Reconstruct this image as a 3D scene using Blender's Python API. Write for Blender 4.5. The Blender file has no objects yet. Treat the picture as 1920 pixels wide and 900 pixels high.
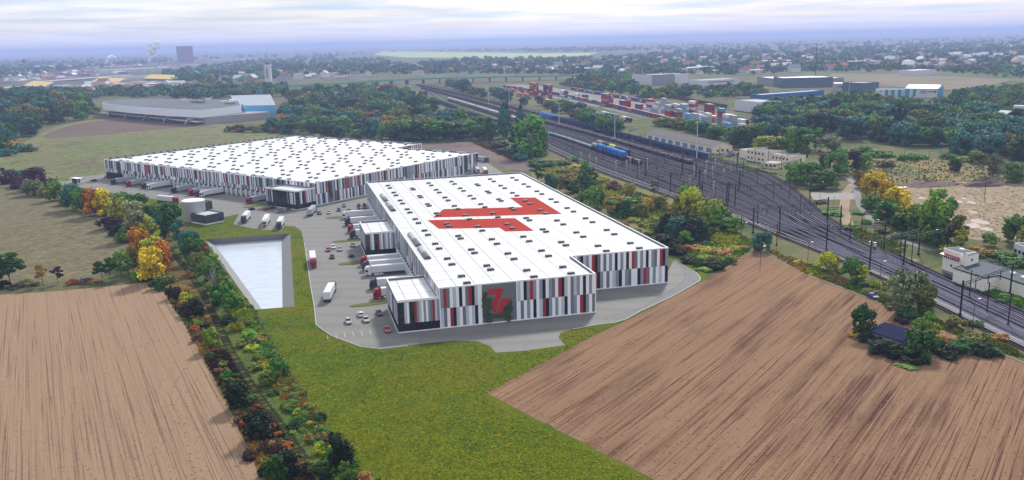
import bpy, bmesh, math, random
from mathutils import Vector, Matrix
from mathutils.geometry import tessellate_polygon
R = random.Random(11)
PI = math.pi
scene = bpy.context.scene
C = scene.collection
H, FPX, PITCH, ROLL = 90.0, 1630.26, .2250, -.0230      # camera height (m), focal length in photo pixels, tilt, roll

# ------------------------------------------------------------------ camera
_cp, _sp, _cr, _sr = math.cos(PITCH), math.sin(PITCH), math.cos(ROLL), math.sin(ROLL)
W_ = Vector((0, _cp, -_sp)); U0 = Vector((0, _sp, _cp)); R0 = Vector((1, 0, 0))
R_ = R0 * _cr + U0 * _sr; U_ = U0 * _cr - R0 * _sr
cam = bpy.data.cameras.new('camera'); cam.sensor_width = 36; cam.lens = FPX / 1920 * 36
cam.clip_start = 1; cam.clip_end = 120000
co = bpy.data.objects.new('camera', cam); C.objects.link(co)
M = Matrix((R_, U_, -W_)).transposed().to_4x4(); M.translation = (0, 0, H)
co.matrix_world = M
scene.camera = co

# ------------------------------------------------------------------ light
SUN_EL, SUN_AZ = math.radians(38), math.radians(18)     # behind the warehouses, a little to the right
world = bpy.data.worlds.new('World'); scene.world = world; world.use_nodes = True
wt = world.node_tree; wt.nodes.clear()
def wn(t, **k):
    n = wt.nodes.new(t)
    for a, b in k.items(): setattr(n, a, b)
    return n
sky = wn('ShaderNodeTexSky', sky_type='NISHITA', sun_disc=False, sun_elevation=SUN_EL, sun_rotation=SUN_AZ)
sky.air_density = 1.0; sky.dust_density = 1.2
tc = wn('ShaderNodeTexCoord'); sx = wn('ShaderNodeSeparateXYZ'); wt.links.new(tc.outputs['Generated'], sx.inputs[0])
def wmath(op, a, b=None):
    n = wn('ShaderNodeMath', operation=op)
    for i, v in enumerate((a, b)):
        if v is None: continue
        if isinstance(v, (int, float)): n.inputs[i].default_value = v
        else: wt.links.new(v, n.inputs[i])
    return n.outputs[0]
zz = wmath('ADD', wmath('MAXIMUM', sx.outputs[2], 0.0), 0.035)
cx = wmath('DIVIDE', sx.outputs[0], zz); cy = wmath('DIVIDE', sx.outputs[1], zz)
cb = wn('ShaderNodeCombineXYZ'); wt.links.new(cx, cb.inputs[0]); wt.links.new(cy, cb.inputs[1])
nz = wn('ShaderNodeTexNoise'); nz.inputs['Scale'].default_value = .3; nz.inputs['Detail'].default_value = 7; nz.inputs['Roughness'].default_value = .58
wt.links.new(cb.outputs[0], nz.inputs['Vector'])
rp = wn('ShaderNodeValToRGB'); rp.color_ramp.elements[0].position = .40; rp.color_ramp.elements[0].color = (0, 0, 0, 1)
rp.color_ramp.elements[1].position = .60; rp.color_ramp.elements[1].color = (1, 1, 1, 1)
wt.links.new(nz.outputs['Fac'], rp.inputs[0])
# cloud deck: grey-white, paler low down; Nishita blue shows through the gaps
nz2 = wn('ShaderNodeTexNoise'); nz2.inputs['Scale'].default_value = .55; nz2.inputs['Detail'].default_value = 6
wt.links.new(cb.outputs[0], nz2.inputs['Vector'])
cr = wn('ShaderNodeValToRGB'); cr.color_ramp.elements[0].position = .36; cr.color_ramp.elements[0].color = (.58, .71, .88, 1)
cr.color_ramp.elements[1].position = .60; cr.color_ramp.elements[1].color = (.98, .97, 1.0, 1)
wt.links.new(nz2.outputs['Fac'], cr.inputs[0])
cs = wn('ShaderNodeVectorMath', operation='SCALE'); wt.links.new(cr.outputs[0], cs.inputs[0])
# thin bright place in the clouds towards the sun
gd = wn('ShaderNodeVectorMath', operation='DOT_PRODUCT'); gd.inputs[1].default_value = Vector((.075, 1, .045)).normalized(); wt.links.new(tc.outputs['Generated'], gd.inputs[0])
gl = wn('ShaderNodeMapRange'); gl.interpolation_type = 'SMOOTHSTEP'; gl.inputs['From Min'].default_value = .982; gl.inputs['From Max'].default_value = 1.0; gl.inputs['To Min'].default_value = 11.0; gl.inputs['To Max'].default_value = 13.2
wt.links.new(gd.outputs['Value'], gl.inputs[0]); wt.links.new(gl.outputs[0], cs.inputs['Scale'])
fac = wmath('ADD', wmath('MULTIPLY', rp.outputs[0], .38), .56)
mx = wn('ShaderNodeMix', data_type='RGBA'); wt.links.new(fac, mx.inputs[0])
wt.links.new(sky.outputs[0], mx.inputs[6]); wt.links.new(cs.outputs[0], mx.inputs[7])
# low lavender band of distant air above the horizon
hz = wn('ShaderNodeMapRange'); hz.interpolation_type = 'SMOOTHSTEP'
hz.inputs['From Min'].default_value = -.004; hz.inputs['From Max'].default_value = .042; hz.inputs['To Min'].default_value = .85; hz.inputs['To Max'].default_value = 0
wt.links.new(sx.outputs[2], hz.inputs[0])
mx2 = wn('ShaderNodeMix', data_type='RGBA'); wt.links.new(hz.outputs[0], mx2.inputs[0])
wt.links.new(mx.outputs[2], mx2.inputs[6]); mx2.inputs[7].default_value = (8.2, 8.3, 10.6, 1)
bg = wn('ShaderNodeBackground'); bg.inputs['Strength'].default_value = .078
wt.links.new(mx2.outputs[2], bg.inputs[0]); wo = wn('ShaderNodeOutputWorld'); wt.links.new(bg.outputs[0], wo.inputs[0])

sl = bpy.data.lights.new('sun', 'SUN'); sl.energy = 3.1; sl.angle = math.radians(7); sl.color = (1, .95, .88)
so = bpy.data.objects.new('sun', sl); C.objects.link(so)
sdir = Vector((math.sin(SUN_AZ) * math.cos(SUN_EL), math.cos(SUN_AZ) * math.cos(SUN_EL), math.sin(SUN_EL)))
so.rotation_euler = sdir.to_track_quat('Z', 'Y').to_euler(); so.location = (0, 0, 400)
vs = scene.view_settings; vs.view_transform = 'Standard'; vs.look = 'None'; vs.gamma = 1; vs.use_curve_mapping = False; vs.exposure = 0.40
scene.cycles.use_denoising = True; scene.cycles.volume_bounces = 1; scene.cycles.max_bounces = 6

# ------------------------------------------------------------------ helpers
def at(px, py, z=0.0):
    """the point at height z that the photograph shows at pixel (px, py)"""
    d = W_ * FPX + R_ * (px - 960) + U_ * (450 - py)
    return Vector((0, 0, H)) + d * ((z - H) / d.z)
def pix(P):
    d = Vector(P) - Vector((0, 0, H)); k = d.dot(W_)
    return (960 + FPX * d.dot(R_) / k, 450 - FPX * d.dot(U_) / k)
def heading(a, b): return math.atan2(b.y - a.y, b.x - a.x)
class MB:
    def __init__(s): s.v = []; s.f = []; s.m = []; s.sm = []
    def quad(s, pts, m=0):
        i = len(s.v); s.v += [tuple(p) for p in pts]; s.f.append(tuple(range(i, i + len(pts)))); s.m.append(m)
    def box(s, c, d, m=0, rz=0, top=None):
        x, y, z = c; a, b, h = d[0] / 2, d[1] / 2, d[2] / 2; cs_, sn = math.cos(rz), math.sin(rz)
        i = len(s.v)
        for dz in (-h, h):
            for (p, q) in ((-a, -b), (a, -b), (a, b), (-a, b)): s.v.append((x + p * cs_ - q * sn, y + p * sn + q * cs_, z + dz))
        for k, f in enumerate(((3, 2, 1, 0), (4, 5, 6, 7), (0, 1, 5, 4), (1, 2, 6, 5), (2, 3, 7, 6), (3, 0, 4, 7))):
            s.f.append(tuple(i + q for q in f)); s.m.append(top if (top is not None and k == 1) else m)
    def prism(s, poly, z0, z1, m=0, mt=None, bottom=True):
        n = len(poly)
        if sum(poly[k][0] * poly[(k + 1) % n][1] - poly[(k + 1) % n][0] * poly[k][1] for k in range(n)) < 0: poly = poly[::-1]
        i = len(s.v); s.v += [(p[0], p[1], z0) for p in poly] + [(p[0], p[1], z1) for p in poly]
        for k in range(n):
            s.f.append((i + k, i + (k + 1) % n, i + n + (k + 1) % n, i + n + k)); s.m.append(m)
        s.f.append(tuple(i + n + k for k in range(n))); s.m.append(m if mt is None else mt)
        if bottom: s.f.append(tuple(i + n - 1 - k for k in range(n))); s.m.append(m)
    def side(s, prof, y0, y1, m=0):
        """a profile in x-z, extruded along y"""
        n = len(prof); i = len(s.v); s.v += [(p[0], y0, p[1]) for p in prof] + [(p[0], y1, p[1]) for p in prof]
        for k in range(n): s.f.append((i + k, i + (k + 1) % n, i + n + (k + 1) % n, i + n + k)); s.m.append(m)
        s.f.append(tuple(i + n - 1 - k for k in range(n))); s.m.append(m)
        s.f.append(tuple(i + n + k for k in range(n))); s.m.append(m)
    def tube(s, a, b, r0, r1=None, m=0, n=6, caps=True):
        a, b = Vector(a), Vector(b); r1 = r0 if r1 is None else r1
        d = (b - a).normalized(); u = d.orthogonal().normalized(); w = d.cross(u); i = len(s.v)
        for p, r in ((a, r0), (b, r1)):
            for k in range(n):
                t = 2 * PI * k / n; s.v.append(tuple(p + u * (r * math.cos(t)) + w * (r * math.sin(t))))
        for k in range(n): s.f.append((i + k, i + (k + 1) % n, i + n + (k + 1) % n, i + n + k)); s.m.append(m)
        if caps: s.f.append(tuple(i + n - 1 - k for k in range(n))); s.m.append(m); s.f.append(tuple(i + n + k for k in range(n))); s.m.append(m)
    def ring(s, poly, w, z0, z1, m=0, mi=None):
        """a closed upstand round a polygon: outer face, top, inner face"""
        n = len(poly)
        if sum(poly[k][0] * poly[(k + 1) % n][1] - poly[(k + 1) % n][0] * poly[k][1] for k in range(n)) < 0: poly = poly[::-1]
        inn = inset(poly, w); mi = m if mi is None else mi
        for k in range(n):
            p, q, a, b = poly[k], poly[(k + 1) % n], inn[k], inn[(k + 1) % n]
            s.quad([(*p, z0), (*q, z0), (*q, z1), (*p, z1)], m)
            s.quad([(*p, z1), (*q, z1), (*b, z1), (*a, z1)], m)
            s.quad([(*b, z0), (*a, z0), (*a, z1), (*b, z1)], mi)
    def mesh(s, name, mats):
        me = bpy.data.meshes.new(name); me.from_pydata(s.v, [], s.f)
        for m in (mats if isinstance(mats, (list, tuple)) else [mats]): me.materials.append(m)
        if len(set(s.m)) > 1: me.polygons.foreach_set('material_index', s.m)
        me.update(); return me
    def build(s, name, mats, parent=None, loc=None, rz=0):
        return link(name, s.mesh(name, mats), parent, loc, rz)
def inset(poly, w):
    out = []; n = len(poly)
    for k in range(n):
        p = Vector(poly[k]).to_2d(); a = (p - Vector(poly[k - 1]).to_2d()).normalized(); b = (Vector(poly[(k + 1) % n]).to_2d() - p).normalized()
        na, nb = Vector((-a.y, a.x)), Vector((-b.y, b.x)); q = (na + nb) / max(1e-6, 1 + na.dot(nb))
        out.append((p.x + q.x * w, p.y + q.y * w))
    return out
def link(name, data, parent=None, loc=None, rz=0):
    o = bpy.data.objects.new(name, data); C.objects.link(o)
    if parent is not None: o.parent = parent
    if loc is not None: o.location = loc
    if rz: o.rotation_euler = (0, 0, rz)
    return o
LABELS = {}
def tag(o, label, cat, group=None, order=None):
    """a thing's properties; several with one label are told apart at the end by counting along ORDER"""
    o['category'] = cat; o['label'] = label
    if group: o['group'] = group
    LABELS.setdefault(label, []).append((o, order)); return o
def thing(name, label, cat, loc=(0, 0, 0), rz=0, group=None, order=None):
    o = bpy.data.objects.new(name, None); C.objects.link(o); o.location = loc; o.rotation_euler = (0, 0, rz); o.empty_display_size = .5
    return tag(o, label, cat, group, order)
def struct(o, kind='structure'): o['kind'] = kind; return o
def copy_tree(o, loc, rz=0, label=None, cat=None, group=None, order=None, swap=None, scale=None):
    """a thing with copies of its parts and sub-parts; SWAP maps a part's name to other mesh data"""
    def cp(a, par):
        c = a.copy(); C.objects.link(c); c.parent = par
        if swap and a.type == 'MESH':
            k = a.name.split('.')[0]
            if k in swap: c.data = swap[k]
        for b in KIDS.get(a.name, ()): cp(b, c)
        return c
    c = cp(o, None); c.location = loc; c.rotation_euler = (0, 0, rz)
    if scale: c.scale = scale
    return tag(c, label or o['label'], cat or o['category'], group or o.get('group'), order)
KIDS = {}
def remember(o):
    """note a prototype's children for copy_tree"""
    for a in bpy.data.objects:
        if a.parent: KIDS.setdefault(a.parent.name, [])
    todo = [o]
    while todo:
        p = todo.pop(); KIDS[p.name] = [a for a in bpy.data.objects if a.parent == p]; todo += KIDS[p.name]
    return o

# ------------------------------------------------------------------ materials
def nodes(name):
    m = bpy.data.materials.new(name); m.use_nodes = True; t = m.node_tree
    return m, t, t.nodes['Principled BSDF']
def N(t, typ, **k):
    n = t.nodes.new(typ)
    for a, b in k.items(): setattr(n, a, b)
    return n
def math_(t, op, a, b=None, c=None):
    n = N(t, 'ShaderNodeMath', operation=op)
    for i, v in enumerate((a, b, c)):
        if v is None: continue
        if isinstance(v, (int, float)): n.inputs[i].default_value = v
        else: t.links.new(v, n.inputs[i])
    return n.outputs[0]
def noise(t, vec, scale, detail=4, rough=.55):
    n = N(t, 'ShaderNodeTexNoise'); n.inputs['Scale'].default_value = scale; n.inputs['Detail'].default_value = detail; n.inputs['Roughness'].default_value = rough
    if vec is not None: t.links.new(vec, n.inputs['Vector'])
    return n.outputs['Fac']
def ramp(t, fac, stops):
    r = N(t, 'ShaderNodeValToRGB'); e = r.color_ramp.elements
    while len(e) < len(stops): e.new(.5)
    for x, (p, c) in zip(e, stops): x.position = p; x.color = (*c, 1) if len(c) == 3 else c
    t.links.new(fac, r.inputs[0]); return r.outputs[0]
def mixc(t, fac, a, b, mode='MIX'):
    n = N(t, 'ShaderNodeMix', data_type='RGBA', blend_type=mode)
    for i, v in ((0, fac), (6, a), (7, b)):
        if isinstance(v, (int, float)): n.inputs[i].default_value = v
        elif isinstance(v, tuple): n.inputs[i].default_value = (*v, 1)
        else: t.links.new(v, n.inputs[i])
    return n.outputs[2]
def coord(t, rot=0, sc=(1, 1, 1)):
    c = N(t, 'ShaderNodeTexCoord'); m = N(t, 'ShaderNodeMapping', vector_type='TEXTURE'); m.inputs['Rotation'].default_value = (0, 0, rot); m.inputs['Scale'].default_value = tuple(1 / x for x in sc)
    t.links.new(c.outputs['Object'], m.inputs[0]); return m.outputs[0]
_plain = {}
def plain(name, c, rough=.6, var=.12, scale=.6, metal=0, spec=.3):
    if name in _plain: return _plain[name]
    m, t, b = nodes(name)
    f = noise(t, coord(t), scale, 5)
    t.links.new(ramp(t, f, [(.25, tuple(x * (1 - var) for x in c)), (.75, tuple(min(1, x * (1 + var)) for x in c))]), b.inputs['Base Color'])
    b.inputs['Roughness'].default_value = rough; b.inputs['Metallic'].default_value = metal; b.inputs['Specular IOR Level'].default_value = spec
    _plain[name] = m; return m
def patchy(name, stops, sc=(.02, .15, 1.2), rough=.95, bump=.0, wt=(.42, .33, .25)):
    """ground cover: three scales of noise into one ramp"""
    m, t, b = nodes(name); v = coord(t)
    f = math_(t, 'ADD', math_(t, 'MULTIPLY', noise(t, v, sc[0], 3), wt[0]), math_(t, 'ADD', math_(t, 'MULTIPLY', noise(t, v, sc[1], 4), wt[1]), math_(t, 'MULTIPLY', noise(t, v, sc[2], 6, .7), wt[2])))
    t.links.new(ramp(t, f, stops), b.inputs['Base Color']); b.inputs['Roughness'].default_value = rough; b.inputs['Specular IOR Level'].default_value = .1
    if bump:
        bp = N(t, 'ShaderNodeBump'); bp.inputs['Strength'].default_value = .8; bp.inputs['Distance'].default_value = bump
        t.links.new(noise(t, v, sc[2] * .6, 5, .7), bp.inputs['Height']); t.links.new(bp.outputs[0], b.inputs['Normal'])
    return m
def rows(name, ang, base, dark, pale, dk=.5, lines=0):
    """ploughed or mown ground: streaks along ANG that break into furrows, wheel lines, clods"""
    m, t, b = nodes(name); v0 = coord(t, 0)
    s1 = noise(t, coord(t, ang, (.005, 1.5, 1)), 1, 3, .6); s2 = noise(t, coord(t, ang, (.015, 3.2, 1)), 1, 3, .65); big = noise(t, v0, .016, 4, .6); clod = noise(t, v0, 1.3, 7, .8)
    s3 = noise(t, coord(t, ang, (.012, .14, 1)), 1, 5, .7); s4 = noise(t, coord(t, ang, (.012, 1.6, 1)), 1, 4, .7); B, Wt = (0, 0, 0), (1, 1, 1)
    c = mixc(t, ramp(t, s1, [(.25, B), (.75, Wt)]), base, pale); patch = ramp(t, math_(t, 'MULTIPLY', s3, math_(t, 'ADD', big, .35)), [(.41, B), (.58, Wt)])
    c = mixc(t, math_(t, 'MULTIPLY', math_(t, 'MULTIPLY', patch, ramp(t, s4, [(.36, (.12, .12, .12)), (.6, Wt)])), dk), c, dark)
    c = mixc(t, math_(t, 'MULTIPLY', ramp(t, s2, [(.47, B), (.68, Wt)]), .5), c, dark)
    c = mixc(t, math_(t, 'MULTIPLY', ramp(t, clod, [(.55, B), (.66, Wt)]), .45), c, dark)
    c = mixc(t, math_(t, 'MULTIPLY', ramp(t, clod, [(.34, Wt), (.45, B)]), .3), c, pale)
    if lines:
        sp = N(t, 'ShaderNodeSeparateXYZ'); t.links.new(coord(t, ang), sp.inputs[0]); f = math_(t, 'FLOORED_MODULO', math_(t, 'ADD', sp.outputs[1], math_(t, 'MULTIPLY', big, 2.0)), lines)
        ln = math_(t, 'MULTIPLY', math_(t, 'LESS_THAN', f, .55), ramp(t, noise(t, coord(t, ang, (.03, .3, 1)), 1, 3), [(.42, B), (.6, Wt)])); c = mixc(t, math_(t, 'MULTIPLY', ln, .45), c, dark)
    t.links.new(c, b.inputs['Base Color']); b.inputs['Roughness'].default_value = 1; b.inputs['Specular IOR Level'].default_value = .05
    bp = N(t, 'ShaderNodeBump'); bp.inputs['Strength'].default_value = .6; bp.inputs['Distance'].default_value = .4
    t.links.new(math_(t, 'ADD', clod, s2), bp.inputs['Height']); t.links.new(bp.outputs[0], b.inputs['Normal'])
    return m
WHITE = plain('white_panel', (.86, .88, .92), .45, .05)
PANELS = [WHITE, plain('pale_grey_panel', (.52, .54, .60), .45, .05), plain('grey_panel', (.27, .29, .34), .45, .05), plain('dark_grey_panel', (.16, .18, .21), .45, .05),
          plain('black_panel', (.009, .011, .018), .4, .1), plain('red_panel', (.36, .025, .035), .45, .06)]
PK = {c: i for i, c in enumerate('wlgdkR')}
DARK = plain('dark_metal', (.045, .05, .06), .5, .15); BLACK = plain('black_rubber', (.012, .012, .014), .8, .2)
STEEL = plain('steel', (.33, .34, .37), .4, .1, metal=.6); GREY = plain('grey_paint', (.2, .21, .23), .5, .08)
CONC = plain('concrete', (.36, .355, .345), .9, .12, .4); CREAM = plain('cream_render', (.78, .68, .54), .85, .08, .5)
GLASS, _t, _b = nodes('dark_glass'); _b.inputs['Base Color'].default_value = (.012, .015, .02, 1); _b.inputs['Roughness'].default_value = .08; _b.inputs['Specular IOR Level'].default_value = .6
t_ = _t; _t.links.new(ramp(_t, noise(_t, coord(_t), .5, 3), [(.3, (.008, .01, .014)), (.7, (.03, .034, .04))]), _b.inputs['Base Color'])
RED = plain('red_paint', (.36, .02, .025), .35, .06); BLUEP = plain('blue_paint', (.03, .12, .42), .4, .1)
ROOFDARK = plain('bitumen_roof', (.055, .07, .095), .8, .2, .3); WINDOW = plain('window_dark', (.02, .024, .03), .2, .3)

# ------------------------------------------------------------------ ground, fields, yard, pond
def flat(name, pts, z, mat, holes=(), kind='structure'):
    loops = [[Vector((p[0], p[1], 0)) for p in pts]] + [[Vector((p[0], p[1], 0)) for p in h] for h in holes]
    allv = [v for l in loops for v in l]; tri = tessellate_polygon(loops)
    fs = []
    for a, b, c in tri:
        n = (allv[b] - allv[a]).cross(allv[c] - allv[a]).z
        fs.append((a, b, c) if n > 0 else (a, c, b))
    me = bpy.data.meshes.new(name); me.from_pydata([(v.x, v.y, z) for v in allv], [], fs); me.materials.append(mat); me.update()
    return struct(link(name, me), kind)
def px(*pts): return [at(x, y).to_2d() for x, y in pts]
def wobble(poly, step=3.0, amp=.5):
    out = []; n = len(poly)
    for k in range(n):
        a, b = Vector(poly[k]), Vector(poly[(k + 1) % n]); L = (b - a).length; m = max(1, min(60, int(L / step)))
        for q in range(m): out.append(a.lerp(b, q / m) + Vector((R.uniform(-amp, amp), R.uniform(-amp, amp))))
    return out
def smooth(poly, times=2):
    for _ in range(times):
        q = []; n = len(poly)
        for k in range(n):
            a, b = Vector(poly[k]), Vector(poly[(k + 1) % n]); q += [a.lerp(b, .25), a.lerp(b, .75)]
        poly = q
    return poly

POND = px((382, 449), (544, 438), (552, 575), (477, 581))
LAWN_C = (.105, .118, .012)
GROUND = patchy('scrub_ground', [(.32, (.03, .05, .022)), (.43, (.06, .085, .03)), (.5, (.10, .115, .04)), (.57, (.16, .135, .06)), (.66, (.07, .075, .04))], (.012, .06, .5))
flat('ground', [(-45000, -3000), (45000, -3000), (45000, 70000), (-45000, 70000)], 0, GROUND, [POND])

FA = heading(at(60, 400), at(66, 300)); FA = heading(at(505, 900), at(300, 535))
flat('ploughed_field_west', wobble(px((-160, 556), (0, 553), (120, 545), (285, 529), (304, 537), (322, 565), (345, 607), (400, 705), (450, 800), (520, 930), (-160, 960)), 4, .35), .03,
     rows('ploughed_soil_pale', FA, (.312, .212, .135), (.215, .135, .09), (.335, .23, .148), .25, 6.4))
FB = heading(at(1811, 839), at(1860, 730))
flat('ploughed_field_east', wobble(px((911, 738), (1041, 667), (1120, 626), (1200, 588), (1329, 520), (1378, 487), (1400, 476), (1433, 478), (1527, 522), (1620, 558), (1667, 578), (1720, 604), (1800, 630), (1867, 662), (1960, 700), (2050, 740), (2050, 960), (1330, 960), (1200, 886)), 4, .35), .03,
     rows('ploughed_soil_dark', FB, (.255, .154, .088), (.08, .032, .026), (.31, .196, .117), 1.0, 0))
FC = heading(at(0, 480), at(230, 440))
flat('stubble_field', smooth(px((-220, 330), (0, 346), (50, 350), (130, 375), (200, 407), (238, 440), (252, 480), (240, 506), (120, 528), (0, 543), (-220, 560)), 1), .03,
     rows('stubble', FC, (.165, .15, .09), (.12, .10, .072), (.20, .19, .11), .4))
flat('meadow', smooth(px((-150, 340), (-100, 290), (0, 288), (45, 268), (100, 236), (190, 222), (300, 222), (420, 234), (560, 247), (700, 262), (700, 300), (190, 331), (95, 340), (0, 335)), 1), .03,
     patchy('meadow_grass', [(.34, (.085, .125, .045)), (.45, (.14, .18, .06)), (.52, (.20, .18, .08)), (.6, (.12, .095, .07)), (.7, (.16, .17, .08))], (.012, .06, .6)))
flat('bare_field', smooth(px((68, 262), (110, 240), (190, 224), (290, 225), (398, 235), (250, 247), (150, 257)), 2), .07,
     rows('bare_soil', FC, (.14, .105, .085), (.07, .055, .065), (.2, .15, .11), .6))
flat('far_field', px((718, 96), (1000, 100), (1122, 99), (1100, 105), (960, 109), (760, 108), (700, 103)), .8, plain('crop_green', (.36, .42, .10), .9, .1, .01))
flat('airfield', px((1560, 138), (1700, 140), (1900, 150), (1860, 160), (1790, 170), (1660, 162), (1540, 150)), .5, patchy('dry_grass', [(.35, (.12, .13, .06)), (.5, (.2, .17, .10)), (.65, (.22, .18, .14))], (.01, .04, .4)))
DIRT = patchy('trodden_dirt', [(.3, (.17, .13, .085)), (.45, (.28, .21, .135)), (.55, (.34, .26, .165)), (.66, (.22, .165, .11))], (.03, .14, .9))
flat('dirt_lot', smooth(px((1700, 345), (1760, 338), (1860, 345), (2000, 340), (2000, 425), (1880, 455), (1820, 450), (1770, 430), (1720, 395), (1690, 365)), 2), .05, DIRT)
flat('dry_meadow', smooth(px((1510, 280), (1620, 280), (1760, 300), (1930, 318), (2000, 340), (1860, 348), (1700, 352), (1640, 335), (1560, 315)), 2), .03,
     patchy('dry_weeds', [(.34, (.05, .08, .025)), (.45, (.13, .13, .05)), (.54, (.25, .18, .08)), (.64, (.08, .10, .035))], (.02, .09, .6)))
flat('heath', smooth(px((690, 268), (800, 262), (900, 262), (960, 285), (1020, 318), (960, 322), (900, 296), (830, 278)), 2), .03,
     patchy('heather', [(.32, (.10, .075, .07)), (.5, (.15, .11, .10)), (.62, (.19, .15, .10)), (.72, (.10, .11, .06))], (.03, .12, .8)))
flat('scrubland', smooth(px((975, 330), (1050, 300), (1150, 335), (1290, 385), (1430, 450), (1400, 475), (1330, 520), (1255, 470), (1100, 390)), 1), .03,
     patchy('scrub_grass', [(.3, (.05, .065, .02)), (.45, (.12, .125, .035)), (.56, (.22, .16, .06)), (.7, (.14, .10, .05))], (.03, .12, .7)))
WEEDS = patchy('weedy_bank', [(.3, (.028, .04, .012)), (.44, (.075, .075, .022)), (.56, (.16, .10, .03)), (.66, (.11, .055, .03)), (.8, (.055, .03, .026))], (.04, .18, .9), .95, .3)
flat('weedy_bank', wobble(px((60, 348), (103, 343), (190, 358), (300, 390), (345, 425), (385, 455), (440, 535), (478, 583), (546, 704), (621, 822), (720, 960), (480, 960), (512, 920), (400, 705), (322, 565), (300, 535), (285, 529), (232, 508), (252, 480), (238, 440), (200, 407), (130, 375)), 5, .6), .05, WEEDS)
flat('railway_strip', wobble(smooth(px((318, 465), (336, 489), (364, 527), (397, 573), (420, 643), (448, 690), (481, 741), (518, 783), (555, 844), (590, 900), (640, 960), (690, 960), (640, 905), (600, 850), (560, 795), (525, 745), (490, 695), (462, 640), (432, 590), (405, 545), (375, 505), (345, 470), (330, 455)), 1), 3, .5), .09,
     patchy('overgrown_ballast', [(.3, (.02, .03, .006)), (.45, (.05, .08, .014)), (.56, (.10, .13, .022)), (.68, (.04, .05, .02))], (.1, .5, 1.4), .95, .3, (.3, .3, .4)))

NEAR_O, NEAR_A = Vector((-23.767, 266.87)), .255
FAR_O, FAR_A = Vector((-112.155, 492.32)), .936
def nu(u, v): return Vector((NEAR_O.x + u * math.cos(NEAR_A) - v * math.sin(NEAR_A), NEAR_O.y + u * math.sin(NEAR_A) + v * math.cos(NEAR_A)))
def fu(u, v): return Vector((FAR_O.x + u * math.cos(FAR_A) - v * math.sin(FAR_A), FAR_O.y + u * math.sin(FAR_A) + v * math.cos(FAR_A)))
LAWN = patchy('lawn_grass', [(.3, (.018, .040, .002)), (.41, (.045, .085, .003)), (.49, (.078, .122, .003)), (.57, (.13, .12, .004)), (.64, (.055, .08, .003)), (.74, (.11, .09, .005))], (.03, .16, 1.1), .95, .5, (.34, .3, .36))
flat('lawn', wobble(px((100, 345), (112, 338), (200, 325), (420, 380), (560, 400), (640, 470), (800, 640), (1000, 600), (1290, 520), (1262, 485), (1290, 487), (1330, 515), (1326, 522), (1200, 588), (1120, 626), (1041, 667), (911, 738), (1200, 886), (1330, 960), (730, 960), (621, 815), (546, 702), (480, 585), (443, 535), (388, 452), (350, 422), (300, 390), (190, 355)), 4, .5), .08, LAWN, [POND])
ASPH, t, b = nodes('yard_paving'); v = coord(t)
base = mixc(t, noise(t, v, .03, 4), (.155, .152, .14), (.20, .195, .18))
wv = N(t, 'ShaderNodeTexWave', wave_type='RINGS'); wv.inputs['Scale'].default_value = .03; wv.inputs['Distortion'].default_value = 6; wv.inputs['Detail'].default_value = 3; wv.inputs['Detail Scale'].default_value = .4
mp = N(t, 'ShaderNodeMapping'); mp.inputs['Location'].default_value = (90, -340, 0); t.links.new(v, mp.inputs[0]); t.links.new(mp.outputs[0], wv.inputs[0])
base = mixc(t, math_(t, 'MULTIPLY', ramp(t, wv.outputs['Fac'], [(.5, (0, 0, 0)), (.85, (1, 1, 1))]), .38), base, (.12, .117, .11))
base = mixc(t, math_(t, 'MULTIPLY', noise(t, v, 1.2, 6, .7), .25), base, (.215, .21, .195))
base = mixc(t, math_(t, 'MULTIPLY', ramp(t, noise(t, v, .09, 6, .75), [(.52, (0, 0, 0)), (.7, (1, 1, 1))]), .4), base, (.11, .108, .10))
t.links.new(base, b.inputs['Base Color']); b.inputs['Roughness'].default_value = .85
YARD = px((100, 340), (150, 332), (190, 327), (300, 300)) + [fu(60, 120), fu(140, 100), fu(200, 85)] + px((893, 300), (914, 306), (945, 326)) + [nu(70, 236), nu(97, 234), nu(98, 40)] + px((1262, 490), (1304, 512), (1312, 521), (1311, 527), (1289, 540), (1256, 558), (1200, 584), (1173, 599), (1153, 605), (1120, 609), (1074, 618), (1051, 625), (1047, 634), (1060, 648), (980, 659), (929, 662), (919, 650), (896, 641), (849, 640), (765, 648), (714, 654), (676, 650), (620, 629), (600, 615), (592, 610), (588, 573), (582, 540), (574, 485), (570, 457), (565, 433), (553, 425), (533, 424), (528, 434), (473, 429), (437, 421), (448, 402), (417, 408), (380, 408), (337, 381), (267, 370), (180, 358), (110, 348))
flat('yard', wobble(YARD, 6, .06), .14, ASPH)
SLAB = plain('service_lane_paving', (.165, .165, .175), .85, .08, .3)
flat('service_lane', px((1268, 492), (1303, 513), (1311, 521), (1310, 526), (1289, 539), (1256, 557), (1200, 583), (1173, 598), (1152, 604), (1142, 593), (1172, 590), (1205, 577), (1255, 548), (1282, 529), (1287, 520), (1281, 508), (1264, 496)), .145, SLAB)
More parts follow.
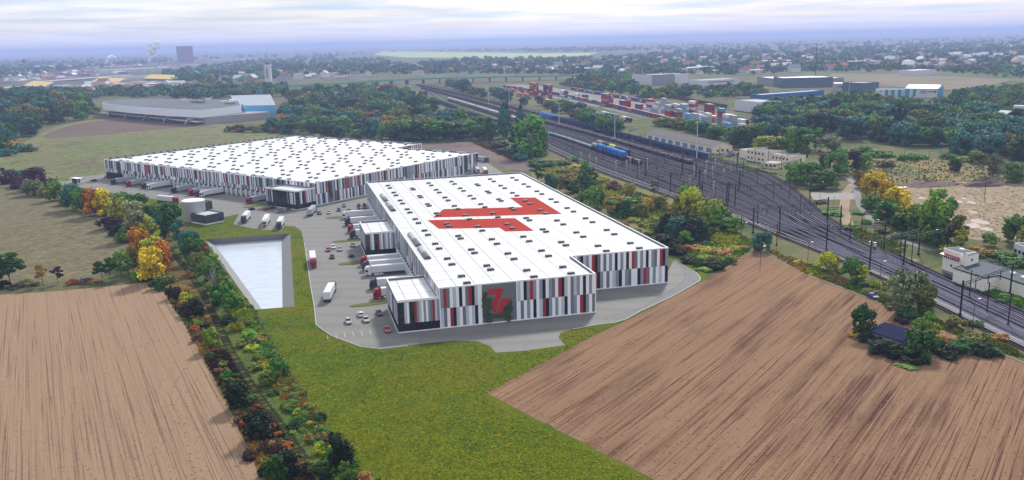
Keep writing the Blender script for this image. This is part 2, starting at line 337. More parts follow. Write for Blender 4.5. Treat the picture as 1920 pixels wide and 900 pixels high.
# kerbs
KERB = plain('kerb_stone', (.5, .5, .5), .8, .1)
def strip(name, pts, w, z0, z1, mat, kind='structure'):
    mb = MB(); pts = [Vector(p).to_2d() for p in pts]; L = []
    for k, p in enumerate(pts):
        a = pts[max(0, k - 1)]; b = pts[min(len(pts) - 1, k + 1)]; d = (b - a).normalized(); n = Vector((-d.y, d.x)) * (w / 2); L.append((p + n, p - n))
    for (a, b), (c, d) in zip(L, L[1:]):
        mb.quad([(*a, z1), (*b, z1), (*d, z1), (*c, z1)])
        if z1 - z0 > .05:
            mb.quad([(*a, z0), (*a, z1), (*c, z1), (*c, z0)]); mb.quad([(*b, z1), (*b, z0), (*d, z0), (*d, z1)])
    o = mb.build(name, mat); return struct(o, kind) if kind else o
strip('kerb', px((1264, 489), (1305, 512), (1313, 521), (1312, 527), (1290, 540), (1257, 558), (1201, 584), (1174, 599), (1153, 605.5), (1120, 609), (1074, 618)), .25, .05, .27, KERB)
strip('kerb', px((571, 457), (583, 540), (589, 573), (593, 610), (601, 616), (621, 630), (677, 651), (714, 655), (765, 649)), .2, .05, .25, KERB)
# grass islands between the bays
ISL = plain('island_grass', (.10, .115, .014), .95, .25, .8)
def island(pts):
    mb = MB(); mb.prism(smooth(pts, 2), .1, .3); struct(mb.build('grass_island', ISL))
for a, b in (((609, 409), (652, 408)), ((622, 454), (682, 450)), ((633, 496), (692, 492)), ((654, 575), (730, 567))):
    d = (a[1] - b[1]) * .0 + (2.2 if a[1] < 460 else 3.2)
    island(px((a[0], a[1] - d * .6), (b[0], b[1] - d), (b[0] + 4, b[1] + d * .6), (a[0] + 3, a[1] + d)))
island(px((447, 391), (500, 379.5), (501, 386), (470, 390)))
island(px((108, 336), (130, 335), (131, 340), (112, 339.5)))
island(px((158, 342), (184, 340), (183, 343), (165, 344)))
# parking lines and lane marks
LINE = plain('lane_paint', (.08, .08, .08), .8, .1)
for a, b in (((450, 422), (466, 408)), ((472, 428), (487, 413)), ((487, 430), (500, 416)), ((513, 433), (527, 418)), ((468, 408), (527, 414)), ((640, 414), (654, 447)), ((447, 403), (468, 407))):
    strip('bay_line', px(a, b), .18, .1, .148, LINE)
strip('bay_line', px((1118, 592), (1160, 590), (1195, 580), (1253, 549), (1281, 529), (1286, 520), (1280, 509)), .22, .1, .152, LINE)
strip('bay_line', px((1134, 594), (1141, 604)), .2, .1, .152, LINE)
PW = plain('white_paint_line', (.55, .55, .54), .8, .1)
for k in range(6):
    p = nu(-24 - 2.6 * k, 0); strip('bay_line', [nu(-22 - 2.7 * k, 1), nu(-22 - 2.7 * k, 6)], .12, .1, .148, PW)

# pond: sloping paved banks and the water sunk below the lawn
BANK, t, b = nodes('bank_paving'); v = coord(t)
wv = N(t, 'ShaderNodeTexWave', bands_direction='X'); wv.inputs['Scale'].default_value = .55; t.links.new(v, wv.inputs[0])
t.links.new(mixc(t, wv.outputs['Fac'], (.19, .19, .19), (.25, .25, .245)), b.inputs['Base Color']); b.inputs['Roughness'].default_value = .9
ZW = -3.0
WATER_IN = [at(403, 458, ZW), at(527.5, 449, ZW), at(529, 580, ZW), at(493, 581.5, ZW)]
mb = MB(); n = 4
for k in range(n):
    a, b_ = POND[k], POND[(k + 1) % n]; c, d = WATER_IN[(k + 1) % n], WATER_IN[k]
    mb.quad([(*a, .09), (*b_, .09), (c.x, c.y, ZW - .1), (d.x, d.y, ZW - .1)])
struct(mb.build('pond_bank', BANK))
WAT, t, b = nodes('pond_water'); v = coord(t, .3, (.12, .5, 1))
t.links.new(ramp(t, noise(t, v, 1, 4), [(.3, (.47, .52, .60)), (.7, (.60, .65, .72))]), b.inputs['Base Color']); b.inputs['Roughness'].default_value = .12  # reflected sky is put into the pale base colour
bp = N(t, 'ShaderNodeBump'); bp.inputs['Strength'].default_value = .25; bp.inputs['Distance'].default_value = .25; t.links.new(noise(t, v, 2.2, 4), bp.inputs['Height']); t.links.new(bp.outputs[0], b.inputs['Normal'])
c0 = sum((p for p in WATER_IN), Vector()) / 4
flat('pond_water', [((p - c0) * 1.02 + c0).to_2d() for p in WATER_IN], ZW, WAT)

# roads and paths on the far side of the tracks
PATH = plain('worn_asphalt', (.2, .19, .19), .9, .15, .2)
def poly(pts): return [at(x, y).to_2d() for x, y in pts]
strip('path', poly([(1560, 322), (1590, 335), (1603, 345), (1607, 363), (1613, 387), (1633, 413), (1663, 437), (1697, 453), (1750, 471)]), 3.6, .05, .1, PATH)
flat('loading_pad', px((1518, 361), (1606, 362), (1610, 374), (1525, 375)), .07, plain('old_concrete', (.27, .25, .235), .9, .15, .2))
TRK = plain('wheel_rut', (.24, .19, .14), .95, .2, .4)
for off in (-1.1, 1.1):
    p = poly([(1290, 413), (1330, 432), (1380, 452), (1433, 474), (1527, 518), (1620, 553), (1667, 573), (1720, 598), (1800, 625), (1867, 655), (1960, 694)])
    q = []
    for k, a in enumerate(p):
        d = (p[min(k + 1, len(p) - 1)] - p[max(k - 1, 0)]).normalized(); q.append(a + Vector((-d.y, d.x)) * off)
    strip('farm_track', q, .8, .05, .09, TRK)
strip('dirt_path', poly([(1600, 345), (1587, 360), (1582, 395), (1592, 425), (1610, 455), (1650, 478), (1720, 490)]), 5, .03, .06, DIRT)
flat('concrete_slab', px((1811, 421), (1830, 418), (1840, 427), (1815, 430)), .2, plain('pale_slab', (.46, .40, .34), .9, .1, .3))
for p in (((1795, 378), 6), ((1822, 380), 5), ((1808, 372), 4), ((1826, 398), 5), ((1850, 430), 6), ((1838, 416), 9), ((1790, 414), 4), ((1728, 372), 5)):
    c = at(*p[0]); flat('concrete_patch', wobble([(c.x + p[1] * .45 * math.cos(a), c.y + p[1] * .7 * math.sin(a)) for a in (0, 1, 2, 3, 4, 5)], 2, .6), .1, plain('pale_slab', (.33, .275, .215), .9, .1, .3))

# trodden trails and clod lines across the ploughed fields
TRAIL = plain('turned_soil', (.10, .06, .05), 1, .3, .8)
def trail(pts, gap=1.6):
    p = [at(*q).to_2d() for q in pts]; r = random.Random(len(pts)); mb = MB()
    for a, c in zip(p, p[1:]):
        n = max(1, int((c - a).length / gap))
        for k in range(n):
            if r.random() < .35: continue
            q = a.lerp(c, k / n) + Vector((r.gauss(0, .25), r.gauss(0, .25))); e = r.uniform(.12, .3); rz = r.uniform(0, 3); mb.quad([(q.x + e * 1.4 * math.cos(rz + t_), q.y + e * math.sin(rz + t_), .036) for t_ in (0, 1.3, 2.6, 3.9, 5.2)])
    struct(mb.build('field_trail', TRAIL), 'stuff')
trail([(60, 706), (110, 690), (180, 672), (240, 652), (300, 640), (345, 606)]); trail([(360, 672), (332, 715), (318, 742), (332, 780), (346, 830), (362, 890), (368, 930)]); trail([(380, 700), (350, 735), (345, 800)]); trail([(410, 706), (440, 760), (500, 880)], 1.0)
trail([(1062, 668), (1075, 700), (1120, 730), (1148, 775), (1100, 800), (1080, 760)]); trail([(1262, 540), (1300, 600), (1380, 650), (1450, 700), (1520, 745), (1620, 790)], 2.2); trail([(1215, 600), (1290, 690), (1330, 760), (1400, 860), (1430, 930)], 2.4); trail([(925, 742), (1000, 770), (1100, 825), (1200, 880), (1290, 930)], .9); trail([(940, 735), (1020, 762), (1120, 812), (1220, 862), (1330, 925)], 1.4)
# clods and furrow crests in darker and paler soil tones: crisp rows on the tilled ground, too many to count
def clods(name, poly_px, n, ang, L, w, cols, z, seed, spread_=.12):
    r = random.Random(seed); xs = [p[0] for p in poly_px]; ys = [p[1] for p in poly_px]; mbs = [MB() for _ in cols]; mb = MB(); k = 0
    while k < n:
        p_ = (r.uniform(min(xs), max(xs)), r.uniform(min(ys), max(ys))); c = False
        for i in range(len(poly_px)):
            (x1, y1), (x2, y2) = poly_px[i], poly_px[i - 1]
            if (y1 > p_[1]) != (y2 > p_[1]) and p_[0] < (x2 - x1) * (p_[1] - y1) / (y2 - y1) + x1: c = not c
        if not c: continue
        k += 1; p = at(*p_); a = ang + r.gauss(0, spread_); d = Vector((math.cos(a), math.sin(a))); q = Vector((-d.y, d.x)); l = L * r.uniform(.3, 1.5); h = w * r.uniform(.5, 1.3); m = r.randrange(len(cols)); t0 = r.uniform(-.1, .1)
        mb.quad([(*(p.to_2d() - d * l - q * h * .5), z), (*(p.to_2d() - q * h), z + .01), (*(p.to_2d() + d * l + q * t0), z), (*(p.to_2d() + q * h), z + .12 * w)], m)
    return struct(mb.build(name, cols), 'stuff')
WF = [(0, 556), (120, 548), (286, 532), (322, 570), (345, 612), (400, 708), (450, 805), (505, 905), (-10, 905)]
EF = [(916, 738), (1041, 670), (1120, 630), (1200, 592), (1329, 524), (1400, 480), (1430, 482), (1620, 562), (1720, 608), (1867, 665), (1930, 700), (1930, 905), (1230, 905)]
PALE1, DRK1 = plain('pale_clod', (.345, .24, .15), 1, .2, .5, spec=.03), plain('dark_clod', (.20, .12, .085), 1, .25, .5, spec=.03)
PALE2, DRK2 = plain('tan_clod', (.28, .17, .11), 1, .2, .5, spec=.03), plain('maroon_clod', (.13, .06, .044), 1, .25, .5, spec=.03)
clods('soil_clods', WF, 150, FA, 24, .14, [DRK1], .04, 3, .004); clods('soil_clods', EF, 420, FB, 16, .16, [PALE2, DRK2, DRK2], .04, 4, .008)
clods('soil_clods', WF, 1300, FA, .3, .2, [DRK1], .04, 5, 2); clods('soil_clods', EF, 2600, FB, .32, .22, [PALE2, DRK2, DRK2], .04, 6, 2)
clods('stubble_rows', [(0, 350), (50, 353), (130, 378), (200, 410), (236, 442), (248, 480), (236, 502), (120, 524), (0, 540)], 9000, FC, 2.6, .2, [plain('straw', (.25, .22, .13), 1, .2, .5, spec=.03), plain('dull_stem', (.12, .11, .06), 1, .2, .5, spec=.03)], .04, 7)
clods('meadow_tufts', [(0, 335), (0, 290), (60, 268), (100, 262), (250, 248), (400, 238), (560, 250), (640, 262), (190, 330), (100, 338)], 7000, FC, 3.5, .7, [plain('pale_grass', (.19, .235, .09), 1, .2, .3, spec=.03), plain('dull_grass', (.10, .135, .05), 1, .2, .3, spec=.03), plain('brown_grass', (.17, .13, .09), 1, .2, .3, spec=.03)], .05, 8, .4)
clods('rubble_bits', [(1700, 350), (1760, 342), (1860, 348), (1920, 346), (1920, 425), (1880, 450), (1820, 445), (1770, 426), (1720, 392)], 2600, 0, .7, .6, [plain('pale_rubble', (.42, .35, .25), 1, .2, .5, spec=.03), plain('dark_rubble', (.14, .11, .08), 1, .2, .5, spec=.03), plain('weed_green', (.10, .12, .04), 1, .2, .5, spec=.03)], .07, 9, 3)
# sleepers and rails of the disused line
c_ = [at(*q).to_2d() for q in ((318, 468), (350, 505), (380, 548), (408, 605), (434, 660), (465, 712), (500, 762), (538, 812), (575, 868), (612, 932))]; mb = MB(); r = random.Random(4)
for a, c in zip(c_, c_[1:]):
    L = (c - a).length; d = (c - a) / L; q = Vector((-d.y, d.x)); rz = math.atan2(d.y, d.x)
    for k in range(int(L / .95)):
        if r.random() < .3: continue
        p = a + d * (k * .95); mb.box((p.x, p.y, .16), (.34, 2.5, .12), rz=rz + r.gauss(0, .03))
    for s_ in (-.76, .76): p = (a + c) / 2 + q * s_; mb.box((p.x, p.y, .27), (L, .12, .14), 1, rz=rz)
struct(mb.build('disused_railway', [plain('mossy_sleeper', (.035, .045, .022), .95, .4, .6, spec=.05), plain('rusty_rail', (.06, .05, .04), .9, .3, spec=.05)]))

# ------------------------------------------------------------------ warehouses
IVY, t, b = nodes('ivy_leaf')
at_ = N(t, 'ShaderNodeAttribute', attribute_name='tone'); t.links.new(ramp(t, at_.outputs['Fac'], [(0, (.015, .035, .008)), (.6, (.045, .085, .02)), (1, (.10, .13, .03))]), b.inputs['Base Color']); b.inputs['Roughness'].default_value = .8
def tones(me, vals):
    a = me.attributes.new('tone', 'FLOAT', 'FACE'); a.data.foreach_set('value', vals)
def ivy(parent, org, d, spots, n, size=.35, name='ivy'):
    """leaves on a wall: ORG corner, D unit direction, SPOTS of (along, height, radius)"""
    mb = MB(); tone = []; nrm = Vector((d.y, -d.x, 0))
    for k in range(n):
        s = R.choice(spots); a = R.uniform(0, 2 * PI); r = s[2] * math.sqrt(R.random()); u, z = s[0] + r * math.cos(a), s[1] + r * math.sin(a)
        p = Vector((org[0] + d.x * u, org[1] + d.y * u, z)) + nrm * R.uniform(.12, .5)
        m = (Vector((d.x, d.y, 0)) * R.uniform(-.6, 1) + Vector((0, 0, 1)) * R.uniform(-1, 1)).normalized(); q = (nrm + Vector((R.uniform(-.6, .6), R.uniform(-.6, .6), R.uniform(-.2, .9)))).normalized().cross(m)
        h = size * R.uniform(.6, 1.2); mb.quad([p - m * h - q * h * .6, p + m * h - q * h * .6, p + m * h + q * h * .6, p - m * h + q * h * .6]); tone.append(R.random())
    me = mb.mesh(name, IVY); tones(me, tone); o = link(name, me, parent); return o
def rand_seq(n, seed, red=.06):
    r = random.Random(seed); s = ''; last = ''
    for _ in range(n):
        while True:
            c = r.choices('wlgdkR', (30, 15, 22, 14, 14, red * 100))[0]
            if c != last or c in 'w' and r.random() < .2: break
        s += c; last = c
    return s
def stripes(parent, p0, p1, rows_, off=.07, name='cladding', skip=()):
    """cladding of upright panels along P0-P1, its outer side to the right; ROWS_ = [(z0, z1, colours)]"""
    a, c = Vector(p0), Vector(p1); L = (c - a).length; d = (c - a) / L; nr = Vector((d.y, -d.x)); mbs = {}
    for z0, z1, seq in rows_:
        w = L / len(seq)
        for k, ch in enumerate(seq):
            u0, u1 = k * w, (k + 1) * w
            if ch == '.' or any(u1 > s0 + .02 and u0 < s1 - .02 and z0 < sz for s0, s1, sz in skip): continue
            o2 = off + (.03 if k % 2 else 0); mb = mbs.setdefault(sum(u0 >= s1 - .1 for s0, s1, _ in skip), MB())
            q = [a + d * u0 + nr * o2, a + d * (u1 - .02) + nr * o2]
            mb.quad([(*q[0], z0), (*q[1], z0), (*q[1], z1), (*q[0], z1)], PK[ch])
    for mb in mbs.values(): o = mb.build(name, PANELS, parent)
    return o
def seam_roof(name, su, sv, ou=0, ov=0, line=(.33, .33, .34), base=(.66, .66, .655), w=.34):
    m, t, b = nodes(name); c = N(t, 'ShaderNodeTexCoord'); s = N(t, 'ShaderNodeSeparateXYZ'); t.links.new(c.outputs['Object'], s.inputs[0])
    def ln(o, per, off):
        f = math_(t, 'FLOORED_MODULO', math_(t, 'ADD', o, off), per); return math_(t, 'LESS_THAN', f, w)
    col = mixc(t, noise(t, c.outputs['Object'], .05, 4), tuple(x * .93 for x in base), base)
    ch = N(t, 'ShaderNodeTexVoronoi'); ch.inputs['Scale'].default_value = .11; ch.distance = 'CHEBYCHEV'; t.links.new(c.outputs['Object'], ch.inputs['Vector'])
    col = mixc(t, .06, col, ch.outputs['Color'], 'MULTIPLY')
    dirt = math_(t, 'MULTIPLY', ramp(t, noise(t, c.outputs['Object'], .16, 6, .75), [(.5, (0, 0, 0)), (.78, (1, 1, 1))]), .3); col = mixc(t, dirt, col, (.50, .495, .48))
    if su: col = mixc(t, math_(t, 'MAXIMUM', ln(s.outputs[0], su, ou), ln(s.outputs[1], sv, ov)), col, line)
    t.links.new(col, b.inputs['Base Color']); b.inputs['Roughness'].default_value = .6; b.inputs['Specular IOR Level'].default_value = .2
    return m
NROOF = seam_roof('seamed_white_roof', 6.3, 11.1, .1, .1)
FROOF = seam_roof('white_roof', 0, 0, base=(.72, .72, .71))
VENT_T = plain('vent_cover', (.23, .235, .25), .5, .1); VENT_S = plain('vent_side', (.065, .068, .08), .5, .1)
def vent_mesh():
    mb = MB(); mb.box((0, 0, .22), (2.35, 1.45, .44), 1); mb.box((0, 0, .6), (2.15, 1.25, .32), 1, top=0); mb.box((.3, -.9, .12), (.25, .25, .2), 2)
    return mb.mesh('smoke_vent', [VENT_T, VENT_S, WHITE])
VENT = vent_mesh()
RIB = plain('rib_light', (.42, .43, .44), .4, .1); DGLASS = plain('rooflight_dark', (.10, .105, .12), .3, .2)
def barrel(parent, u, v0, v1, along_u=False, name='barrel_rooflight', z=13.2, r=1.15):
    mb = MB(); n = max(4, int(abs(v1 - v0) / 1.1)); q = 7
    for k in range(n):
        a, c = v0 + (v1 - v0) * k / n, v0 + (v1 - v0) * (k + .93) / n; m = 1 if (k / n > .5) else 0
        for s in range(q):
            t0, t1 = PI * s / q, PI * (s + 1) / q; pts = []
            for (w, tt) in ((a, t0), (c, t0), (c, t1), (a, t1)):
                x, zz_ = r * math.cos(tt), r * .85 * math.sin(tt) + .25
                pts.append((w, u + x, z + zz_) if along_u else (u + x, w, z + zz_))
            mb.quad(pts if not along_u else pts[::-1], m)
    m_ = (v0 + v1) / 2; L = abs(v1 - v0)
    mb.box((m_, u, z + .13) if along_u else (u, m_, z + .13), (L, 2 * r + .2, .28) if along_u else (2 * r + .2, L, .28), 2)
    for w in (v0, v1):
        pts = [((w, u + r * math.cos(PI * s / q), z + .25 + .85 * r * math.sin(PI * s / q)) if along_u else (u + r * math.cos(PI * s / q), w, z + .25 + .85 * r * math.sin(PI * s / q))) for s in range(q + 1)]
        mb.quad(pts, 1)
    return mb.build(name, [RIB, DGLASS, VENT_S], parent)
CORE = plain('wall_core', (.36, .38, .42), .6, .06); PARIN = plain('parapet_inside', (.15, .16, .19), .7, .1)  # shade on the parapet's inner face is put into its darker grey
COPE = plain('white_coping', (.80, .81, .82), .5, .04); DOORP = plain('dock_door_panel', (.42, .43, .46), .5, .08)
RAMP = plain('dock_leveller', (.1, .1, .11), .7, .1)
def shell(root, foot, h, roofmat, w=.45, drop=.75, thin=False):
    mb = MB(); mb.prism(foot, 0, h - drop, 0, bottom=False); mb.build('wall', CORE, root)
    mb = MB(); mb.quad([(*p, h - drop + .01) for p in inset(foot, w * .5)]); mb.build('roof', roofmat, root)
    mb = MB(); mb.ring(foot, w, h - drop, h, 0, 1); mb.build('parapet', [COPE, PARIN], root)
def docks(root, p0, d, spots, zl=1.15):
    """loading docks on a wall from P0 along D: door, dark shelter and two pale bumper posts, each a part"""
    nr = Vector((d.y, -d.x)); rz = math.atan2(d.y, d.x); mb = MB()
    mb.box((0, -.12, 2.75), (3.5, .26, 3.7), 1)                                      # dark shelter
    mb.box((0, -.27, 2.5), (2.5, .06, 2.7), 0); mb.box((0, -.34, 2.2), (2.5, .05, .1), 1)
    mb.box((0, -.5, .85), (2.3, .8, .55), 3)                                         # leveller
    for s in (-1.95, 1.95): mb.box((s, -.5, 2.3), (.26, .8, 4.6), 2)
    me = mb.mesh('dock_door', [DOORP, BLACK, WHITE, RAMP])
    for s in spots: link('dock_door', me, root, (p0[0] + d.x * s + nr.x * .06, p0[1] + d.y * s + nr.y * .06, 0), rz)
def office(root, u0, u1, v0, v1, h, seed, front, name='office_block'):
    """a glazed office block butted against the hall: a part with its own sub-parts"""
    foot = [(u0, v0), (u1, v0), (u1, v1), (u0, v1)]
    mb = MB(); mb.prism([(u0 + .1, v0 + .1), (u1, v0 + .1), (u1, v1 - .1), (u0 + .1, v1 - .1)], 0, h - .8, 0, bottom=False); o = mb.build(name, PANELS[4], root)
    mb = MB(); mb.quad([(*p, h - .79) for p in inset(foot, .1)]); mb.build('roof', seam_roof('office_roof', 5.2, 9.6, 0, -v0 % 9.6, base=(.70, .70, .70)), o)
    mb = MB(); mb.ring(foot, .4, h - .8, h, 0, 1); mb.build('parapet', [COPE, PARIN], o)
    W = u1 - u0; D = v1 - v0
    # glazing on the yard side (u0) and at the front corner
    mb = MB()
    mb.quad([(u0 + .02, v1 - .3, .35), (u0 + .02, v0 + .06, .35), (u0 + .02, v0 + .06, h - .85), (u0 + .02, v1 - .3, h - .85)], 0)
    mb.quad([(u0 + .1, v0 + .03, .35), (u0 + W * .40, v0 + .03, .35), (u0 + W * .40, v0 + .03, h - .85), (u0 + .1, v0 + .03, h - .85)], 0)
    for k in range(1, 16): mb.box((u0 - .02, v0 + D * k / 16, h / 2 - .3), (.12, .14, h - 1.4), 1)
    for z in (.4, 2.2, 3.6, 5.4, 7.0, 8.6): mb.box((u0 - .015, (v0 + v1) / 2, z), (.1, D - .4, .16), 1)
    for k in range(1, 5): mb.box((u0 + W * .1 * k, v0, h / 2 - .3), (.14, .1, h - 1.4), 1)
    for z in (.4, 2.2, 3.6, 5.4, 7.0, 8.6): mb.box((u0 + W * .2, v0 + .01, z), (W * .4, .08, .14), 1)
    mb.build('window_wall', [GLASS, DARK], o)
    # slats over the glazing on the yard side
    mb = MB(); rr = random.Random(seed)
    for k in range(int(D / .95)):
        f = (k + .5) / int(D / .95)
        if seed == 9 and .25 < f < .72: continue
        if rr.random() < (.62 if seed != 9 else .6): mb.box((u0 - .16, v1 - D * f, h * .58), (.16, .62, h * .62), rr.choice((0, 1, 1, 2)))
    mb.build('sunshade', PANELS, o)
    stripes(o, (u0 + W * .155, v0), (u0 + W * .275, v0), [(3.0, h - .85, 'lw')], .12, 'cladding')
    stripes(o, (u0 + W * .40, v0), (u1, v0), [(3.0, h - .85, front)], .1, 'cladding')
    mb = MB(); mb.box((u0 + W * .70, v0 - .02, 1.65), (W * .58, .1, 2.6), 0); mb.build('recessed_door', BLACK, o)  # recess shown only as a flat black panel on the wall
    mb = MB(); mb.box(((u0 + u1) / 2, v0 - .12, .2), (W, .2, .32), 0); mb.box((u0 - .12, (v0 + v1) / 2, .2), (.2, D, .32), 0); mb.build('plinth', COPE, o)
    return o

# near warehouse -------------------------------------------------------------
HN = 13.74; LX, LY, NX, NY = 91.3, 230.85, 53.14, 25.5
near = thing('warehouse', 'white roofed striped warehouse carrying the red roof emblem, nearest the lawn', 'warehouse', (*NEAR_O, .1), NEAR_A)
FOOT = [(0, 0), (NX, 0), (NX, NY), (LX, NY), (LX, LY), (0, LY)]
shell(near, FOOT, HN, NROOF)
ZM, ZT = 6.75, HN - .42
stripes(near, (.4, 0), (13.7, 0), [(.45, ZM, 'ldwRklwdlwlkw'), (ZM + .06, ZT, 'gRdwlwkwdRklw')])
stripes(near, (25.9, 0), (NX - .2, 0), [(.45, ZM, 'wdwgwkwlRkgwgwlkwdgwRkgwd'), (ZM + .06, ZT, 'lwkgRgwgkwgdwRklwdlgwkwgw')])
stripes(near, (NX + .1, NY), (LX - .1, NY), [(.45, ZM, 'dlgkwgwRkgwdwlgkwgdwwkgRdwgwlwk'), (ZM + .06, ZT, 'RwgklgwRkdwdwgwkwgwkwRdwgwkwgdwRkg')])
stripes(near, (NX, .1), (NX, NY - .1), [(.45, ZM, rand_seq(23, 5)), (ZM + .06, ZT, rand_seq(23, 6))])
stripes(near, (LX, NY + .1), (LX, LY - .1), [(.45, ZM, rand_seq(190, 7)), (ZM + .06, ZT, rand_seq(190, 8))])
stripes(near, (LX - .1, LY), (.1, LY), [(.45, ZM, rand_seq(84, 17)), (ZM + .06, ZT, rand_seq(84, 18))])
stripes(near, (0, LY - .1), (0, .1), [(5.0, ZM + 1.2, rand_seq(212, 9, .02)), (ZM + 1.26, ZT, rand_seq(212, 10, .03))])
stripes(near, (0, 35), (0, 28), [(.45, 4.9, rand_seq(7, 3))]); stripes(near, (0, 106), (0, 100), [(.45, 4.9, rand_seq(6, 33))])
mb = MB(); mb.box((NX / 2, -.14, .27), (NX, .26, .36)); mb.box(((NX + LX) / 2, NY - .14, .27), (LX - NX, .26, .36)); mb.box((NX + .14, NY / 2, .27), (.26, NY - .5, .36)); mb.build('plinth', COPE, near)
for u, h0, h1 in ((.2, .3, HN - .2), (13.85, .45, HN - .4), (25.75, .45, HN - .4), (NX - .1, .3, HN - .4)): mb = MB(); mb.box((u, -.1, (h0 + h1) / 2), (.34, .26, h1 - h0)); mb.build('corner_trim', WHITE, near)
mb = MB(); mb.quad([(14.02, -.1, .45), (25.58, -.1, .45), (25.58, -.1, HN - .4), (14.02, -.1, HN - .4)]); mb.box((19.8, -.1, HN - 2.1), (11.5, .06, .08)); logo = mb.build('sign_panel', plain('sign_grey', (.155, .17, .195), .5, .05), near)
def logo_pt(x, y):                                                    # from the zoomed emblem (880 x 900 px) to wall metres
    u = 14.02 + (x - 105) / (757 - 105) * 11.56; f = (x - 105) / 652; top, bot = 120 - 60 * f, 842 - 75 * f
    return (u, HN - .4 - (y - top) / (bot - top) * (HN - .85))
def wall_poly(pts, y0, y1, name, m, parent):
    mb = MB(); q = [logo_pt(*p) for p in pts]; n = len(q)
    for a, c in (((y1), 0),): mb.quad([(p[0], a, p[1]) for p in q])
    for k in range(n): mb.quad([(*[q[k][0]], y0, q[k][1]), (q[(k + 1) % n][0], y0, q[(k + 1) % n][1]), (q[(k + 1) % n][0], y1, q[(k + 1) % n][1]), (q[k][0], y1, q[k][1])])
    return mb.build(name, m, parent)
EMB = plain('emblem_red', (.46, .022, .025), .5, .04)
wall_poly([(235, 190), (520, 175), (352, 640), (268, 592), (290, 490), (372, 288), (215, 296)], -.1, -.22, 'emblem', EMB, logo)
wall_poly([(478, 372), (660, 355), (630, 432), (556, 450), (470, 665), (395, 668), (372, 640)], -.1, -.22, 'emblem', EMB, logo)
iv = []
for x, y, r in ((170, 300, 55), (150, 380, 60), (200, 420, 75), (250, 400, 50), (170, 500, 75), (240, 530, 50), (180, 620, 75), (230, 690, 60), (150, 690, 40), (200, 780, 45), (250, 790, 35), (320, 690, 45), (380, 690, 35), (440, 690, 40), (520, 640, 50), (560, 560, 55), (610, 500, 50), (640, 430, 30), (600, 620, 65), (640, 560, 40), (560, 710, 60), (630, 720, 50), (590, 770, 30), (515, 690, 40)):
    q = logo_pt(x, y); iv.append((q[0] - 14.02, q[1], r / 652 * 11.56))
ivy(logo, (14.02, -.24), Vector((1, 0)), iv, 1500, .2)
docks(near, (0, LY), Vector((0, -1)), [LY - v for v in [38 + 4.6 * k for k in range(14)] + [136 + 4.6 * k for k in range(20)]])
office(near, -13.4, 0, 0, 27.9, 10.8, 3, 'RglwgwgdRlg'); office(near, -13.2, 0, 105.8, 131.8, 10.8, 4, 'Rlwdlwgwldl')
REDROOF = plain('emblem_roof_red', (.37, .042, .026), .9, .08, .2, spec=.03)
for pts in ([(26.8, 135.6), (18.5, 117.3), (75.2, 103.9), (76, 149.2), (63.9, 153.5), (63.3, 126.4)], [(15.1, 112.2), (16.7, 92.3), (41.4, 85.1), (41.8, 77), (53.4, 74.1), (52.8, 102.7)]):
    mb = MB(); mb.prism(pts, HN - .735, HN - .70, bottom=False); mb.build('roof_emblem', REDROOF, near)
ZV = HN - .74
A_ROW = [(4.4, 13.3), (30, 38.8), (55.5, 64), (81, 89.8), (106.2, 115.4), (131.8, 140.4), (156.2, 165.2), (181, 190.2), (205.5, 214.6)]
B_ROW = [(18.3, 24.1), (43.9, 49.7), (69.7, 74.6), (94.6, 99.9), (120.4, 125.3), (145, 150), (170, 174.8), (195.3, 199.8)]
for u in (10.2, 33, 46, 68.4, 81.6):
    for pr in A_ROW:
        for v in pr:
            if u > NX - 3 and v < NY + 2: continue
            link('smoke_vent', VENT, near, (u, v, ZV))
for u in (21.5, 57.3):
    for pr in B_ROW:
        for v in pr:
            if u > NX - 3 and v < NY + 2: continue
            link('smoke_vent', VENT, near, (u, v, ZV))
for a, c in ((185.5, 164.8), (161.6, 139), (85.4, 62.5), (59, 41.4)): barrel(near, 3.5, a, c, z=ZV)

# far warehouse --------------------------------------------------------------
HF = 13.4
far = thing('warehouse', 'larger white roofed striped warehouse with a row of docked lorries, behind the near one', 'warehouse', (*FAR_O, .1), FAR_A)
FOOT = [(0, 0), (151, 0), (151, 76.5), (177, 76.5), (177, 224.5), (0, 224.5)]
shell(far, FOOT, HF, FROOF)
ZM, ZT = 6.6, HF - .42
q = rand_seq(138, 21, .07); q2 = rand_seq(138, 22, .07)
stripes(far, (.3, 0), (150.8, 0), [(.45, ZM, q), (ZM + .06, ZT, q2)], skip=((9.5, 13.5, 20), (76.5, 81, 20), (135, 139.5, 20)))
stripes(far, (151, .2), (151, 76.2), [(.45, ZM, rand_seq(70, 23)), (ZM + .06, ZT, rand_seq(70, 24))])
stripes(far, (151.2, 76.5), (176.9, 76.5), [(.45, ZM, rand_seq(23, 25, .2)), (ZM + .06, ZT, rand_seq(23, 26, .2))])
stripes(far, (177, 76.7), (177, 224), [(.45, ZM, rand_seq(135, 27)), (ZM + .06, ZT, rand_seq(135, 28))])
stripes(far, (176.8, 224.5), (.2, 224.5), [(.45, ZM, rand_seq(160, 29)), (ZM + .06, ZT, rand_seq(160, 30))])
stripes(far, (0, 224.2), (0, 26), [(4.75, ZM + .4, rand_seq(182, 31)), (ZM + .46, ZT, rand_seq(182, 32, .09))], skip=((190.5, 194.5, 20), (17, 21, 20)))
stripes(far, (0, 25.8), (0, .3), [(.45, ZM + .4, rand_seq(24, 41)), (ZM + .46, ZT, rand_seq(24, 42))])
stripes(far, (0, 204), (0, 196), [(.45, 4.7, rand_seq(8, 34))])
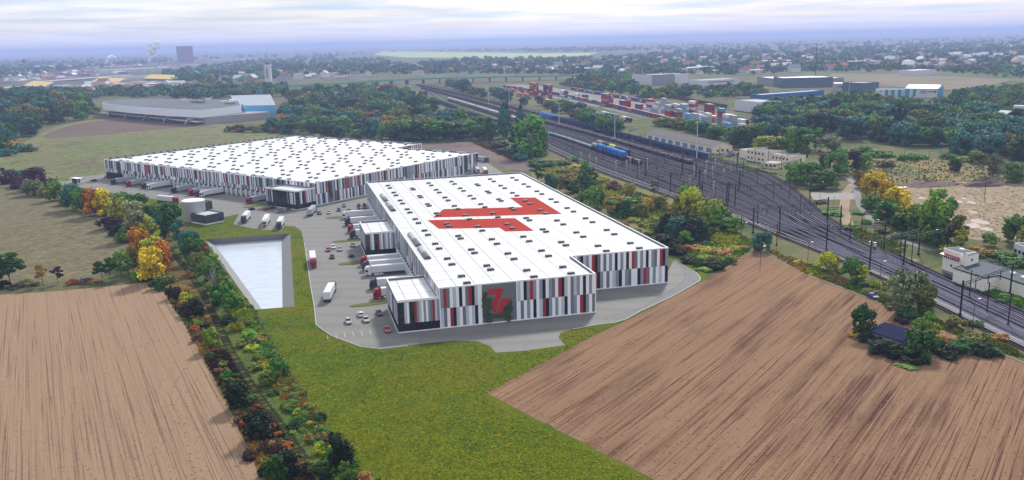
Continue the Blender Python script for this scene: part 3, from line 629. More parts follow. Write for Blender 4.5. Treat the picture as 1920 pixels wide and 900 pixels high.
for (p, d, s0) in (((0, 0), Vector((1, 0)), 9.6), ((0, 0), Vector((1, 0)), 135.1), ((0, 224.2), Vector((0, -1)), 17.1), ((0, 224.2), Vector((0, -1)), 190.6)):
    mb = MB(); nr = Vector((d.y, -d.x)); a = Vector(p) + d * s0 + nr * .08; c = a + d * 3.8; mb.quad([(*a, .45), (*c, .45), (*c, ZT), (*a, ZT)]); o = mb.build('planted_panel', PANELS[3], far)
    ivy(o, a, d, [(R.uniform(.6, 3.0), z * .5 + 3.0 + R.uniform(-.3, .3), R.uniform(.6, 1.1)) for z in range(1, 20)], 420, .22)
mb = MB(); mb.quad([(76.6, -.1, .45), (80.9, -.1, .45), (80.9, -.1, ZT), (76.6, -.1, ZT)]); mb.build('grey_panel', PANELS[2], far)
mb = MB(); mb.box((75.5, -.14, .27), (151, .26, .36)); mb.build('plinth', COPE, far)
docks(far, (0, 224.2), Vector((0, -1)), [224.2 - (32 + 4.75 * k) for k in range(34)])
mb = MB(); mb.box((-.5, 212, 2.2), (1.2, 18, 4.2)); mb.build('recessed_bay', BLACK, far)  # recess shown only as a black block before the wall
office(far, -14, 0, -.4, 26, 10.8, 9, 'RglwgwgdRlg'.replace('dR', 'dl'))
mb = MB(); mb.prism([(177.1, 95), (190, 95), (190, 125), (177.1, 125)], 0, 9.5, 0, 1, bottom=False); o = mb.build('side_block', [CORE, FROOF], far)
stripes(o, (177.3, 95), (189.8, 95), [(.4, 9.4, rand_seq(12, 44, .2))])
ZV = HF - .74; spots = []
for k in range(5):
    for u, kind in ((4.2, 'A'), (15, 'B'), (27, 'A')):
        for r_ in range(9):
            for dv in ((2.2, 10.8) if kind == 'A' else (15.6, 20.6)):
                uu, vv = u + 35.3 * k, dv + 24.9 * r_
                if uu > 175 or vv > 222 or (uu > 149 and vv < 79): continue
                if u == 4.2 and k == 0 and False: continue
                spots.append((uu, vv))
spots.sort(key=lambda s: (fu(*s)).length)
for s in spots[:100]: link('smoke_vent', VENT, far, (*s, ZV))
mb = MB()
for x, y in spots[100:]: mb.box((x, y, ZV + .22), (2.35, 1.45, .44), 1); mb.box((x, y, ZV + .6), (2.15, 1.25, .32), 1, top=0)
o = mb.build('smoke_vent_field', [VENT_T, VENT_S], far); o['kind'] = 'stuff'
for k in range(7): barrel(far, 1.9, 40 + 24.9 * k, 58 + 24.9 * k, z=ZV, r=.8)
for k in range(6): barrel(far, 174.6, 84 + 23 * k, 100 + 23 * k, z=ZV, r=1.0)
for k in range(3): barrel(far, 148.6, 8 + 23 * k, 24 + 23 * k, z=ZV, r=1.0)
mb = MB()
for k in range(30): mb.box((5 + 5.8 * k, 224.2, HF + .35), (1.6, .7, .7))
mb.build('parapet_louvre', VENT_S, far)

# ------------------------------------------------------------------ foliage
LEAF, t, b = nodes('leaves')
oi = N(t, 'ShaderNodeObjectInfo'); at_ = N(t, 'ShaderNodeAttribute', attribute_name='tone')
k = N(t, 'ShaderNodeMapRange'); k.inputs['To Min'].default_value = .45; k.inputs['To Max'].default_value = 1.6; t.links.new(at_.outputs['Fac'], k.inputs[0])
sc_ = N(t, 'ShaderNodeVectorMath', operation='SCALE'); t.links.new(oi.outputs['Color'], sc_.inputs[0]); t.links.new(k.outputs[0], sc_.inputs['Scale'])
hs = N(t, 'ShaderNodeHueSaturation'); t.links.new(sc_.outputs[0], hs.inputs['Color'])
hm_ = N(t, 'ShaderNodeMapRange'); hm_.inputs['To Min'].default_value = .485; hm_.inputs['To Max'].default_value = .515; t.links.new(oi.outputs['Random'], hm_.inputs[0]); t.links.new(hm_.outputs[0], hs.inputs['Hue'])
t.links.new(hs.outputs[0], b.inputs['Base Color']); b.inputs['Roughness'].default_value = .75; b.inputs['Specular IOR Level'].default_value = .15
BARK = plain('bark', (.075, .06, .05), .95, .3, 2); PALEBARK = plain('pale_bark', (.34, .32, .30), .9, .2, 2)
def crown_mesh(seed, kind, n, leaf):
    """unit crown: radius about 1, height 0..1; leaf-sized faces spread over lumps"""
    r = random.Random(seed); mb = MB(); tone = []; lumps = []
    if kind == 'round':
        for _ in range(26):
            a, z = r.uniform(0, 2 * PI), r.uniform(.08, .9); w = math.sin(min(1, (z + .12)) * PI * .93) ** .6
            q = w * .8 * r.random() ** .4; lumps.append((q * math.cos(a), q * math.sin(a), z, r.uniform(.16, .36), r.uniform(.1, .21)))
    elif kind == 'poplar':
        for k in range(13):
            z = .06 + .9 * k / 13; q = .35 * math.sqrt(r.random()); a = r.uniform(0, 2 * PI)
            lumps.append((q * math.cos(a), q * math.sin(a), z, .72 * (math.sin(min(1, .25 + z * .82) * PI) ** .55) * r.uniform(.8, 1.1) + .05, .085))
    elif kind == 'cone':
        for k in range(12):
            z = .04 + .9 * k / 12; q = .22 * (1 - z); a = r.uniform(0, 2 * PI)
            lumps.append((q * math.cos(a), q * math.sin(a), z, .95 * (1 - z) ** .8 * r.uniform(.8, 1.1) + .06, .06))
    elif kind == 'bush':
        for _ in range(18):
            a = r.uniform(0, 2 * PI); q = .8 * math.sqrt(r.random()); lumps.append((q * math.cos(a), q * math.sin(a), r.uniform(.12, .72 - .35 * q), r.uniform(.15, .36), r.uniform(.12, .26)))
    else:                                                             # loose, open crown
        for _ in range(17):
            a, z = r.uniform(0, 2 * PI), r.uniform(.05, .92); q = .85 * math.sqrt(r.random()) * math.sin(min(1, z + .15) * PI * .9) ** .5
            lumps.append((q * math.cos(a), q * math.sin(a), z, r.uniform(.16, .32), r.uniform(.06, .12)))
    lt = [r.uniform(.15, .8) for _ in lumps]; wt_ = [l[3] ** 2 for l in lumps]
    for _ in range(n):
        j = r.choices(range(len(lumps)), wt_)[0]; L = lumps[j]
        d = Vector((r.gauss(0, 1), r.gauss(0, 1), r.gauss(.15, 1))).normalized(); s = r.uniform(.62, 1.08)
        if r.random() < .12: s = r.uniform(1.05, 1.45)
        p = Vector((L[0] + d.x * L[3] * s, L[1] + d.y * L[3] * s, max(.0, L[2] + d.z * L[4] * s)))
        nn = (d + Vector((r.uniform(-.8, .8), r.uniform(-.8, .8), r.uniform(-.5, .9)))).normalized(); u = nn.orthogonal().normalized(); u = Matrix.Rotation(r.uniform(0, 6.3), 3, nn) @ u; w = nn.cross(u)
        h = leaf * r.uniform(.6, 1.25); f = L[4] / L[3] * 1.6 + .15
        def P(a, c): q = u * a + w * c; return (p.x + q.x, p.y + q.y, p.z + q.z * min(.5, f))
        mb.quad([P(-h, -h * .3), P(h * .1, -h * .75), P(h, .2 * h), P(0, h * .7)]); tone.append(min(1, max(0, lt[j] + r.uniform(-.35, .35))))
    me = mb.mesh('crown', LEAF); tones(me, tone); return me
def trunk_mesh(seed, kind):
    """unit trunk with limbs: reaches z = 1 (tree height), limbs spread in the crown"""
    r = random.Random(seed); mb = MB(); top = .55 if kind != 'bare' else .7
    mb.tube((0, 0, 0), (0, 0, .28), .05, .038, n=7, caps=False); mb.tube((0, 0, .28), (r.uniform(-.05, .05), r.uniform(-.05, .05), top), .038, .02, n=6, caps=False); mb.tube((0, 0, top), (r.uniform(-.1, .1), 0, .93), .02, .006, n=4, caps=False)
    for k in range(8 if kind != 'bare' else 22):
        a = r.uniform(0, 6.3); z = r.uniform(.25, .6 if kind != 'bare' else .8); q = r.uniform(.3, .7); p = Vector((q * math.cos(a), q * math.sin(a), min(.97, z + r.uniform(.12, .3))))
        m = Vector((p.x * .5, p.y * .5, (z + p.z) / 2 + .01)); mb.tube((0, 0, z), m, .02, .012, n=4, caps=False); mb.tube(m, p, .012, .004, n=4, caps=False)
        if kind == 'bare':
            for _ in range(4): mb.tube(m.lerp(p, r.random()), p + Vector((r.uniform(-.25, .25), r.uniform(-.25, .25), r.uniform(0, .12))), .007, .003, n=3, caps=False)
    return mb.mesh('trunk', [PALEBARK if kind == 'bare' else BARK])
CROWNS = {'round': [crown_mesh(k, 'round', 2600, .10) for k in range(6)], 'loose': [crown_mesh(20 + k, 'loose', 1900, .10) for k in range(3)],
          'poplar': [crown_mesh(30 + k, 'poplar', 2200, .14) for k in range(2)], 'cone': [crown_mesh(40 + k, 'cone', 1500, .13) for k in range(2)],
          'bush': [crown_mesh(50 + k, 'bush', 1500, .11) for k in range(5)]}
TRUNKS = [trunk_mesh(60 + k, 'x') for k in range(3)]; BARE = trunk_mesh(70, 'bare')
COL = dict(dg=(.036, .108, .018), mg=(.09, .22, .03), lg=(.15, .28, .026), yg=(.36, .37, .025), ye=(.66, .47, .018), orr=(.58, .23, .016), ru=(.30, .085, .02), pu=(.075, .032, .05),
           ol=(.15, .165, .03), te=(.042, .155, .105), bk=(.014, .032, .012), br=(.17, .085, .045), gr=(.19, .23, .10), rd=(.42, .06, .025), oc=(.34, .21, .05), mr=(.055, .028, .016))
WORD = dict(dg='dark green', mg='mid green', lg='light green', yg='yellow green', ye='golden yellow', orr='orange', ru='rust red', pu='purple brown', ol='olive', te='bluish green', bk='blackish green', br='brown', gr='silvery green', rd='bright red', oc='ochre', mr='dark maroon')
def jit(c): k = R.uniform(.8, 1.25); return (c[0] * k, c[1] * k * R.uniform(.92, 1.08), c[2] * k, 1)
def tree(p, h, w, c, kind='round', name='broadleaf_tree', label=None, group=None, order='left', cat='tree', clear=.16, bark=None):
    o = thing(name, label, cat, (p.x, p.y, 0), R.uniform(0, 6.3), group, order)
    s = link('trunk', BARE if kind == 'bare' else R.choice(TRUNKS), o); s.scale = (w * 1.0 if kind == 'bare' else h * .32, w * 1.0 if kind == 'bare' else h * .32, h * .97)
    if kind != 'bare':
        cw = link('crown', R.choice(CROWNS[kind]), o, (0, 0, h * clear)); cw.scale = (w, w * R.uniform(.88, 1.1), h * (1 - clear)); cw.color = jit(COL[c])
    return o
def shrub(p, h, w, c, label, group=None, order='left', name='shrub'):
    o = link(name, R.choice(CROWNS['bush']), None, (p.x, p.y, -.05), R.uniform(0, 6.3)); o.scale = (w, w * R.uniform(.8, 1.15), h); o.color = jit(COL[c])
    return tag(o, label, 'shrub', group, order)
def inside(p, poly):
    x, y = p; c = False; n = len(poly)
    for k in range(n):
        (x1, y1), (x2, y2) = poly[k], poly[k - 1]
        if (y1 > y) != (y2 > y) and x < (x2 - x1) * (y - y1) / (y2 - y1) + x1: c = not c
    return c
def spread(poly, n, gap, ratio=2.0, rnd=R):
    """pixel spots inside a polygon, GAP apart (in pixels across)"""
    xs = [p[0] for p in poly]; ys = [p[1] for p in poly]; out = []; tries = 0
    while len(out) < n and tries < n * 60:
        tries += 1; p = (rnd.uniform(min(xs), max(xs)), rnd.uniform(min(ys), max(ys)))
        if inside(p, poly) and all(abs(p[0] - q[0]) > gap or abs(p[1] - q[1]) * ratio > gap for q in out): out.append(p)
    return out
def W(p, wpx): return (at(p[0] + wpx, p[1]) - at(*p)).length          # WPX photo pixels in metres there

# hedgerow along the disused railway: (x, y of the foot, width px, height px, colour, kind)
HEDGE = [(8, 345, 46, 42, 'pu', 'b'), (30, 350, 40, 34, 'pu', 'b'), (28, 332, 34, 26, 'te', 'b'), (48, 352, 40, 32, 'pu', 'b'), (68, 356, 44, 38, 'pu', 'r'), (90, 352, 40, 34, 'pu', 'b'), (62, 366, 44, 28, 'gr', 'r'), (86, 368, 34, 26, 'ol', 'b'), (104, 376, 40, 34, 'lg', 'r'), (122, 384, 36, 32, 'ol', 'b'),
         (138, 392, 44, 44, 'te', 'r'), (126, 374, 30, 18, 'bk', 'b'), (152, 396, 38, 40, 'mg', 'r'), (168, 398, 34, 36, 'dg', 'b'), (178, 404, 44, 48, 'orr', 'r'), (198, 404, 46, 46, 'ye', 'r'), (222, 424, 40, 50, 'yg', 'r'), (205, 430, 46, 34, 'pu', 'b'), (222, 440, 36, 30, 'bk', 'b'), (190, 374, 44, 22, 'mg', 'b'), (214, 384, 44, 26, 'te', 'b'),
         (236, 396, 46, 34, 'mg', 'r'), (262, 404, 44, 38, 'mg', 'r'), (255, 446, 60, 66, 'gr', 'l'), (244, 452, 52, 44, 'mg', 'b'), (284, 430, 46, 42, 'dg', 'r'), (318, 446, 62, 62, 'dg', 'r'), (300, 448, 46, 44, 'te', 'r'), (334, 460, 38, 48, 'te', 'l'), (283, 462, 40, 54, 'yg', 'l'),
         (264, 492, 52, 64, 'orr', 'r'), (292, 504, 56, 60, 'yg', 'r'), (306, 512, 44, 56, 'orr', 'r'), (318, 490, 30, 34, 'ru', 'b'), (286, 528, 58, 62, 'ye', 'r'), (272, 510, 34, 36, 'oc', 'b'), (250, 508, 28, 44, 'ol', 'l'), (262, 526, 40, 34, 'mg', 'b'), (312, 530, 40, 40, 'ol', 'b'), (296, 544, 44, 38, 'dg', 'b'),
         (356, 474, 44, 40, 'te', 'r'), (366, 492, 46, 46, 'dg', 'r'), (374, 470, 30, 26, 'ru', 'b'), (388, 498, 34, 34, 'mg', 'b'), (372, 512, 40, 38, 'ol', 'r'), (384, 528, 44, 36, 'mg', 'r'), (360, 520, 26, 24, 'orr', 'b'), (402, 548, 46, 50, 'mg', 'l'), (394, 544, 24, 34, 'orr', 'b'), (418, 552, 42, 40, 'dg', 'b'), (428, 590, 64, 60, 'mg', 'l'), (412, 574, 34, 40, 'dg', 'r'), (444, 578, 38, 34, 'dg', 'b'), (432, 606, 40, 30, 'bk', 'b'),
         (334, 556, 26, 40, 'rd', 'b'), (326, 560, 34, 50, 'pu', 'b'), (346, 552, 30, 36, 'oc', 'b'), (350, 566, 32, 36, 'yg', 'b'), (368, 570, 26, 34, 'orr', 'b'), (346, 578, 32, 30, 'orr', 'b'), (366, 588, 42, 28, 'bk', 'r'), (388, 606, 24, 22, 'rd', 'b'), (374, 612, 28, 26, 'lg', 'b'), (398, 656, 38, 40, 'lg', 'r'), (352, 594, 26, 30, 'pu', 'b'), (376, 640, 40, 26, 'br', 'b'), (396, 624, 20, 20, 'ye', 'b'),
         (446, 620, 40, 34, 'yg', 'b'), (462, 612, 30, 34, 'yg', 'l'), (468, 634, 44, 34, 'lg', 'b'), (456, 650, 38, 26, 'ol', 'b'), (474, 656, 34, 22, 'yg', 'b'), (500, 650, 22, 24, 'mg', 'b'), (508, 672, 26, 26, 'dg', 'b'), (480, 692, 40, 28, 'ol', 'b'), (508, 700, 26, 26, 'lg', 'b'), (524, 712, 44, 40, 'mg', 'r'), (500, 724, 36, 28, 'lg', 'r'), (512, 740, 30, 16, 'dg', 'b'),
         (426, 712, 30, 34, 'mg', 'b'), (440, 720, 26, 22, 'dg', 'b'), (452, 734, 28, 26, 'orr', 'b'), (446, 766, 52, 44, 'bk', 'r'), (454, 790, 44, 26, 'ru', 'b'), (472, 782, 22, 14, 'dg', 'b'), (484, 824, 62, 50, 'bk', 'r'), (508, 846, 54, 44, 'pu', 'b'), (514, 844, 34, 36, 'orr', 'b'), (540, 900, 60, 52, 'bk', 'r'), (520, 920, 46, 60, 'dg', 'r'), (470, 858, 46, 30, 'pu', 'b'), (500, 890, 46, 40, 'bk', 'b'),
         (545, 735, 38, 20, 'ol', 'b'), (570, 744, 22, 20, 'dg', 'b'), (600, 790, 32, 34, 'dg', 'b'), (552, 804, 36, 18, 'bk', 'b'), (588, 828, 36, 26, 'ol', 'b'), (598, 852, 30, 34, 'orr', 'b'), (612, 832, 26, 32, 'ru', 'b'), (640, 884, 64, 66, 'bk', 'r'), (604, 884, 46, 36, 'dg', 'b'), (616, 905, 46, 36, 'bk', 'b'), (648, 914, 34, 44, 'mg', 'l'), (664, 930, 44, 44, 'dg', 'r'), (690, 935, 44, 50, 'oc', 'l'), (712, 950, 40, 50, 'dg', 'l'), (676, 945, 40, 34, 'lg', 'b'), (572, 870, 30, 14, 'ol', 'b'), (548, 812, 20, 10, 'lg', 'b')]
G1 = 'trees and bushes of the hedgerow along the disused railway'
KNAME = {'r': ('round', 'broadleaf_tree', 'tree'), 'l': ('loose', 'broadleaf_tree', 'open tree'), 'p': ('poplar', 'poplar_tree', 'poplar'), 'c': ('cone', 'conifer_tree', 'conifer')}
def plant(x, y, w, h, c, k, where_, group, order='left', nm=None):
    p = at(x, y); ww = W((x, y), w) / 2 * 1.08; d = (p - Vector((0, 0, H))); hh = W((x, y), h) / math.cos(math.atan2(H, p.to_2d().length)) * (1.0 if k != 'b' else .92)
    top = abs(h)
    if k == 'b': return shrub(p, hh * .9, ww, c, f'{WORD[c]} bush {where_}', group, order, 'hedgerow_bush' if group == G1 else 'shrub')
    kind, name, word = KNAME[k]
    return tree(p, hh, ww, c, kind, nm or name, f'{WORD[c]} {word} {where_}', group, order, clear=.08 if k != 'l' else .18)
for x, y, w, h, c, k in HEDGE:
    side = 'beside the meadow' if y < 400 and x < 160 else ('beside the stubble field' if y < 548 and x < 345 else ('beside the west ploughed field' if x < 336 + (y - 480) * .62 else 'on the lawn side of the railway'))
    if k == 'b' and y > 470: c = {'pu': 'mr', 'orr': R.choice(('oc', 'yg', 'orr')), 'ru': 'br', 'rd': R.choice(('ru', 'oc'))}.get(c, c); w, h = w * .85, h * .8
    plant(x, y, w * .9, h, c, k, side, G1, 'far')
for zone, n, cols, side in (([(352, 462), (388, 462), (440, 540), (480, 592), (546, 706), (621, 822), (690, 920), (640, 920), (560, 800), (520, 740), (470, 660), (430, 590), (400, 545)], 125, ['mg', 'dg', 'lg', 'yg', 'ol', 'mg', 'oc', 'lg'], 'on the lawn side of the railway'), ([(305, 540), (330, 555), (370, 585), (410, 650), (440, 700), (480, 755), (520, 810), (565, 880), (540, 915), (500, 880), (430, 740), (350, 600)], 60, ['mg', 'ol', 'oc', 'br', 'dg', 'ru', 'lg', 'mr'], 'beside the west ploughed field')):
    for q in spread(zone, n, 7, 1.4):
        z_ = R.uniform(9, 19) * (.7 + q[1] / 1800); plant(*q, z_ * 1.2, z_ * .9, R.choice(cols), 'b', side, G1, 'far')
p = at(252, 444); tree(p, 17, 5.5, 'gr', 'bare', 'bare_tree', 'leafless pale grey tree standing out of the hedgerow by the stubble field')
p = at(400, 560); tree(p, 12, 3, 'gr', 'bare', 'bare_tree', 'leafless pale tree in the hedgerow beside the pond bank')
# trees on the strip between the stubble field and the ploughed field
for x, y, w, h, c, k, lab in ((20, 537, 62, 56, 'dg', 'l', 'large ragged dark tree at the outer end of the strip between the two western fields'), (-8, 540, 40, 40, 'dg', 'l', 'ragged dark tree cut by the frame edge between the two western fields'), (81, 536, 24, 38, 'oc', 'l', 'small brownish gold tree on the strip above the ploughed field'),
        (109, 532, 24, 28, 'pu', 'l', 'small dark purple tree on the strip above the ploughed field'), (192, 526, 32, 34, 'dg', 'l', 'low flat crowned tree on the strip, first of the small group near the hedgerow'), (207, 525, 26, 38, 'dg', 'l', 'thin stemmed tree in the middle of the small group near the hedgerow'), (228, 522, 40, 46, 'mg', 'r', 'full round green tree of the small group near the hedgerow'), (242, 520, 22, 32, 'mg', 'l', 'narrow leaning tree next to the hedgerow end of the strip')):
    p = at(x, y); tree(p, W((x, y), h) * 1.1, W((x, y), w) / 2, c, KNAME[k][0], 'broadleaf_tree', lab, 'trees on the strip between the western fields', clear=.35)
for x, y, w, c in ((2, 540, 40, 'bk'), (50, 534, 36, 'ol'), (62, 536, 26, 'gr'), (140, 532, 30, 'ru'), (160, 530, 30, 'pu'), (178, 530, 26, 'oc'), (30, 541, 30, 'pu'), (254, 522, 26, 'ol'), (270, 524, 26, 'dg')):
    p = at(x, y); shrub(p, W((x, y), w) * .4, W((x, y), w) / 2, c, f'low {WORD[c]} bush on the strip between the western fields', 'bushes on the strip between the western fields')
# wood in the upper left corner
for p_, c in zip(spread([(-40, 300), (-40, 205), (60, 196), (130, 206), (172, 212), (160, 226), (100, 236), (50, 262), (20, 280)], 46, 12, 1.6), R.choices(['te', 'dg', 'mg', 'ol', 'te'], k=60)):
    plant(*p_, 34, 30, c, 'r', 'in the wood beyond the meadow', 'trees of the wood beyond the meadow')
for x, y, w, c in ((8, 282, 36, 'oc'), (28, 278, 30, 'orr'), (44, 284, 34, 'te'), (14, 292, 34, 'te'), (-8, 292, 34, 'dg'), (58, 284, 24, 'mg'), (150, 214, 34, 'oc'), (128, 218, 34, 'br'), (168, 214, 30, 'ol')):
    plant(x, y, w, w * .7, c, 'b', 'at the edge of the wood beyond the meadow', 'bushes at the edge of the wood')
# scrub behind the large warehouse
Z = [(520, 244), (535, 222), (545, 190), (600, 172), (760, 172), (800, 205), (900, 245), (950, 262), (860, 258), (760, 262), (690, 262), (620, 256), (560, 248)]
sp = sorted(spread(Z, 120, 11, 2.2), key=lambda p: p[1])
for p_ in sp:
    f = (p_[1] - 170) / 95; c = R.choices(['dg', 'te', 'mg', 'ol', 'br', 'lg', 'oc'], (12, 24, 28, 20, 4, 10, 4))[0]
    sz = (18 + 26 * f) * R.uniform(.6, 1.1); plant(*p_, sz * 1.1, sz * .8, c, 'r' if sz > 22 else 'b', 'in the scrub behind the large warehouse', 'trees and bushes of the scrub behind the large warehouse', nm='scrub_tree')
for x, y, w, h, c in ((752, 262, 54, 30, 'dg'), (775, 264, 64, 36, 'dg'), (820, 263, 70, 36, 'mg'), (850, 262, 58, 32, 'dg'), (697, 258, 40, 34, 'te'), (868, 252, 30, 24, 'br'), (885, 256, 30, 22, 'mg'), (905, 262, 44, 26, 'dg'), (756, 262, 22, 12, 'yg'), (776, 266, 26, 14, 'te'), (680, 222, 22, 18, 'dg'), (512, 246, 28, 22, 'te'), (528, 248, 30, 20, 'mg'), (545, 250, 30, 18, 'dg'), (585, 250, 30, 22, 'te'), (615, 255, 30, 20, 'dg'), (640, 258, 34, 20, 'dg'), (670, 258, 26, 14, 'lg')):
    plant(x, y, w, h, c, 'r', 'at the warehouse edge of the scrub', 'trees at the warehouse edge of the scrub')
for x, y, w, h, c, k, lab in ((918, 265, 17, 44, 'dg', 'p', 'slim dark poplar, shortest of the three beside the tracks'), (947, 258, 26, 66, 'te', 'p', 'slim dark poplar, tallest and broadest of the three beside the tracks'), (977, 246, 18, 50, 'te', 'p', 'slim poplar just behind the big rounded tree beside the tracks'),
        (993, 292, 78, 72, 'mg', 'r', 'very large rounded green tree beside the tracks below the poplars'), (1014, 290, 40, 46, 'gr', 'r', 'paler green tree leaning out of the very large rounded tree'), (972, 284, 40, 40, 'dg', 'r', 'dark green tree under the near side of the very large rounded tree')):
    p = at(x, y); tree(p, W((x, y), h) * 1.05, W((x, y), w) / 2, c, KNAME[k][0], KNAME[k][1], lab, clear=.04)
# bushes between the near warehouse and the tracks
BANKB = [(935, 278, 40, 20, 'dg', 'b'), (955, 288, 40, 22, 'te', 'b'), (975, 300, 40, 22, 'te', 'b'), (1000, 310, 36, 18, 'mg', 'b'), (1022, 312, 46, 20, 'dg', 'b'), (1040, 310, 30, 16, 'mg', 'b'), (1060, 308, 30, 16, 'ol', 'b'), (1085, 314, 20, 12, 'ye', 'b'), (1096, 322, 22, 20, 'lg', 'r'), (1072, 302, 28, 16, 'mg', 'b'), (1056, 324, 24, 14, 'ol', 'b'),
         (1008, 340, 30, 30, 'dg', 'l'), (1030, 356, 24, 30, 'te', 'r'), (1040, 352, 22, 22, 'mg', 'r'), (1060, 362, 36, 30, 'ol', 'r'), (1078, 372, 34, 34, 'dg', 'l'), (1100, 366, 38, 50, 'dg', 'l'), (1112, 352, 22, 40, 'dg', 'l'), (1106, 400, 52, 50, 'mg', 'r'), (1122, 390, 28, 34, 'dg', 'r'), (1130, 342, 26, 16, 'yg', 'b'), (1122, 336, 26, 14, 'yg', 'b'), (1151, 356, 32, 26, 'br', 'b'), (1178, 366, 26, 22, 'yg', 'r'),
         (1145, 384, 24, 16, 'mg', 'b'), (1183, 380, 34, 16, 'mg', 'b'), (1205, 380, 30, 18, 'dg', 'b'), (1228, 366, 20, 26, 'gr', 'l'), (1210, 396, 32, 30, 'oc', 'b'), (1236, 392, 38, 26, 'ol', 'r'), (1174, 408, 36, 36, 'dg', 'c'), (1168, 404, 30, 26, 'bk', 'r'), (1150, 404, 24, 20, 'dg', 'b'), (1214, 392, 24, 22, 'ye', 'r'), (1203, 408, 28, 26, 'ol', 'r'), (1256, 394, 30, 18, 'oc', 'b'),
         (1275, 404, 36, 40, 'yg', 'r'), (1297, 404, 50, 52, 'yg', 'r'), (1290, 394, 40, 48, 'lg', 'r'), (1327, 412, 40, 40, 'yg', 'r'), (1345, 424, 50, 42, 'lg', 'r'), (1362, 436, 40, 26, 'mg', 'r'), (1378, 440, 36, 36, 'lg', 'l'), (1340, 404, 30, 30, 'yg', 'r'),
         (1250, 440, 48, 44, 'bk', 'c'), (1270, 446, 44, 40, 'te', 'r'), (1290, 452, 60, 46, 'bk', 'c'), (1312, 448, 44, 40, 'dg', 'r'), (1330, 440, 30, 20, 'dg', 'b'), (1286, 460, 28, 28, 'mg', 'r'), (1188, 416, 30, 14, 'yg', 'b'), (1210, 424, 34, 14, 'ol', 'b'), (1240, 446, 30, 12, 'ru', 'b'), (1220, 440, 24, 12, 'mg', 'b'), (1232, 452, 40, 16, 'bk', 'b'), (1246, 470, 50, 30, 'bk', 'r'), (1270, 478, 46, 28, 'bk', 'b'), (1286, 470, 30, 18, 'rd', 'b'),
         (1310, 470, 40, 18, 'oc', 'b'), (1330, 474, 44, 18, 'yg', 'b'), (1352, 476, 40, 20, 'oc', 'b'), (1375, 470, 34, 14, 'yg', 'b'), (1390, 466, 26, 10, 'oc', 'b'), (1296, 492, 36, 22, 'bk', 'b'), (1314, 498, 34, 24, 'dg', 'b'), (1346, 504, 42, 28, 'bk', 'b'), (1362, 494, 34, 22, 'mg', 'b'), (1330, 494, 30, 22, 'ol', 'b'), (1320, 508, 30, 10, 'lg', 'b'), (1325, 486, 30, 14, 'yg', 'b'), (1372, 484, 24, 12, 'oc', 'b'),
         (1130, 410, 26, 14, 'ol', 'b'), (1120, 404, 20, 12, 'oc', 'b'), (1148, 418, 24, 10, 'ol', 'b'), (1168, 424, 26, 12, 'br', 'b'), (1190, 434, 30, 12, 'mg', 'b'), (1158, 374, 30, 12, 'oc', 'b'), (1088, 340, 28, 12, 'ol', 'b')]
for x, y, w, h, c, k in BANKB: plant(x, y, w, h, c, k, 'on the bank beside the near warehouse', 'trees and bushes of the railway bank')
# row along the farm track and the clump in the east field
for x, y, w, h, c, k in ((1428, 470, 38, 36, 'te', 'r'), (1452, 475, 20, 14, 'yg', 'b'), (1478, 486, 20, 10, 'ol', 'b'), (1500, 494, 26, 10, 'yg', 'b'), (1549, 512, 46, 40, 'yg', 'r'), (1572, 512, 20, 16, 'oc', 'b'), (1594, 528, 48, 46, 'mg', 'r'), (1614, 532, 34, 36, 'yg', 'l'), (1612, 540, 40, 26, 'dg', 'b'), (1640, 540, 30, 24, 'yg', 'b'), (1660, 550, 28, 22, 'yg', 'l'), (1630, 548, 34, 14, 'ol', 'b'),
        (1690, 586, 60, 80, 'gr', 'r'), (1716, 580, 50, 72, 'gr', 'r'), (1734, 590, 48, 58, 'ol', 'r'), (1700, 596, 50, 40, 'dg', 'b'), (1672, 578, 30, 20, 'ol', 'b'), (1744, 600, 30, 30, 'lg', 'b')):
    plant(x, y, w, h, c, k, 'in the row beside the farm track', 'trees and bushes beside the farm track')
for x, y, w, h, c, k in ((1617, 630, 46, 58, 'dg', 'r'), (1600, 632, 18, 16, 'ye', 'b'), (1630, 640, 44, 22, 'bk', 'b'), (1650, 658, 62, 40, 'bk', 'b'), (1682, 668, 56, 44, 'bk', 'b'), (1724, 668, 64, 52, 'dg', 'r'), (1750, 660, 50, 40, 'bk', 'b'), (1712, 678, 60, 26, 'bk', 'b'), (1728, 630, 40, 34, 'lg', 'r'), (1752, 634, 30, 28, 'yg', 'r'), (1757, 646, 36, 30, 'oc', 'b'), (1782, 650, 36, 26, 'oc', 'b'), (1790, 616, 40, 24, 'ol', 'r'), (1812, 660, 62, 40, 'dg', 'b'), (1842, 664, 54, 34, 'bk', 'b'), (1864, 664, 40, 24, 'dg', 'b'), (1692, 606, 32, 16, 'pu', 'b'), (1780, 668, 50, 32, 'bk', 'b'), (1820, 640, 40, 28, 'ol', 'b'), (1845, 640, 40, 24, 'ol', 'b'), (1700, 688, 40, 8, 'lg', 'b'), (1870, 636, 40, 20, 'oc', 'b'), (1830, 612, 30, 18, 'mg', 'b')):
    plant(x, y, w, h, c, k, 'in the clump by the blue roofed shed', 'trees and bushes of the clump in the east field')
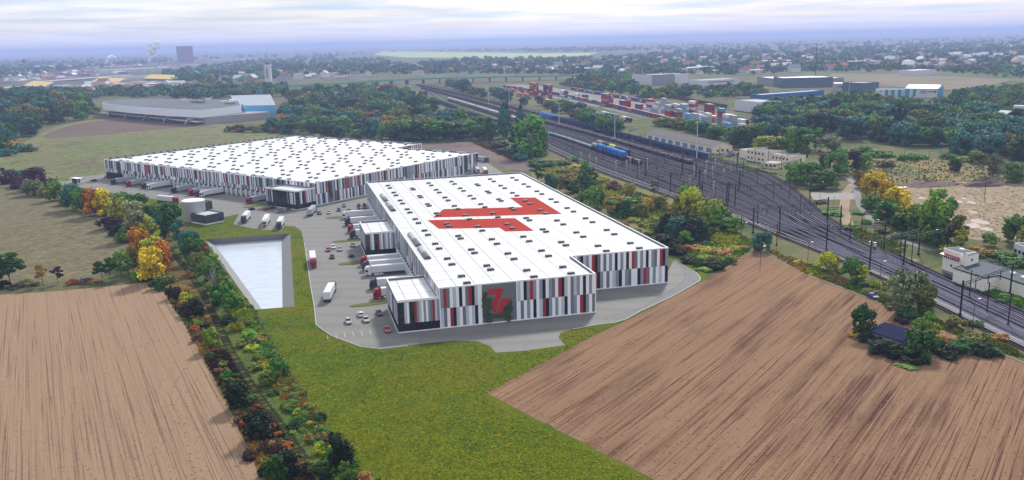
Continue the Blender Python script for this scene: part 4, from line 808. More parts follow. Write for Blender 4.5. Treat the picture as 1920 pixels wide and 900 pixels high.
# beyond the tracks on the right
for x, y, w, h, c, k in ((1640, 374, 58, 56, 'ye', 'r'), (1618, 352, 34, 34, 'oc', 'r'), (1660, 380, 40, 44, 'ye', 'r'), (1680, 412, 66, 62, 'ye', 'r'), (1666, 420, 60, 46, 'mg', 'r'), (1696, 424, 40, 44, 'ye', 'r'), (1700, 434, 60, 40, 'dg', 'r'), (1632, 396, 40, 30, 'mg', 'r'), (1720, 440, 60, 60, 'lg', 'r'), (1752, 452, 62, 102, 'lg', 'l'), (1742, 454, 56, 80, 'lg', 'r'), (1772, 450, 52, 84, 'mg', 'l'), (1762, 460, 60, 56, 'dg', 'r'), (1790, 468, 44, 66, 'ol', 'l'), (1800, 474, 34, 46, 'yg', 'l'), (1778, 470, 30, 24, 'yg', 'b'), (1655, 436, 40, 18, 'ol', 'b'), (1690, 446, 44, 20, 'mg', 'b'), (1856, 462, 34, 26, 'lg', 'r'), (1828, 480, 44, 30, 'oc', 'b'), (1850, 478, 40, 20, 'oc', 'b'),
        (1905, 456, 50, 56, 'mg', 'r'), (1925, 466, 40, 50, 'yg', 'r'), (1890, 450, 24, 30, 'oc', 'l'), (1870, 482, 40, 18, 'dg', 'b'), (1900, 488, 60, 22, 'mg', 'b'), (1880, 500, 60, 20, 'dg', 'b'), (1925, 500, 50, 24, 'dg', 'b'), (1690, 470, 24, 10, 'mg', 'b'), (1625, 420, 20, 16, 'mg', 'b'), (1600, 430, 36, 14, 'mg', 'b'), (1560, 402, 50, 14, 'mg', 'b'), (1540, 382, 30, 12, 'mg', 'b'), (1610, 402, 24, 10, 'mg', 'b'), (1890, 558, 34, 12, 'mg', 'b'), (1912, 562, 30, 12, 'lg', 'b'), (1875, 566, 24, 10, 'dg', 'b')):
    plant(x, y, w, h, c, k, 'beside the lane to the dirt lot', 'trees and bushes along the lane')
for x, y, w, h, c, k in ((1512, 346, 60, 44, 'mg', 'r'), (1488, 338, 40, 34, 'lg', 'r'), (1545, 352, 56, 36, 'mg', 'r'), (1530, 356, 40, 24, 'dg', 'b'), (1570, 328, 52, 50, 'mg', 'r'), (1548, 318, 30, 30, 'pu', 'r'), (1600, 322, 34, 40, 'pu', 'l'), (1618, 322, 40, 36, 'mg', 'r'), (1660, 312, 40, 26, 'ol', 'b'), (1440, 290, 60, 36, 'yg', 'r'), (1462, 298, 50, 40, 'ol', 'r'), (1480, 302, 40, 60, 'mg', 'l'), (1505, 304, 44, 50, 'mg', 'l'), (1390, 276, 50, 40, 'dg', 'r'), (1366, 262, 40, 26, 'mg', 'r'), (1340, 258, 36, 24, 'mg', 'r'), (1310, 250, 36, 20, 'mg', 'r'), (1285, 243, 36, 18, 'ol', 'r'), (1260, 238, 36, 18, 'ol', 'b'), (1528, 284, 46, 44, 'mg', 'l'), (1552, 286, 50, 34, 'gr', 'r'), (1585, 296, 50, 26, 'lg', 'b'), (1615, 290, 50, 26, 'mg', 'b'), (1650, 294, 50, 22, 'mg', 'b'),
        (1705, 300, 40, 26, 'mg', 'b'), (1790, 322, 26, 26, 'dg', 'r'), (1862, 330, 34, 44, 'gr', 'r'), (1832, 306, 40, 26, 'ol', 'r'), (1780, 298, 34, 18, 'mg', 'b'), (1806, 302, 34, 18, 'lg', 'b'), (1900, 342, 50, 40, 'mg', 'r'), (1725, 298, 34, 16, 'lg', 'b')):
    plant(x, y, w, h, c, k, 'on the open ground beyond the lane', 'trees and bushes of the open ground')
# thin belt between tracks and container yard
for x, y, w, h, c in ((1345, 262, 40, 28, 'mg'), (1322, 254, 36, 26, 'te'), (1298, 247, 34, 24, 'mg'), (1272, 241, 34, 22, 'ol'), (1250, 237, 30, 18, 'mg'), (1236, 236, 26, 16, 'yg'), (1385, 270, 44, 34, 'te'), (1408, 272, 46, 38, 'dg'), (1428, 262, 46, 34, 'mg'), (1450, 268, 46, 36, 'te'), (1475, 272, 46, 36, 'mg'), (1500, 276, 46, 38, 'mg'), (1430, 246, 44, 32, 'te'), (1455, 250, 44, 32, 'te'), (1095, 232, 30, 22, 'mg'), (1110, 238, 30, 24, 'te'), (1128, 246, 32, 26, 'mg'), (1146, 252, 32, 28, 'te'), (1160, 250, 30, 26, 'mg'), (1086, 212, 30, 20, 'te'), (1056, 200, 22, 14, 'mg'), (860, 168, 24, 16, 'te'), (845, 162, 22, 14, 'mg'), (935, 184, 26, 18, 'te'), (950, 190, 30, 20, 'te'), (928, 178, 24, 14, 'mg'), (1030, 204, 26, 16, 'ol'), (1042, 212, 24, 14, 'te'), (1066, 212, 30, 22, 'mg'), (1080, 222, 30, 18, 'ol'), (1100, 226, 34, 24, 'mg'), (1118, 234, 30, 22, 'mg'), (1136, 240, 34, 26, 'mg'), (1154, 244, 34, 24, 'ol'), (985, 196, 24, 14, 'te'), (870, 172, 30, 22, 'te'), (890, 178, 24, 14, 'ol'), (905, 182, 20, 16, 'mg'), (1012, 198, 16, 18, 'dg')):
    plant(x, y, w, h, c, 'r', 'in the belt by the container yard', 'trees of the belt beside the container yard')
# the large wood on the right: nearest crowns are things, the rest a mass
Z = [(1420, 232), (1440, 205), (1560, 200), (1700, 215), (1830, 215), (1960, 235), (1960, 312), (1850, 300), (1720, 276), (1640, 268), (1560, 258), (1470, 246)]
wood = sorted(spread(Z, 120, 15, 1.8), key=lambda p: p[1])
for p_ in wood:
    f = (p_[1] - 200) / 110; sz = (34 + 22 * f) * R.uniform(.75, 1.15); c = R.choices(['dg', 'te', 'mg', 'bk', 'ol'], (20, 46, 22, 6, 6))[0]
    plant(*p_, sz * 1.1, sz * min(.95, .66 + .4 * f), c, 'r', 'in the large wood beyond the open ground', 'trees of the large wood', nm='woodland_tree')
for x, y, h in ((1672, 246, 52), (1684, 250, 58), (1694, 248, 52), (1663, 250, 46), (1678, 256, 50), (1888, 212, 26), (1880, 216, 22)):
    p = at(x, y); tree(p, W((x, y), h), W((x, y), 22) / 2, 'bk', 'cone', 'conifer_tree', 'dark blue green conifer among the broadleaf trees of the large wood', 'conifers of the large wood', clear=.03)

# masses of trees nobody could count: far belts, suburbs, woods. One mesh of leaf clumps with a colour per face
TINT, t, b = nodes('mass_leaves'); at_ = N(t, 'ShaderNodeAttribute', attribute_name='tint'); t.links.new(at_.outputs['Color'], b.inputs['Base Color']); b.inputs['Roughness'].default_value = .9; b.inputs['Specular IOR Level'].default_value = .05
def mass(name, items, kind='stuff'):
    """ITEMS: (point, radius, height, colour, faces)"""
    mb = MB(); cols = []; r = random.Random(5)
    for p, w, h, c, n in items:
        lumps = [(r.uniform(-.5, .5) * w, r.uniform(-.5, .5) * w, r.uniform(.3, .75) * h, w * r.uniform(.4, .7), h * r.uniform(.22, .34), r.uniform(.6, 1.4)) for _ in range(5)]
        for _ in range(n):
            L = r.choice(lumps); d = Vector((r.gauss(0, 1), r.gauss(0, 1), r.gauss(.2, 1))).normalized(); s = r.uniform(.7, 1.05)
            q = Vector((p.x + L[0] + d.x * L[3] * s, p.y + L[1] + d.y * L[3] * s, max(.1, L[2] + d.z * L[4] * s)))
            nn = (d + Vector((r.uniform(-.7, .7), r.uniform(-.7, .7), r.uniform(-.3, .8)))).normalized(); u = nn.orthogonal().normalized(); u = Matrix.Rotation(r.uniform(0, 6.3), 3, nn) @ u; v_ = nn.cross(u); e = w * (2.4 / math.sqrt(n)) * r.uniform(.6, 1.2)
            mb.quad([q - u * e - v_ * e * .4, q + u * e * .1 - v_ * e * .8, q + u * e + v_ * e * .3, q + v_ * e * .8]); k = L[5] * r.uniform(.75, 1.3); cols += [c[0] * k, c[1] * k, c[2] * k, 1]
    me = mb.mesh(name, TINT); a = me.attributes.new('tint', 'FLOAT_COLOR', 'FACE'); a.data.foreach_set('color', cols)
    return struct(link(name, me), kind)
def belt(poly_px, n, gap, wpx, hpx, cols, faces, ratio=2.0):
    out = []
    for p_ in spread(poly_px, n, gap, ratio, random.Random(n)):
        p = at(*p_); k = R.uniform(.7, 1.25)
        if not 0 < p.y < 11000 or p.length > 14000: continue
        out.append((p, min(16, W(p_, wpx) / 2) * k, min(17, W(p_, hpx)) * k, jit(COL[R.choice(cols)]), faces))
    return out
GR = ['dg', 'te', 'mg', 'dg', 'ol']
it = belt([(1430, 205), (1560, 192), (1700, 200), (1960, 212), (1960, 235), (1830, 228), (1700, 222), (1560, 208), (1440, 212)], 110, 10, 30, 22, GR, 150)
it += belt([(1190, 178), (1260, 172), (1420, 168), (1440, 182), (1380, 186), (1300, 182), (1200, 190)], 90, 8, 22, 14, GR, 110)
it += belt([(1060, 160), (1130, 142), (1200, 150), (1200, 178), (1120, 172)], 70, 7, 20, 13, GR, 100)
it += belt([(1560, 182), (1640, 184), (1660, 200), (1540, 196)], 30, 8, 22, 14, GR, 100)
it += belt([(1790, 180), (1960, 165), (1960, 215), (1840, 205), (1780, 192)], 90, 9, 26, 18, GR, 120)
it += belt([(320, 182), (400, 172), (520, 172), (540, 180), (470, 182), (330, 188)], 60, 8, 26, 16, GR, 90)
it += belt([(425, 246), (520, 242), (560, 252), (440, 248)], 22, 8, 22, 10, GR + ['br'], 120)
it += belt([(545, 182), (610, 170), (760, 172), (800, 182), (790, 205), (720, 200), (600, 198), (550, 205)], 130, 6, 18, 13, GR + ['ol'], 90)
mass('woodland', it)
it = belt([(780, 122), (900, 110), (1110, 112), (1300, 96), (1960, 78), (1960, 128), (1640, 128), (1400, 140), (1180, 142), (900, 138), (640, 140), (640, 128)], 1500, 3.0, 13, 7, GR, 24, 2.6)
it += belt([(1190, 142), (1420, 135), (1540, 134), (1760, 134), (1960, 150), (1960, 128), (1500, 122), (1200, 132)], 260, 5, 16, 9, GR, 40)
it += belt([(300, 140), (480, 112), (720, 112), (740, 122), (700, 138), (520, 148), (440, 156), (330, 158)], 380, 4, 13, 8, GR, 30)
it += belt([(-10, 176), (260, 171), (330, 168), (440, 166), (500, 162), (540, 166), (530, 172), (440, 178), (260, 182), (-10, 188)], 130, 6, 20, 9, GR, 50, 2.6)
it += belt([(-10, 118), (330, 108), (330, 116), (200, 126), (-10, 150)], 220, 4, 12, 5, GR, 20)
it += belt([(-10, 105), (600, 88), (900, 80), (1300, 72), (1960, 60), (1960, 80), (1300, 96), (1100, 96), (720, 94), (640, 108), (-10, 122)], 900, 3, 14, 5, GR, 14, 4)
it += belt([(720, 98), (1120, 90), (1240, 92), (1120, 97), (900, 96), (740, 97)], 160, 3, 10, 5, ['dg', 'mg'], 22, 4)
mass('far_woodland', it)
# undergrowth: tufts over the weedy banks
def tufts(name, poly_px, n, size, cols, seed):
    r = random.Random(seed); mb = MB(); cc = []; xs = [p[0] for p in poly_px]; ys = [p[1] for p in poly_px]; centres = []
    for _ in range(60): centres.append((r.uniform(min(xs), max(xs)), r.uniform(min(ys), max(ys)), r.choice(cols)))
    k = 0
    while k < n:
        p_ = (r.uniform(min(xs), max(xs)), r.uniform(min(ys), max(ys)))
        if not inside(p_, poly_px): continue
        k += 1; p = at(*p_); c = min(centres, key=lambda q: (q[0] - p_[0] + r.gauss(0, 9)) ** 2 + ((q[1] - p_[1]) * 1.6 + r.gauss(0, 9)) ** 2)[2]
        c = COL[c]; f = r.uniform(.6, 1.5); hh = size * r.uniform(.4, 1.3)
        for _ in range(3):
            a = r.uniform(0, 6.3); d = Vector((math.cos(a), math.sin(a), 0)) * hh * .7; o = Vector((r.uniform(-.6, .6) * size, r.uniform(-.6, .6) * size, .05)); up = Vector((r.uniform(-.5, .5), r.uniform(-.5, .5), 1)) * hh
            mb.quad([p + o - d, p + o + d, p + o + d * .7 + up, p + o - d * .6 + up * .8]); cc += [c[0] * f, c[1] * f, c[2] * f, 1]
    me = mb.mesh(name, TINT); a = me.attributes.new('tint', 'FLOAT_COLOR', 'FACE'); a.data.foreach_set('color', cc); return struct(link(name, me), 'stuff')
tufts('undergrowth', [(300, 538), (330, 552), (365, 570), (410, 640), (440, 690), (480, 752), (520, 800), (560, 860), (600, 920), (505, 915), (420, 735), (345, 602)], 6500, .6, ['ol', 'br', 'oc', 'mr', 'bk', 'ol', 'mr', 'br', 'oc', 'yg'], 1)
tufts('undergrowth', [(352, 462), (385, 458), (440, 540), (480, 590), (546, 706), (621, 822), (720, 930), (650, 930), (560, 790), (520, 735), (480, 670), (440, 600), (400, 530)], 10500, .6, ['yg', 'oc', 'ol', 'lg', 'yg', 'mg', 'oc', 'yg', 'lg'], 2)
tufts('undergrowth', [(1000, 318), (1060, 312), (1150, 345), (1290, 395), (1420, 455), (1400, 474), (1340, 508), (1290, 480), (1230, 440), (1120, 385)], 6000, .8, ['yg', 'oc', 'ol', 'lg', 'yg', 'oc', 'mg', 'ol'], 3)
tufts('undergrowth', [(1440, 470), (1530, 500), (1620, 540), (1700, 580), (1900, 655), (1920, 672), (1860, 655), (1700, 590), (1600, 545), (1500, 508)], 2500, .7, ['yg', 'oc', 'ol', 'mg'], 4)
tufts('undergrowth', [(1590, 420), (1640, 440), (1700, 462), (1690, 476), (1640, 470), (1600, 450)], 900, .6, ['mg', 'ol', 'oc'], 5)
tufts('undergrowth', [(520, 250), (700, 262), (880, 262), (930, 270), (1000, 300), (960, 300), (880, 266), (700, 272), (560, 262)], 2600, 1.1, ['ol', 'te', 'mg', 'br', 'dg'], 6)
# rough grass of the lawn
def blades(name, poly_px, n, size, cols, seed):
    r = random.Random(seed); mb = MB(); cc = []; xs = [p[0] for p in poly_px]; ys = [p[1] for p in poly_px]; k = 0
    while k < n:
        p_ = (r.uniform(min(xs), max(xs)), r.uniform(min(ys), max(ys)))
        if not inside(p_, poly_px): continue
        k += 1; p = at(*p_); c = r.choice(cols); f = r.uniform(.7, 1.2)
        for _ in range(2):
            a = r.uniform(0, 6.3); hh = size * r.uniform(.5, 1.4); d = Vector((math.cos(a), math.sin(a), 0)) * hh; o = Vector((r.uniform(-.5, .5), r.uniform(-.5, .5), .1)); up = Vector((-d.y, d.x, 0)) * r.uniform(.8, 1.6) + Vector((0, 0, .45)) * hh
            mb.quad([p + o - d, p + o + d, p + o + d * .6 + up, p + o - d * .7 + up * .7]); cc += [c[0] * f, c[1] * f, c[2] * f, 1]
    me = mb.mesh(name, TINT); a = me.attributes.new('tint', 'FLOAT_COLOR', 'FACE'); a.data.foreach_set('color', cc); return struct(link(name, me), 'stuff')
LZ = [(484, 588), (560, 576), (590, 600), (625, 634), (680, 656), (770, 652), (850, 644), (896, 644), (928, 666), (1056, 652), (1052, 628), (1120, 612), (1120, 624), (1041, 669), (905, 742), (1188, 889), (1230, 905), (715, 905), (621, 812), (546, 700)]
blades('grass', LZ, 17000, .22, [(.155, .20, .004), (.12, .17, .004), (.19, .20, .005), (.095, .135, .004), (.215, .18, .006), (.165, .20, .005)], 8)
blades('grass', [(388, 448), (350, 424), (300, 392), (200, 362), (330, 384), (420, 408), (440, 422), (530, 436), (552, 426), (566, 436), (580, 540), (590, 590), (560, 578), (548, 440), (540, 436)], 2600, .2, [(.17, .215, .006), (.12, .17, .005), (.25, .23, .008), (.19, .21, .006)], 9)
tufts('undergrowth', [(1510, 282), (1620, 280), (1760, 300), (1930, 318), (1930, 345), (1860, 348), (1700, 350), (1640, 335), (1560, 318)], 1500, .7, ['ol', 'gr', 'ol', 'mg'], 11)
tufts('undergrowth', [(1160, 262), (1210, 268), (1330, 300), (1400, 318), (1470, 330), (1430, 322), (1300, 292), (1200, 264)], 900, .8, ['mg', 'lg', 'ol'], 12)
tufts('undergrowth', [(1790, 530), (1850, 552), (1920, 580), (1920, 560), (1850, 540), (1800, 522)], 700, .6, ['lg', 'mg', 'mg'], 13)

# ------------------------------------------------------------------ vehicles
TRAILER = plain('trailer_white', (.66, .67, .70), .4, .04); TGREY = plain('trailer_grey', (.36, .38, .42), .4, .05)
CABS = {'red': RED, 'dark grey': plain('cab_dark_grey', (.05, .055, .065), .4, .08), 'white': plain('cab_white', (.68, .69, .72), .4, .04)}
LAMP = plain('lamp_lens', (.6, .6, .55), .2, .1); TAIL = plain('tail_lens', (.35, .02, .02), .3, .1)
def wheel_mesh(r, w):
    mb = MB(); mb.tube((0, -w / 2, 0), (0, w / 2, 0), r, m=0, n=14); mb.tube((0, -w / 2 - .01, 0), (0, w / 2 + .01, 0), r * .55, m=1, n=10); return mb.mesh('wheel', [BLACK, STEEL])
TW, CW = wheel_mesh(.5, .34), wheel_mesh(.32, .22)
def bevel(me, w=.06, seg=1):
    bm = bmesh.new(); bm.from_mesh(me); bmesh.ops.remove_doubles(bm, verts=bm.verts, dist=.0005); bmesh.ops.bevel(bm, geom=bm.edges[:], offset=w, segments=seg, affect='EDGES', profile=.6); bm.to_mesh(me); bm.free(); return me
def body_mesh(mat):
    mb = MB(); mb.box((-6.75, 0, 2.62), (13.4, 2.5, 2.75)); me = bevel(mb.mesh('trailer_box', mat), .07); return me
def chassis_mesh():
    mb = MB(); mb.box((-6.2, 0, 1.05), (14.6, .9, .36)); mb.box((-7.2, 1.05, .8), (5, .1, .55)); mb.box((-7.2, -1.05, .8), (5, .1, .55)); mb.box((-13.4, 0, .62), (.12, 2.3, .2)); mb.box((-3.2, 1, .55), (.12, .12, 1)); mb.box((-3.2, -1, .55), (.12, .12, 1)); return mb.mesh('chassis', DARK)
def cab_mesh(mat):
    mb = MB(); mb.side([(2.75, .38), (2.78, 1.7), (2.55, 2.85), (2.35, 3.15), (1.95, 3.72), (.7, 3.86), (.62, 3.05), (.55, .85), (.55, .6)], -1.22, 1.22); mb.box((.32, 1.1, 2.3), (.5, .08, 2.9)); mb.box((.32, -1.1, 2.3), (.5, .08, 2.9))
    for s in (-1.3, 1.3): mb.box((2.5, s, 2.5), (.14, .16, .55))
    return mb.mesh('cab', mat)
def screen_mesh():
    mb = MB(); mb.quad([(2.79, -1.08, 1.75), (2.79, 1.08, 1.75), (2.575, 1.08, 2.84), (2.575, -1.08, 2.84)])
    for s in (-1, 1):
        q = [(1.35, s * 1.235, 1.75), (2.6, s * 1.235, 1.75), (2.42, s * 1.235, 2.65), (1.35, s * 1.235, 2.65)]; mb.quad(q if s < 0 else q[::-1])
    return mb.mesh('cab_window', GLASS)
def grille_mesh(): mb = MB(); mb.box((2.79, 0, 1.05), (.06, 1.7, .8)); return mb.mesh('grille', DARK)
def lamp_mesh(): mb = MB(); mb.box((0, 0, 0), (.06, .34, .22)); return mb.mesh('headlight', LAMP)
BODY = {'w': body_mesh(TRAILER), 'g': body_mesh(TGREY)}; CABM = {k: cab_mesh(m) for k, m in CABS.items()}; SCR = screen_mesh(); CHAS = chassis_mesh(); GRI = grille_mesh(); LMP = lamp_mesh()
proto_n = [0]
def lorry(p, rz, cab, body, label, group, order=None):
    o = thing('articulated_lorry', label, 'lorry', (p.x, p.y, .15), rz, group, order)
    link('trailer_box', BODY[body], o); link('chassis', CHAS, o); link('cab', CABM[cab], o); link('cab_window', SCR, o); link('grille', GRI, o)
    for s in (-.85, .85): link('headlight', LMP, o, (2.8, s, .72))
    for x in (-12.3, -11, -9.7, -.2, 2.0):
        for s in (-1.05, 1.05): link('wheel', TW, o, (x - .3, s, .5))
    return o
GL = 'lorries on the warehouse yard'
def docked(org, wall, ang, spots, what):
    for v, c, b, lab in spots:
        p = org(wall - 14.3, v); lorry(p, ang + PI, c, b, lab, GL)
docked(nu, 0, NEAR_A, [(195.5, 'white', 'w', 'white lorry docked at the near warehouse, farthest behind the rear office block'), (177.5, 'dark grey', 'w', 'dark cabbed lorry docked beside the farthest white lorry of the near warehouse'), (159.2, 'red', 'w', 'red cabbed lorry docked just behind the rear office block of the near warehouse'), (146.2, 'dark grey', 'w', 'dark cabbed lorry half hidden by the rear office block of the near warehouse'),
       (91.3, 'red', 'w', 'red cabbed lorry farthest of three docked between the two office blocks'), (82.8, 'dark grey', 'w', 'dark cabbed lorry in the middle of three docked between the office blocks'), (74.3, 'white', 'w', 'white cabbed lorry nearest of three docked between the two office blocks'),
       (54.1, 'dark grey', 'w', 'dark cabbed lorry docked behind the front office block of the near warehouse'), (40.9, 'red', 'w', 'red cabbed lorry almost hidden by the front office block')], 'near')
docked(fu, 0, FAR_A, [(187, 'dark grey', 'g', 'dark cabbed lorry docked farthest along the big warehouse'), (168.4, 'red', 'g', 'red cabbed lorry docked second farthest along the big warehouse'), (150, 'dark grey', 'g', 'dark cabbed lorry docked close behind a white one at the big warehouse'), (143.6, 'white', 'w', 'white cabbed lorry docked among dark ones, farther of two white ones'), (116, 'dark grey', 'g', 'lone dark cabbed lorry docked halfway along the big warehouse'),
       (98, 'red', 'g', 'red cabbed lorry docked behind a dark and a white one above the round tank'), (90.8, 'dark grey', 'g', 'dark cabbed lorry between the red and white ones above the round tank'), (86, 'white', 'w', 'white cabbed lorry docked above the round tank'), (40.2, 'red', 'g', 'red cabbed lorry docked beside the glazed entrance block')], 'far')
def driven(front, rear, c, b, lab, zr=0.0, zf=0.0):
    f, r_ = at(*front, zf), at(*rear, zr); a = heading(r_, f); f2 = f - Vector((math.cos(a), math.sin(a), 0)) * 2.8; lorry(f2, a, c, b, lab, GL)
driven((333, 382), (300, 379), 'red', 'w', 'red cabbed lorry with white trailer driving past the round tank')
driven((457, 420), (470, 404), 'dark grey', 'w', 'dark cabbed lorry parked first of three in the lay-by above the pond'); driven((496, 427), (506, 409), 'white', 'w', 'white cabbed lorry parked in the middle of three above the pond'); driven((523, 432), (532, 414), 'dark grey', 'w', 'dark cabbed lorry parked last of three in the lay-by above the pond')
driven((591, 396), (579, 408.5), 'dark grey', 'g', 'grey lorry seen from behind in front of the big warehouse corner'); driven((588.5, 504), (585, 470), 'red', 'w', 'red cabbed lorry heading down the yard drive beside the pond lawn', zr=3.9)
driven((625, 545), (612.5, 570.5), 'dark grey', 'w', 'white trailer lorry with dark cab turning in the middle of the yard')
driven((915, 305), (896, 303), 'dark grey', 'g', 'grey trailer backed to the far side of the big warehouse'); driven((878, 326), (870, 321), 'white', 'w', 'white lorry roof showing over the near warehouse, first of three'); driven((897, 326), (889, 321), 'white', 'w', 'white lorry roof showing over the near warehouse, second of three'); driven((912, 330), (903, 317), 'red', 'w', 'red cabbed lorry showing over the far edge of the near warehouse')

CARC = {'silver': (.42, .43, .46), 'white': (.70, .71, .74), 'dark grey': (.06, .065, .075), 'black': (.015, .016, .02), 'red': (.42, .045, .045), 'grey': (.20, .21, .23), 'blue': (.02, .05, .22), 'pale blue': (.25, .33, .45)}
CM = {k: plain('car_paint_' + k.replace(' ', '_'), v, .28, .04, spec=.5) for k, v in CARC.items()}
def car_body(mat):
    mb = MB(); st = [(2.15, .38, .62, .70), (2.05, .28, .78, .80), (1.15, .22, .92, .88), (.55, .22, .95, .9), (-1.2, .22, .98, .9), (-1.95, .28, .98, .82), (-2.12, .4, .8, .74)]
    for (x0, a0, b0, w0), (x1, a1, b1, w1) in zip(st, st[1:]):
        mb.quad([(x0, w0, b0), (x0, -w0, b0), (x1, -w1, b1), (x1, w1, b1)][::-1]); mb.quad([(x0, -w0, a0), (x0, -w0, b0), (x1, -w1, b1), (x1, -w1, a1)]); mb.quad([(x0, w0, a0), (x1, w1, a1), (x1, w1, b1), (x0, w0, b0)])
    x, a, b_, w = st[0]; mb.quad([(x, -w, a), (x, w, a), (x, w, b_), (x, -w, b_)]); x, a, b_, w = st[-1]; mb.quad([(x, -w, a), (x, -w, b_), (x, w, b_), (x, w, a)])
    mb.quad([(.15, .62, 1.45), (-1.25, .62, 1.43), (-1.25, -.62, 1.43), (.15, -.62, 1.45)])
    return mb.mesh('body', mat)
def car_glass():
    mb = MB(); lo = [(1.0, .8, .93), (1.0, -.8, .93), (-1.85, -.78, .97), (-1.85, .78, .97)]; hi = [(.15, .62, 1.44), (.15, -.62, 1.44), (-1.25, -.62, 1.42), (-1.25, .62, 1.42)]
    for k in range(4): mb.quad([lo[k], lo[(k + 1) % 4], hi[(k + 1) % 4], hi[k]][::-1])
    return mb.mesh('window_glass', GLASS)
CB = {k: car_body(m) for k, m in CM.items()}; CG = car_glass()
hl = MB(); hl.box((0, 0, 0), (.08, .36, .14)); HLM = hl.mesh('headlight', LAMP); hl = MB(); hl.box((0, 0, 0), (.08, .34, .14)); TLM = hl.mesh('tail_light', TAIL)
def car(p, rz, c, label, group='cars on the warehouse yard', order='left', z=.15, s=1.06, small=False):
    o = thing('parked_car', label, 'car', (p.x, p.y, z), rz, group, order); o.scale = (s, s, s)
    link('body', CB[c], o); link('window_glass', CG, o)
    if not small:
        for y in (-.58, .58): link('headlight', HLM, o, (2.08, y, .7)); link('tail_light', TLM, o, (-2.08, y, .82))
    for x in (1.32, -1.3):
        for y in (-.78, .78): link('wheel', CW, o, (x, y, .32))
    return o
U, V = NEAR_A, NEAR_A + PI / 2
for x, y, c, a, w in ((653.4, 606, 'silver', V + PI, 'nearest the curved edge'), (676.6, 593, 'white', V, 'beside two silver ones'), (686.6, 603, 'silver', V + PI, 'just right of the white one'), (710.8, 590.5, 'dark grey', V + PI, 'facing the front office block'), (726, 622, 'red', V + PI, 'closest to the front office corner')): car(at(x, y), a + .05, c, f'{c} car in the nearest parking bay, {w}')
for x, y, c, a in ((615.7, 471, 'red', V + PI), (625.7, 466, 'white', V + PI), (637.6, 470, 'silver', V + PI), (623, 484.5, 'black', V + PI), (662, 462.5, 'grey', V + PI), (659, 481.5, 'black', V)): car(at(x, y), a, c, f'{c} car in the middle parking bay')
for x, y, c, a in ((599.3, 402, 'red', V + PI + .2), (617, 401, 'silver', V + PI), (635.4, 395.8, 'dark grey', V + PI), (645.4, 388, 'grey', V + PI), (654.7, 397.8, 'black', V + PI), (672.8, 386.8, 'red', V), (673, 393.8, 'red', V), (683.4, 386, 'dark grey', V), (683.7, 393.2, 'dark grey', V)): car(at(x, y), a, c, f'{c} car on the yard between the two warehouses')
for x, y, c, a in ((472, 394.5, 'black', FAR_A + .3), (500, 394, 'red', FAR_A + .2), (503, 389.5, 'silver', FAR_A + .2), (511, 391.8, 'dark grey', FAR_A), (524, 399, 'grey', FAR_A + PI + .25), (539, 395.6, 'grey', FAR_A + PI + .25)): car(at(x, y), a, c, f'{c} car in front of the glazed entrance block')
for x, y, c in ((199, 333.5, 'silver'), (212, 335, 'black')): car(at(x, y), FAR_A + PI, c, f'{c} car at the end bay of the big warehouse')
car(at(176, 340), heading(at(176, 340), at(150, 341)), 'black', 'black estate car beside the gatehouse', order=None)
car(at(1636, 559), heading(at(1620, 553), at(1650, 566)), 'blue', 'dark blue car standing on the farm track', 'cars beyond the site', None, .1, 1.15)
for x, y, c in ((1359, 290, 'white'), (1366, 287, 'silver'), (1372, 286.5, 'white'), (1368, 293.5, 'blue'), (1374, 292, 'blue'), (1380, 291, 'black'), (1384, 294, 'pale blue'), (1388, 289, 'black'), (1436, 309, 'grey'), (1431, 311, 'silver')): car(at(x, y), .1 + R.uniform(-.1, .1), c, f'{c} car parked beside the cream office block', 'cars by the cream office', z=.03, small=True)
for x, y, c in ((1352, 247, 'black'), (1358, 248, 'white'), (1363, 249, 'black'), (1369, 250.5, 'black'), (1375, 251, 'grey'), (1362, 245, 'black'), (1370, 246.5, 'dark grey')): car(at(x, y), .9, c, f'{c} car parked beside the container yard', 'cars by the container yard', z=.03, s=1.2, small=True)
for x, y, c in ((1193, 242, 'white'), (1184, 245, 'silver'), (1403, 254, 'white')): car(at(x, y), .4, c, f'{c} car on the track beside the goods shed', 'cars by the goods shed', z=.03, s=1.2, small=True)

# ------------------------------------------------------------------ small things on the site
p = at(362, 416); SIL, t, b = nodes('tank_steel'); c = N(t, 'ShaderNodeTexCoord'); s = N(t, 'ShaderNodeSeparateXYZ'); t.links.new(c.outputs['Object'], s.inputs[0])
t.links.new(mixc(t, math_(t, 'LESS_THAN', math_(t, 'FLOORED_MODULO', s.outputs[2], .95), .1), (.46, .48, .52), (.3, .31, .34)), b.inputs['Base Color']); b.inputs['Roughness'].default_value = .38; b.inputs['Metallic'].default_value = .35
tk = thing('water_tank', 'big round silver tank with a white top beside the hedgerow', 'tank', (-170.0, 458.5, .1))
mb = MB(); mb.tube((0, 0, 0), (0, 0, 10.6), 5.9, n=48, caps=False); o = mb.build('tank_wall', SIL, tk)
for q in o.data.polygons: q.use_smooth = True
mb = MB(); mb.tube((0, 0, 10.6), (0, 0, 11.0), 6.0, 5.7, n=48); mb.build('tank_roof', COPE, tk); mb = MB()
for k in range(14): mb.box((6.1 * math.cos(1.2), 6.1 * math.sin(1.2), .6 + .75 * k), (.5, .06, .06), rz=1.2 + PI / 2)
mb.tube((5.95 * math.cos(1.16), 5.95 * math.sin(1.16), 0), (5.95 * math.cos(1.16), 5.95 * math.sin(1.16), 11), .05); mb.tube((5.95 * math.cos(1.24), 5.95 * math.sin(1.24), 0), (5.95 * math.cos(1.24), 5.95 * math.sin(1.24), 11), .05); mb.build('ladder', STEEL, tk)
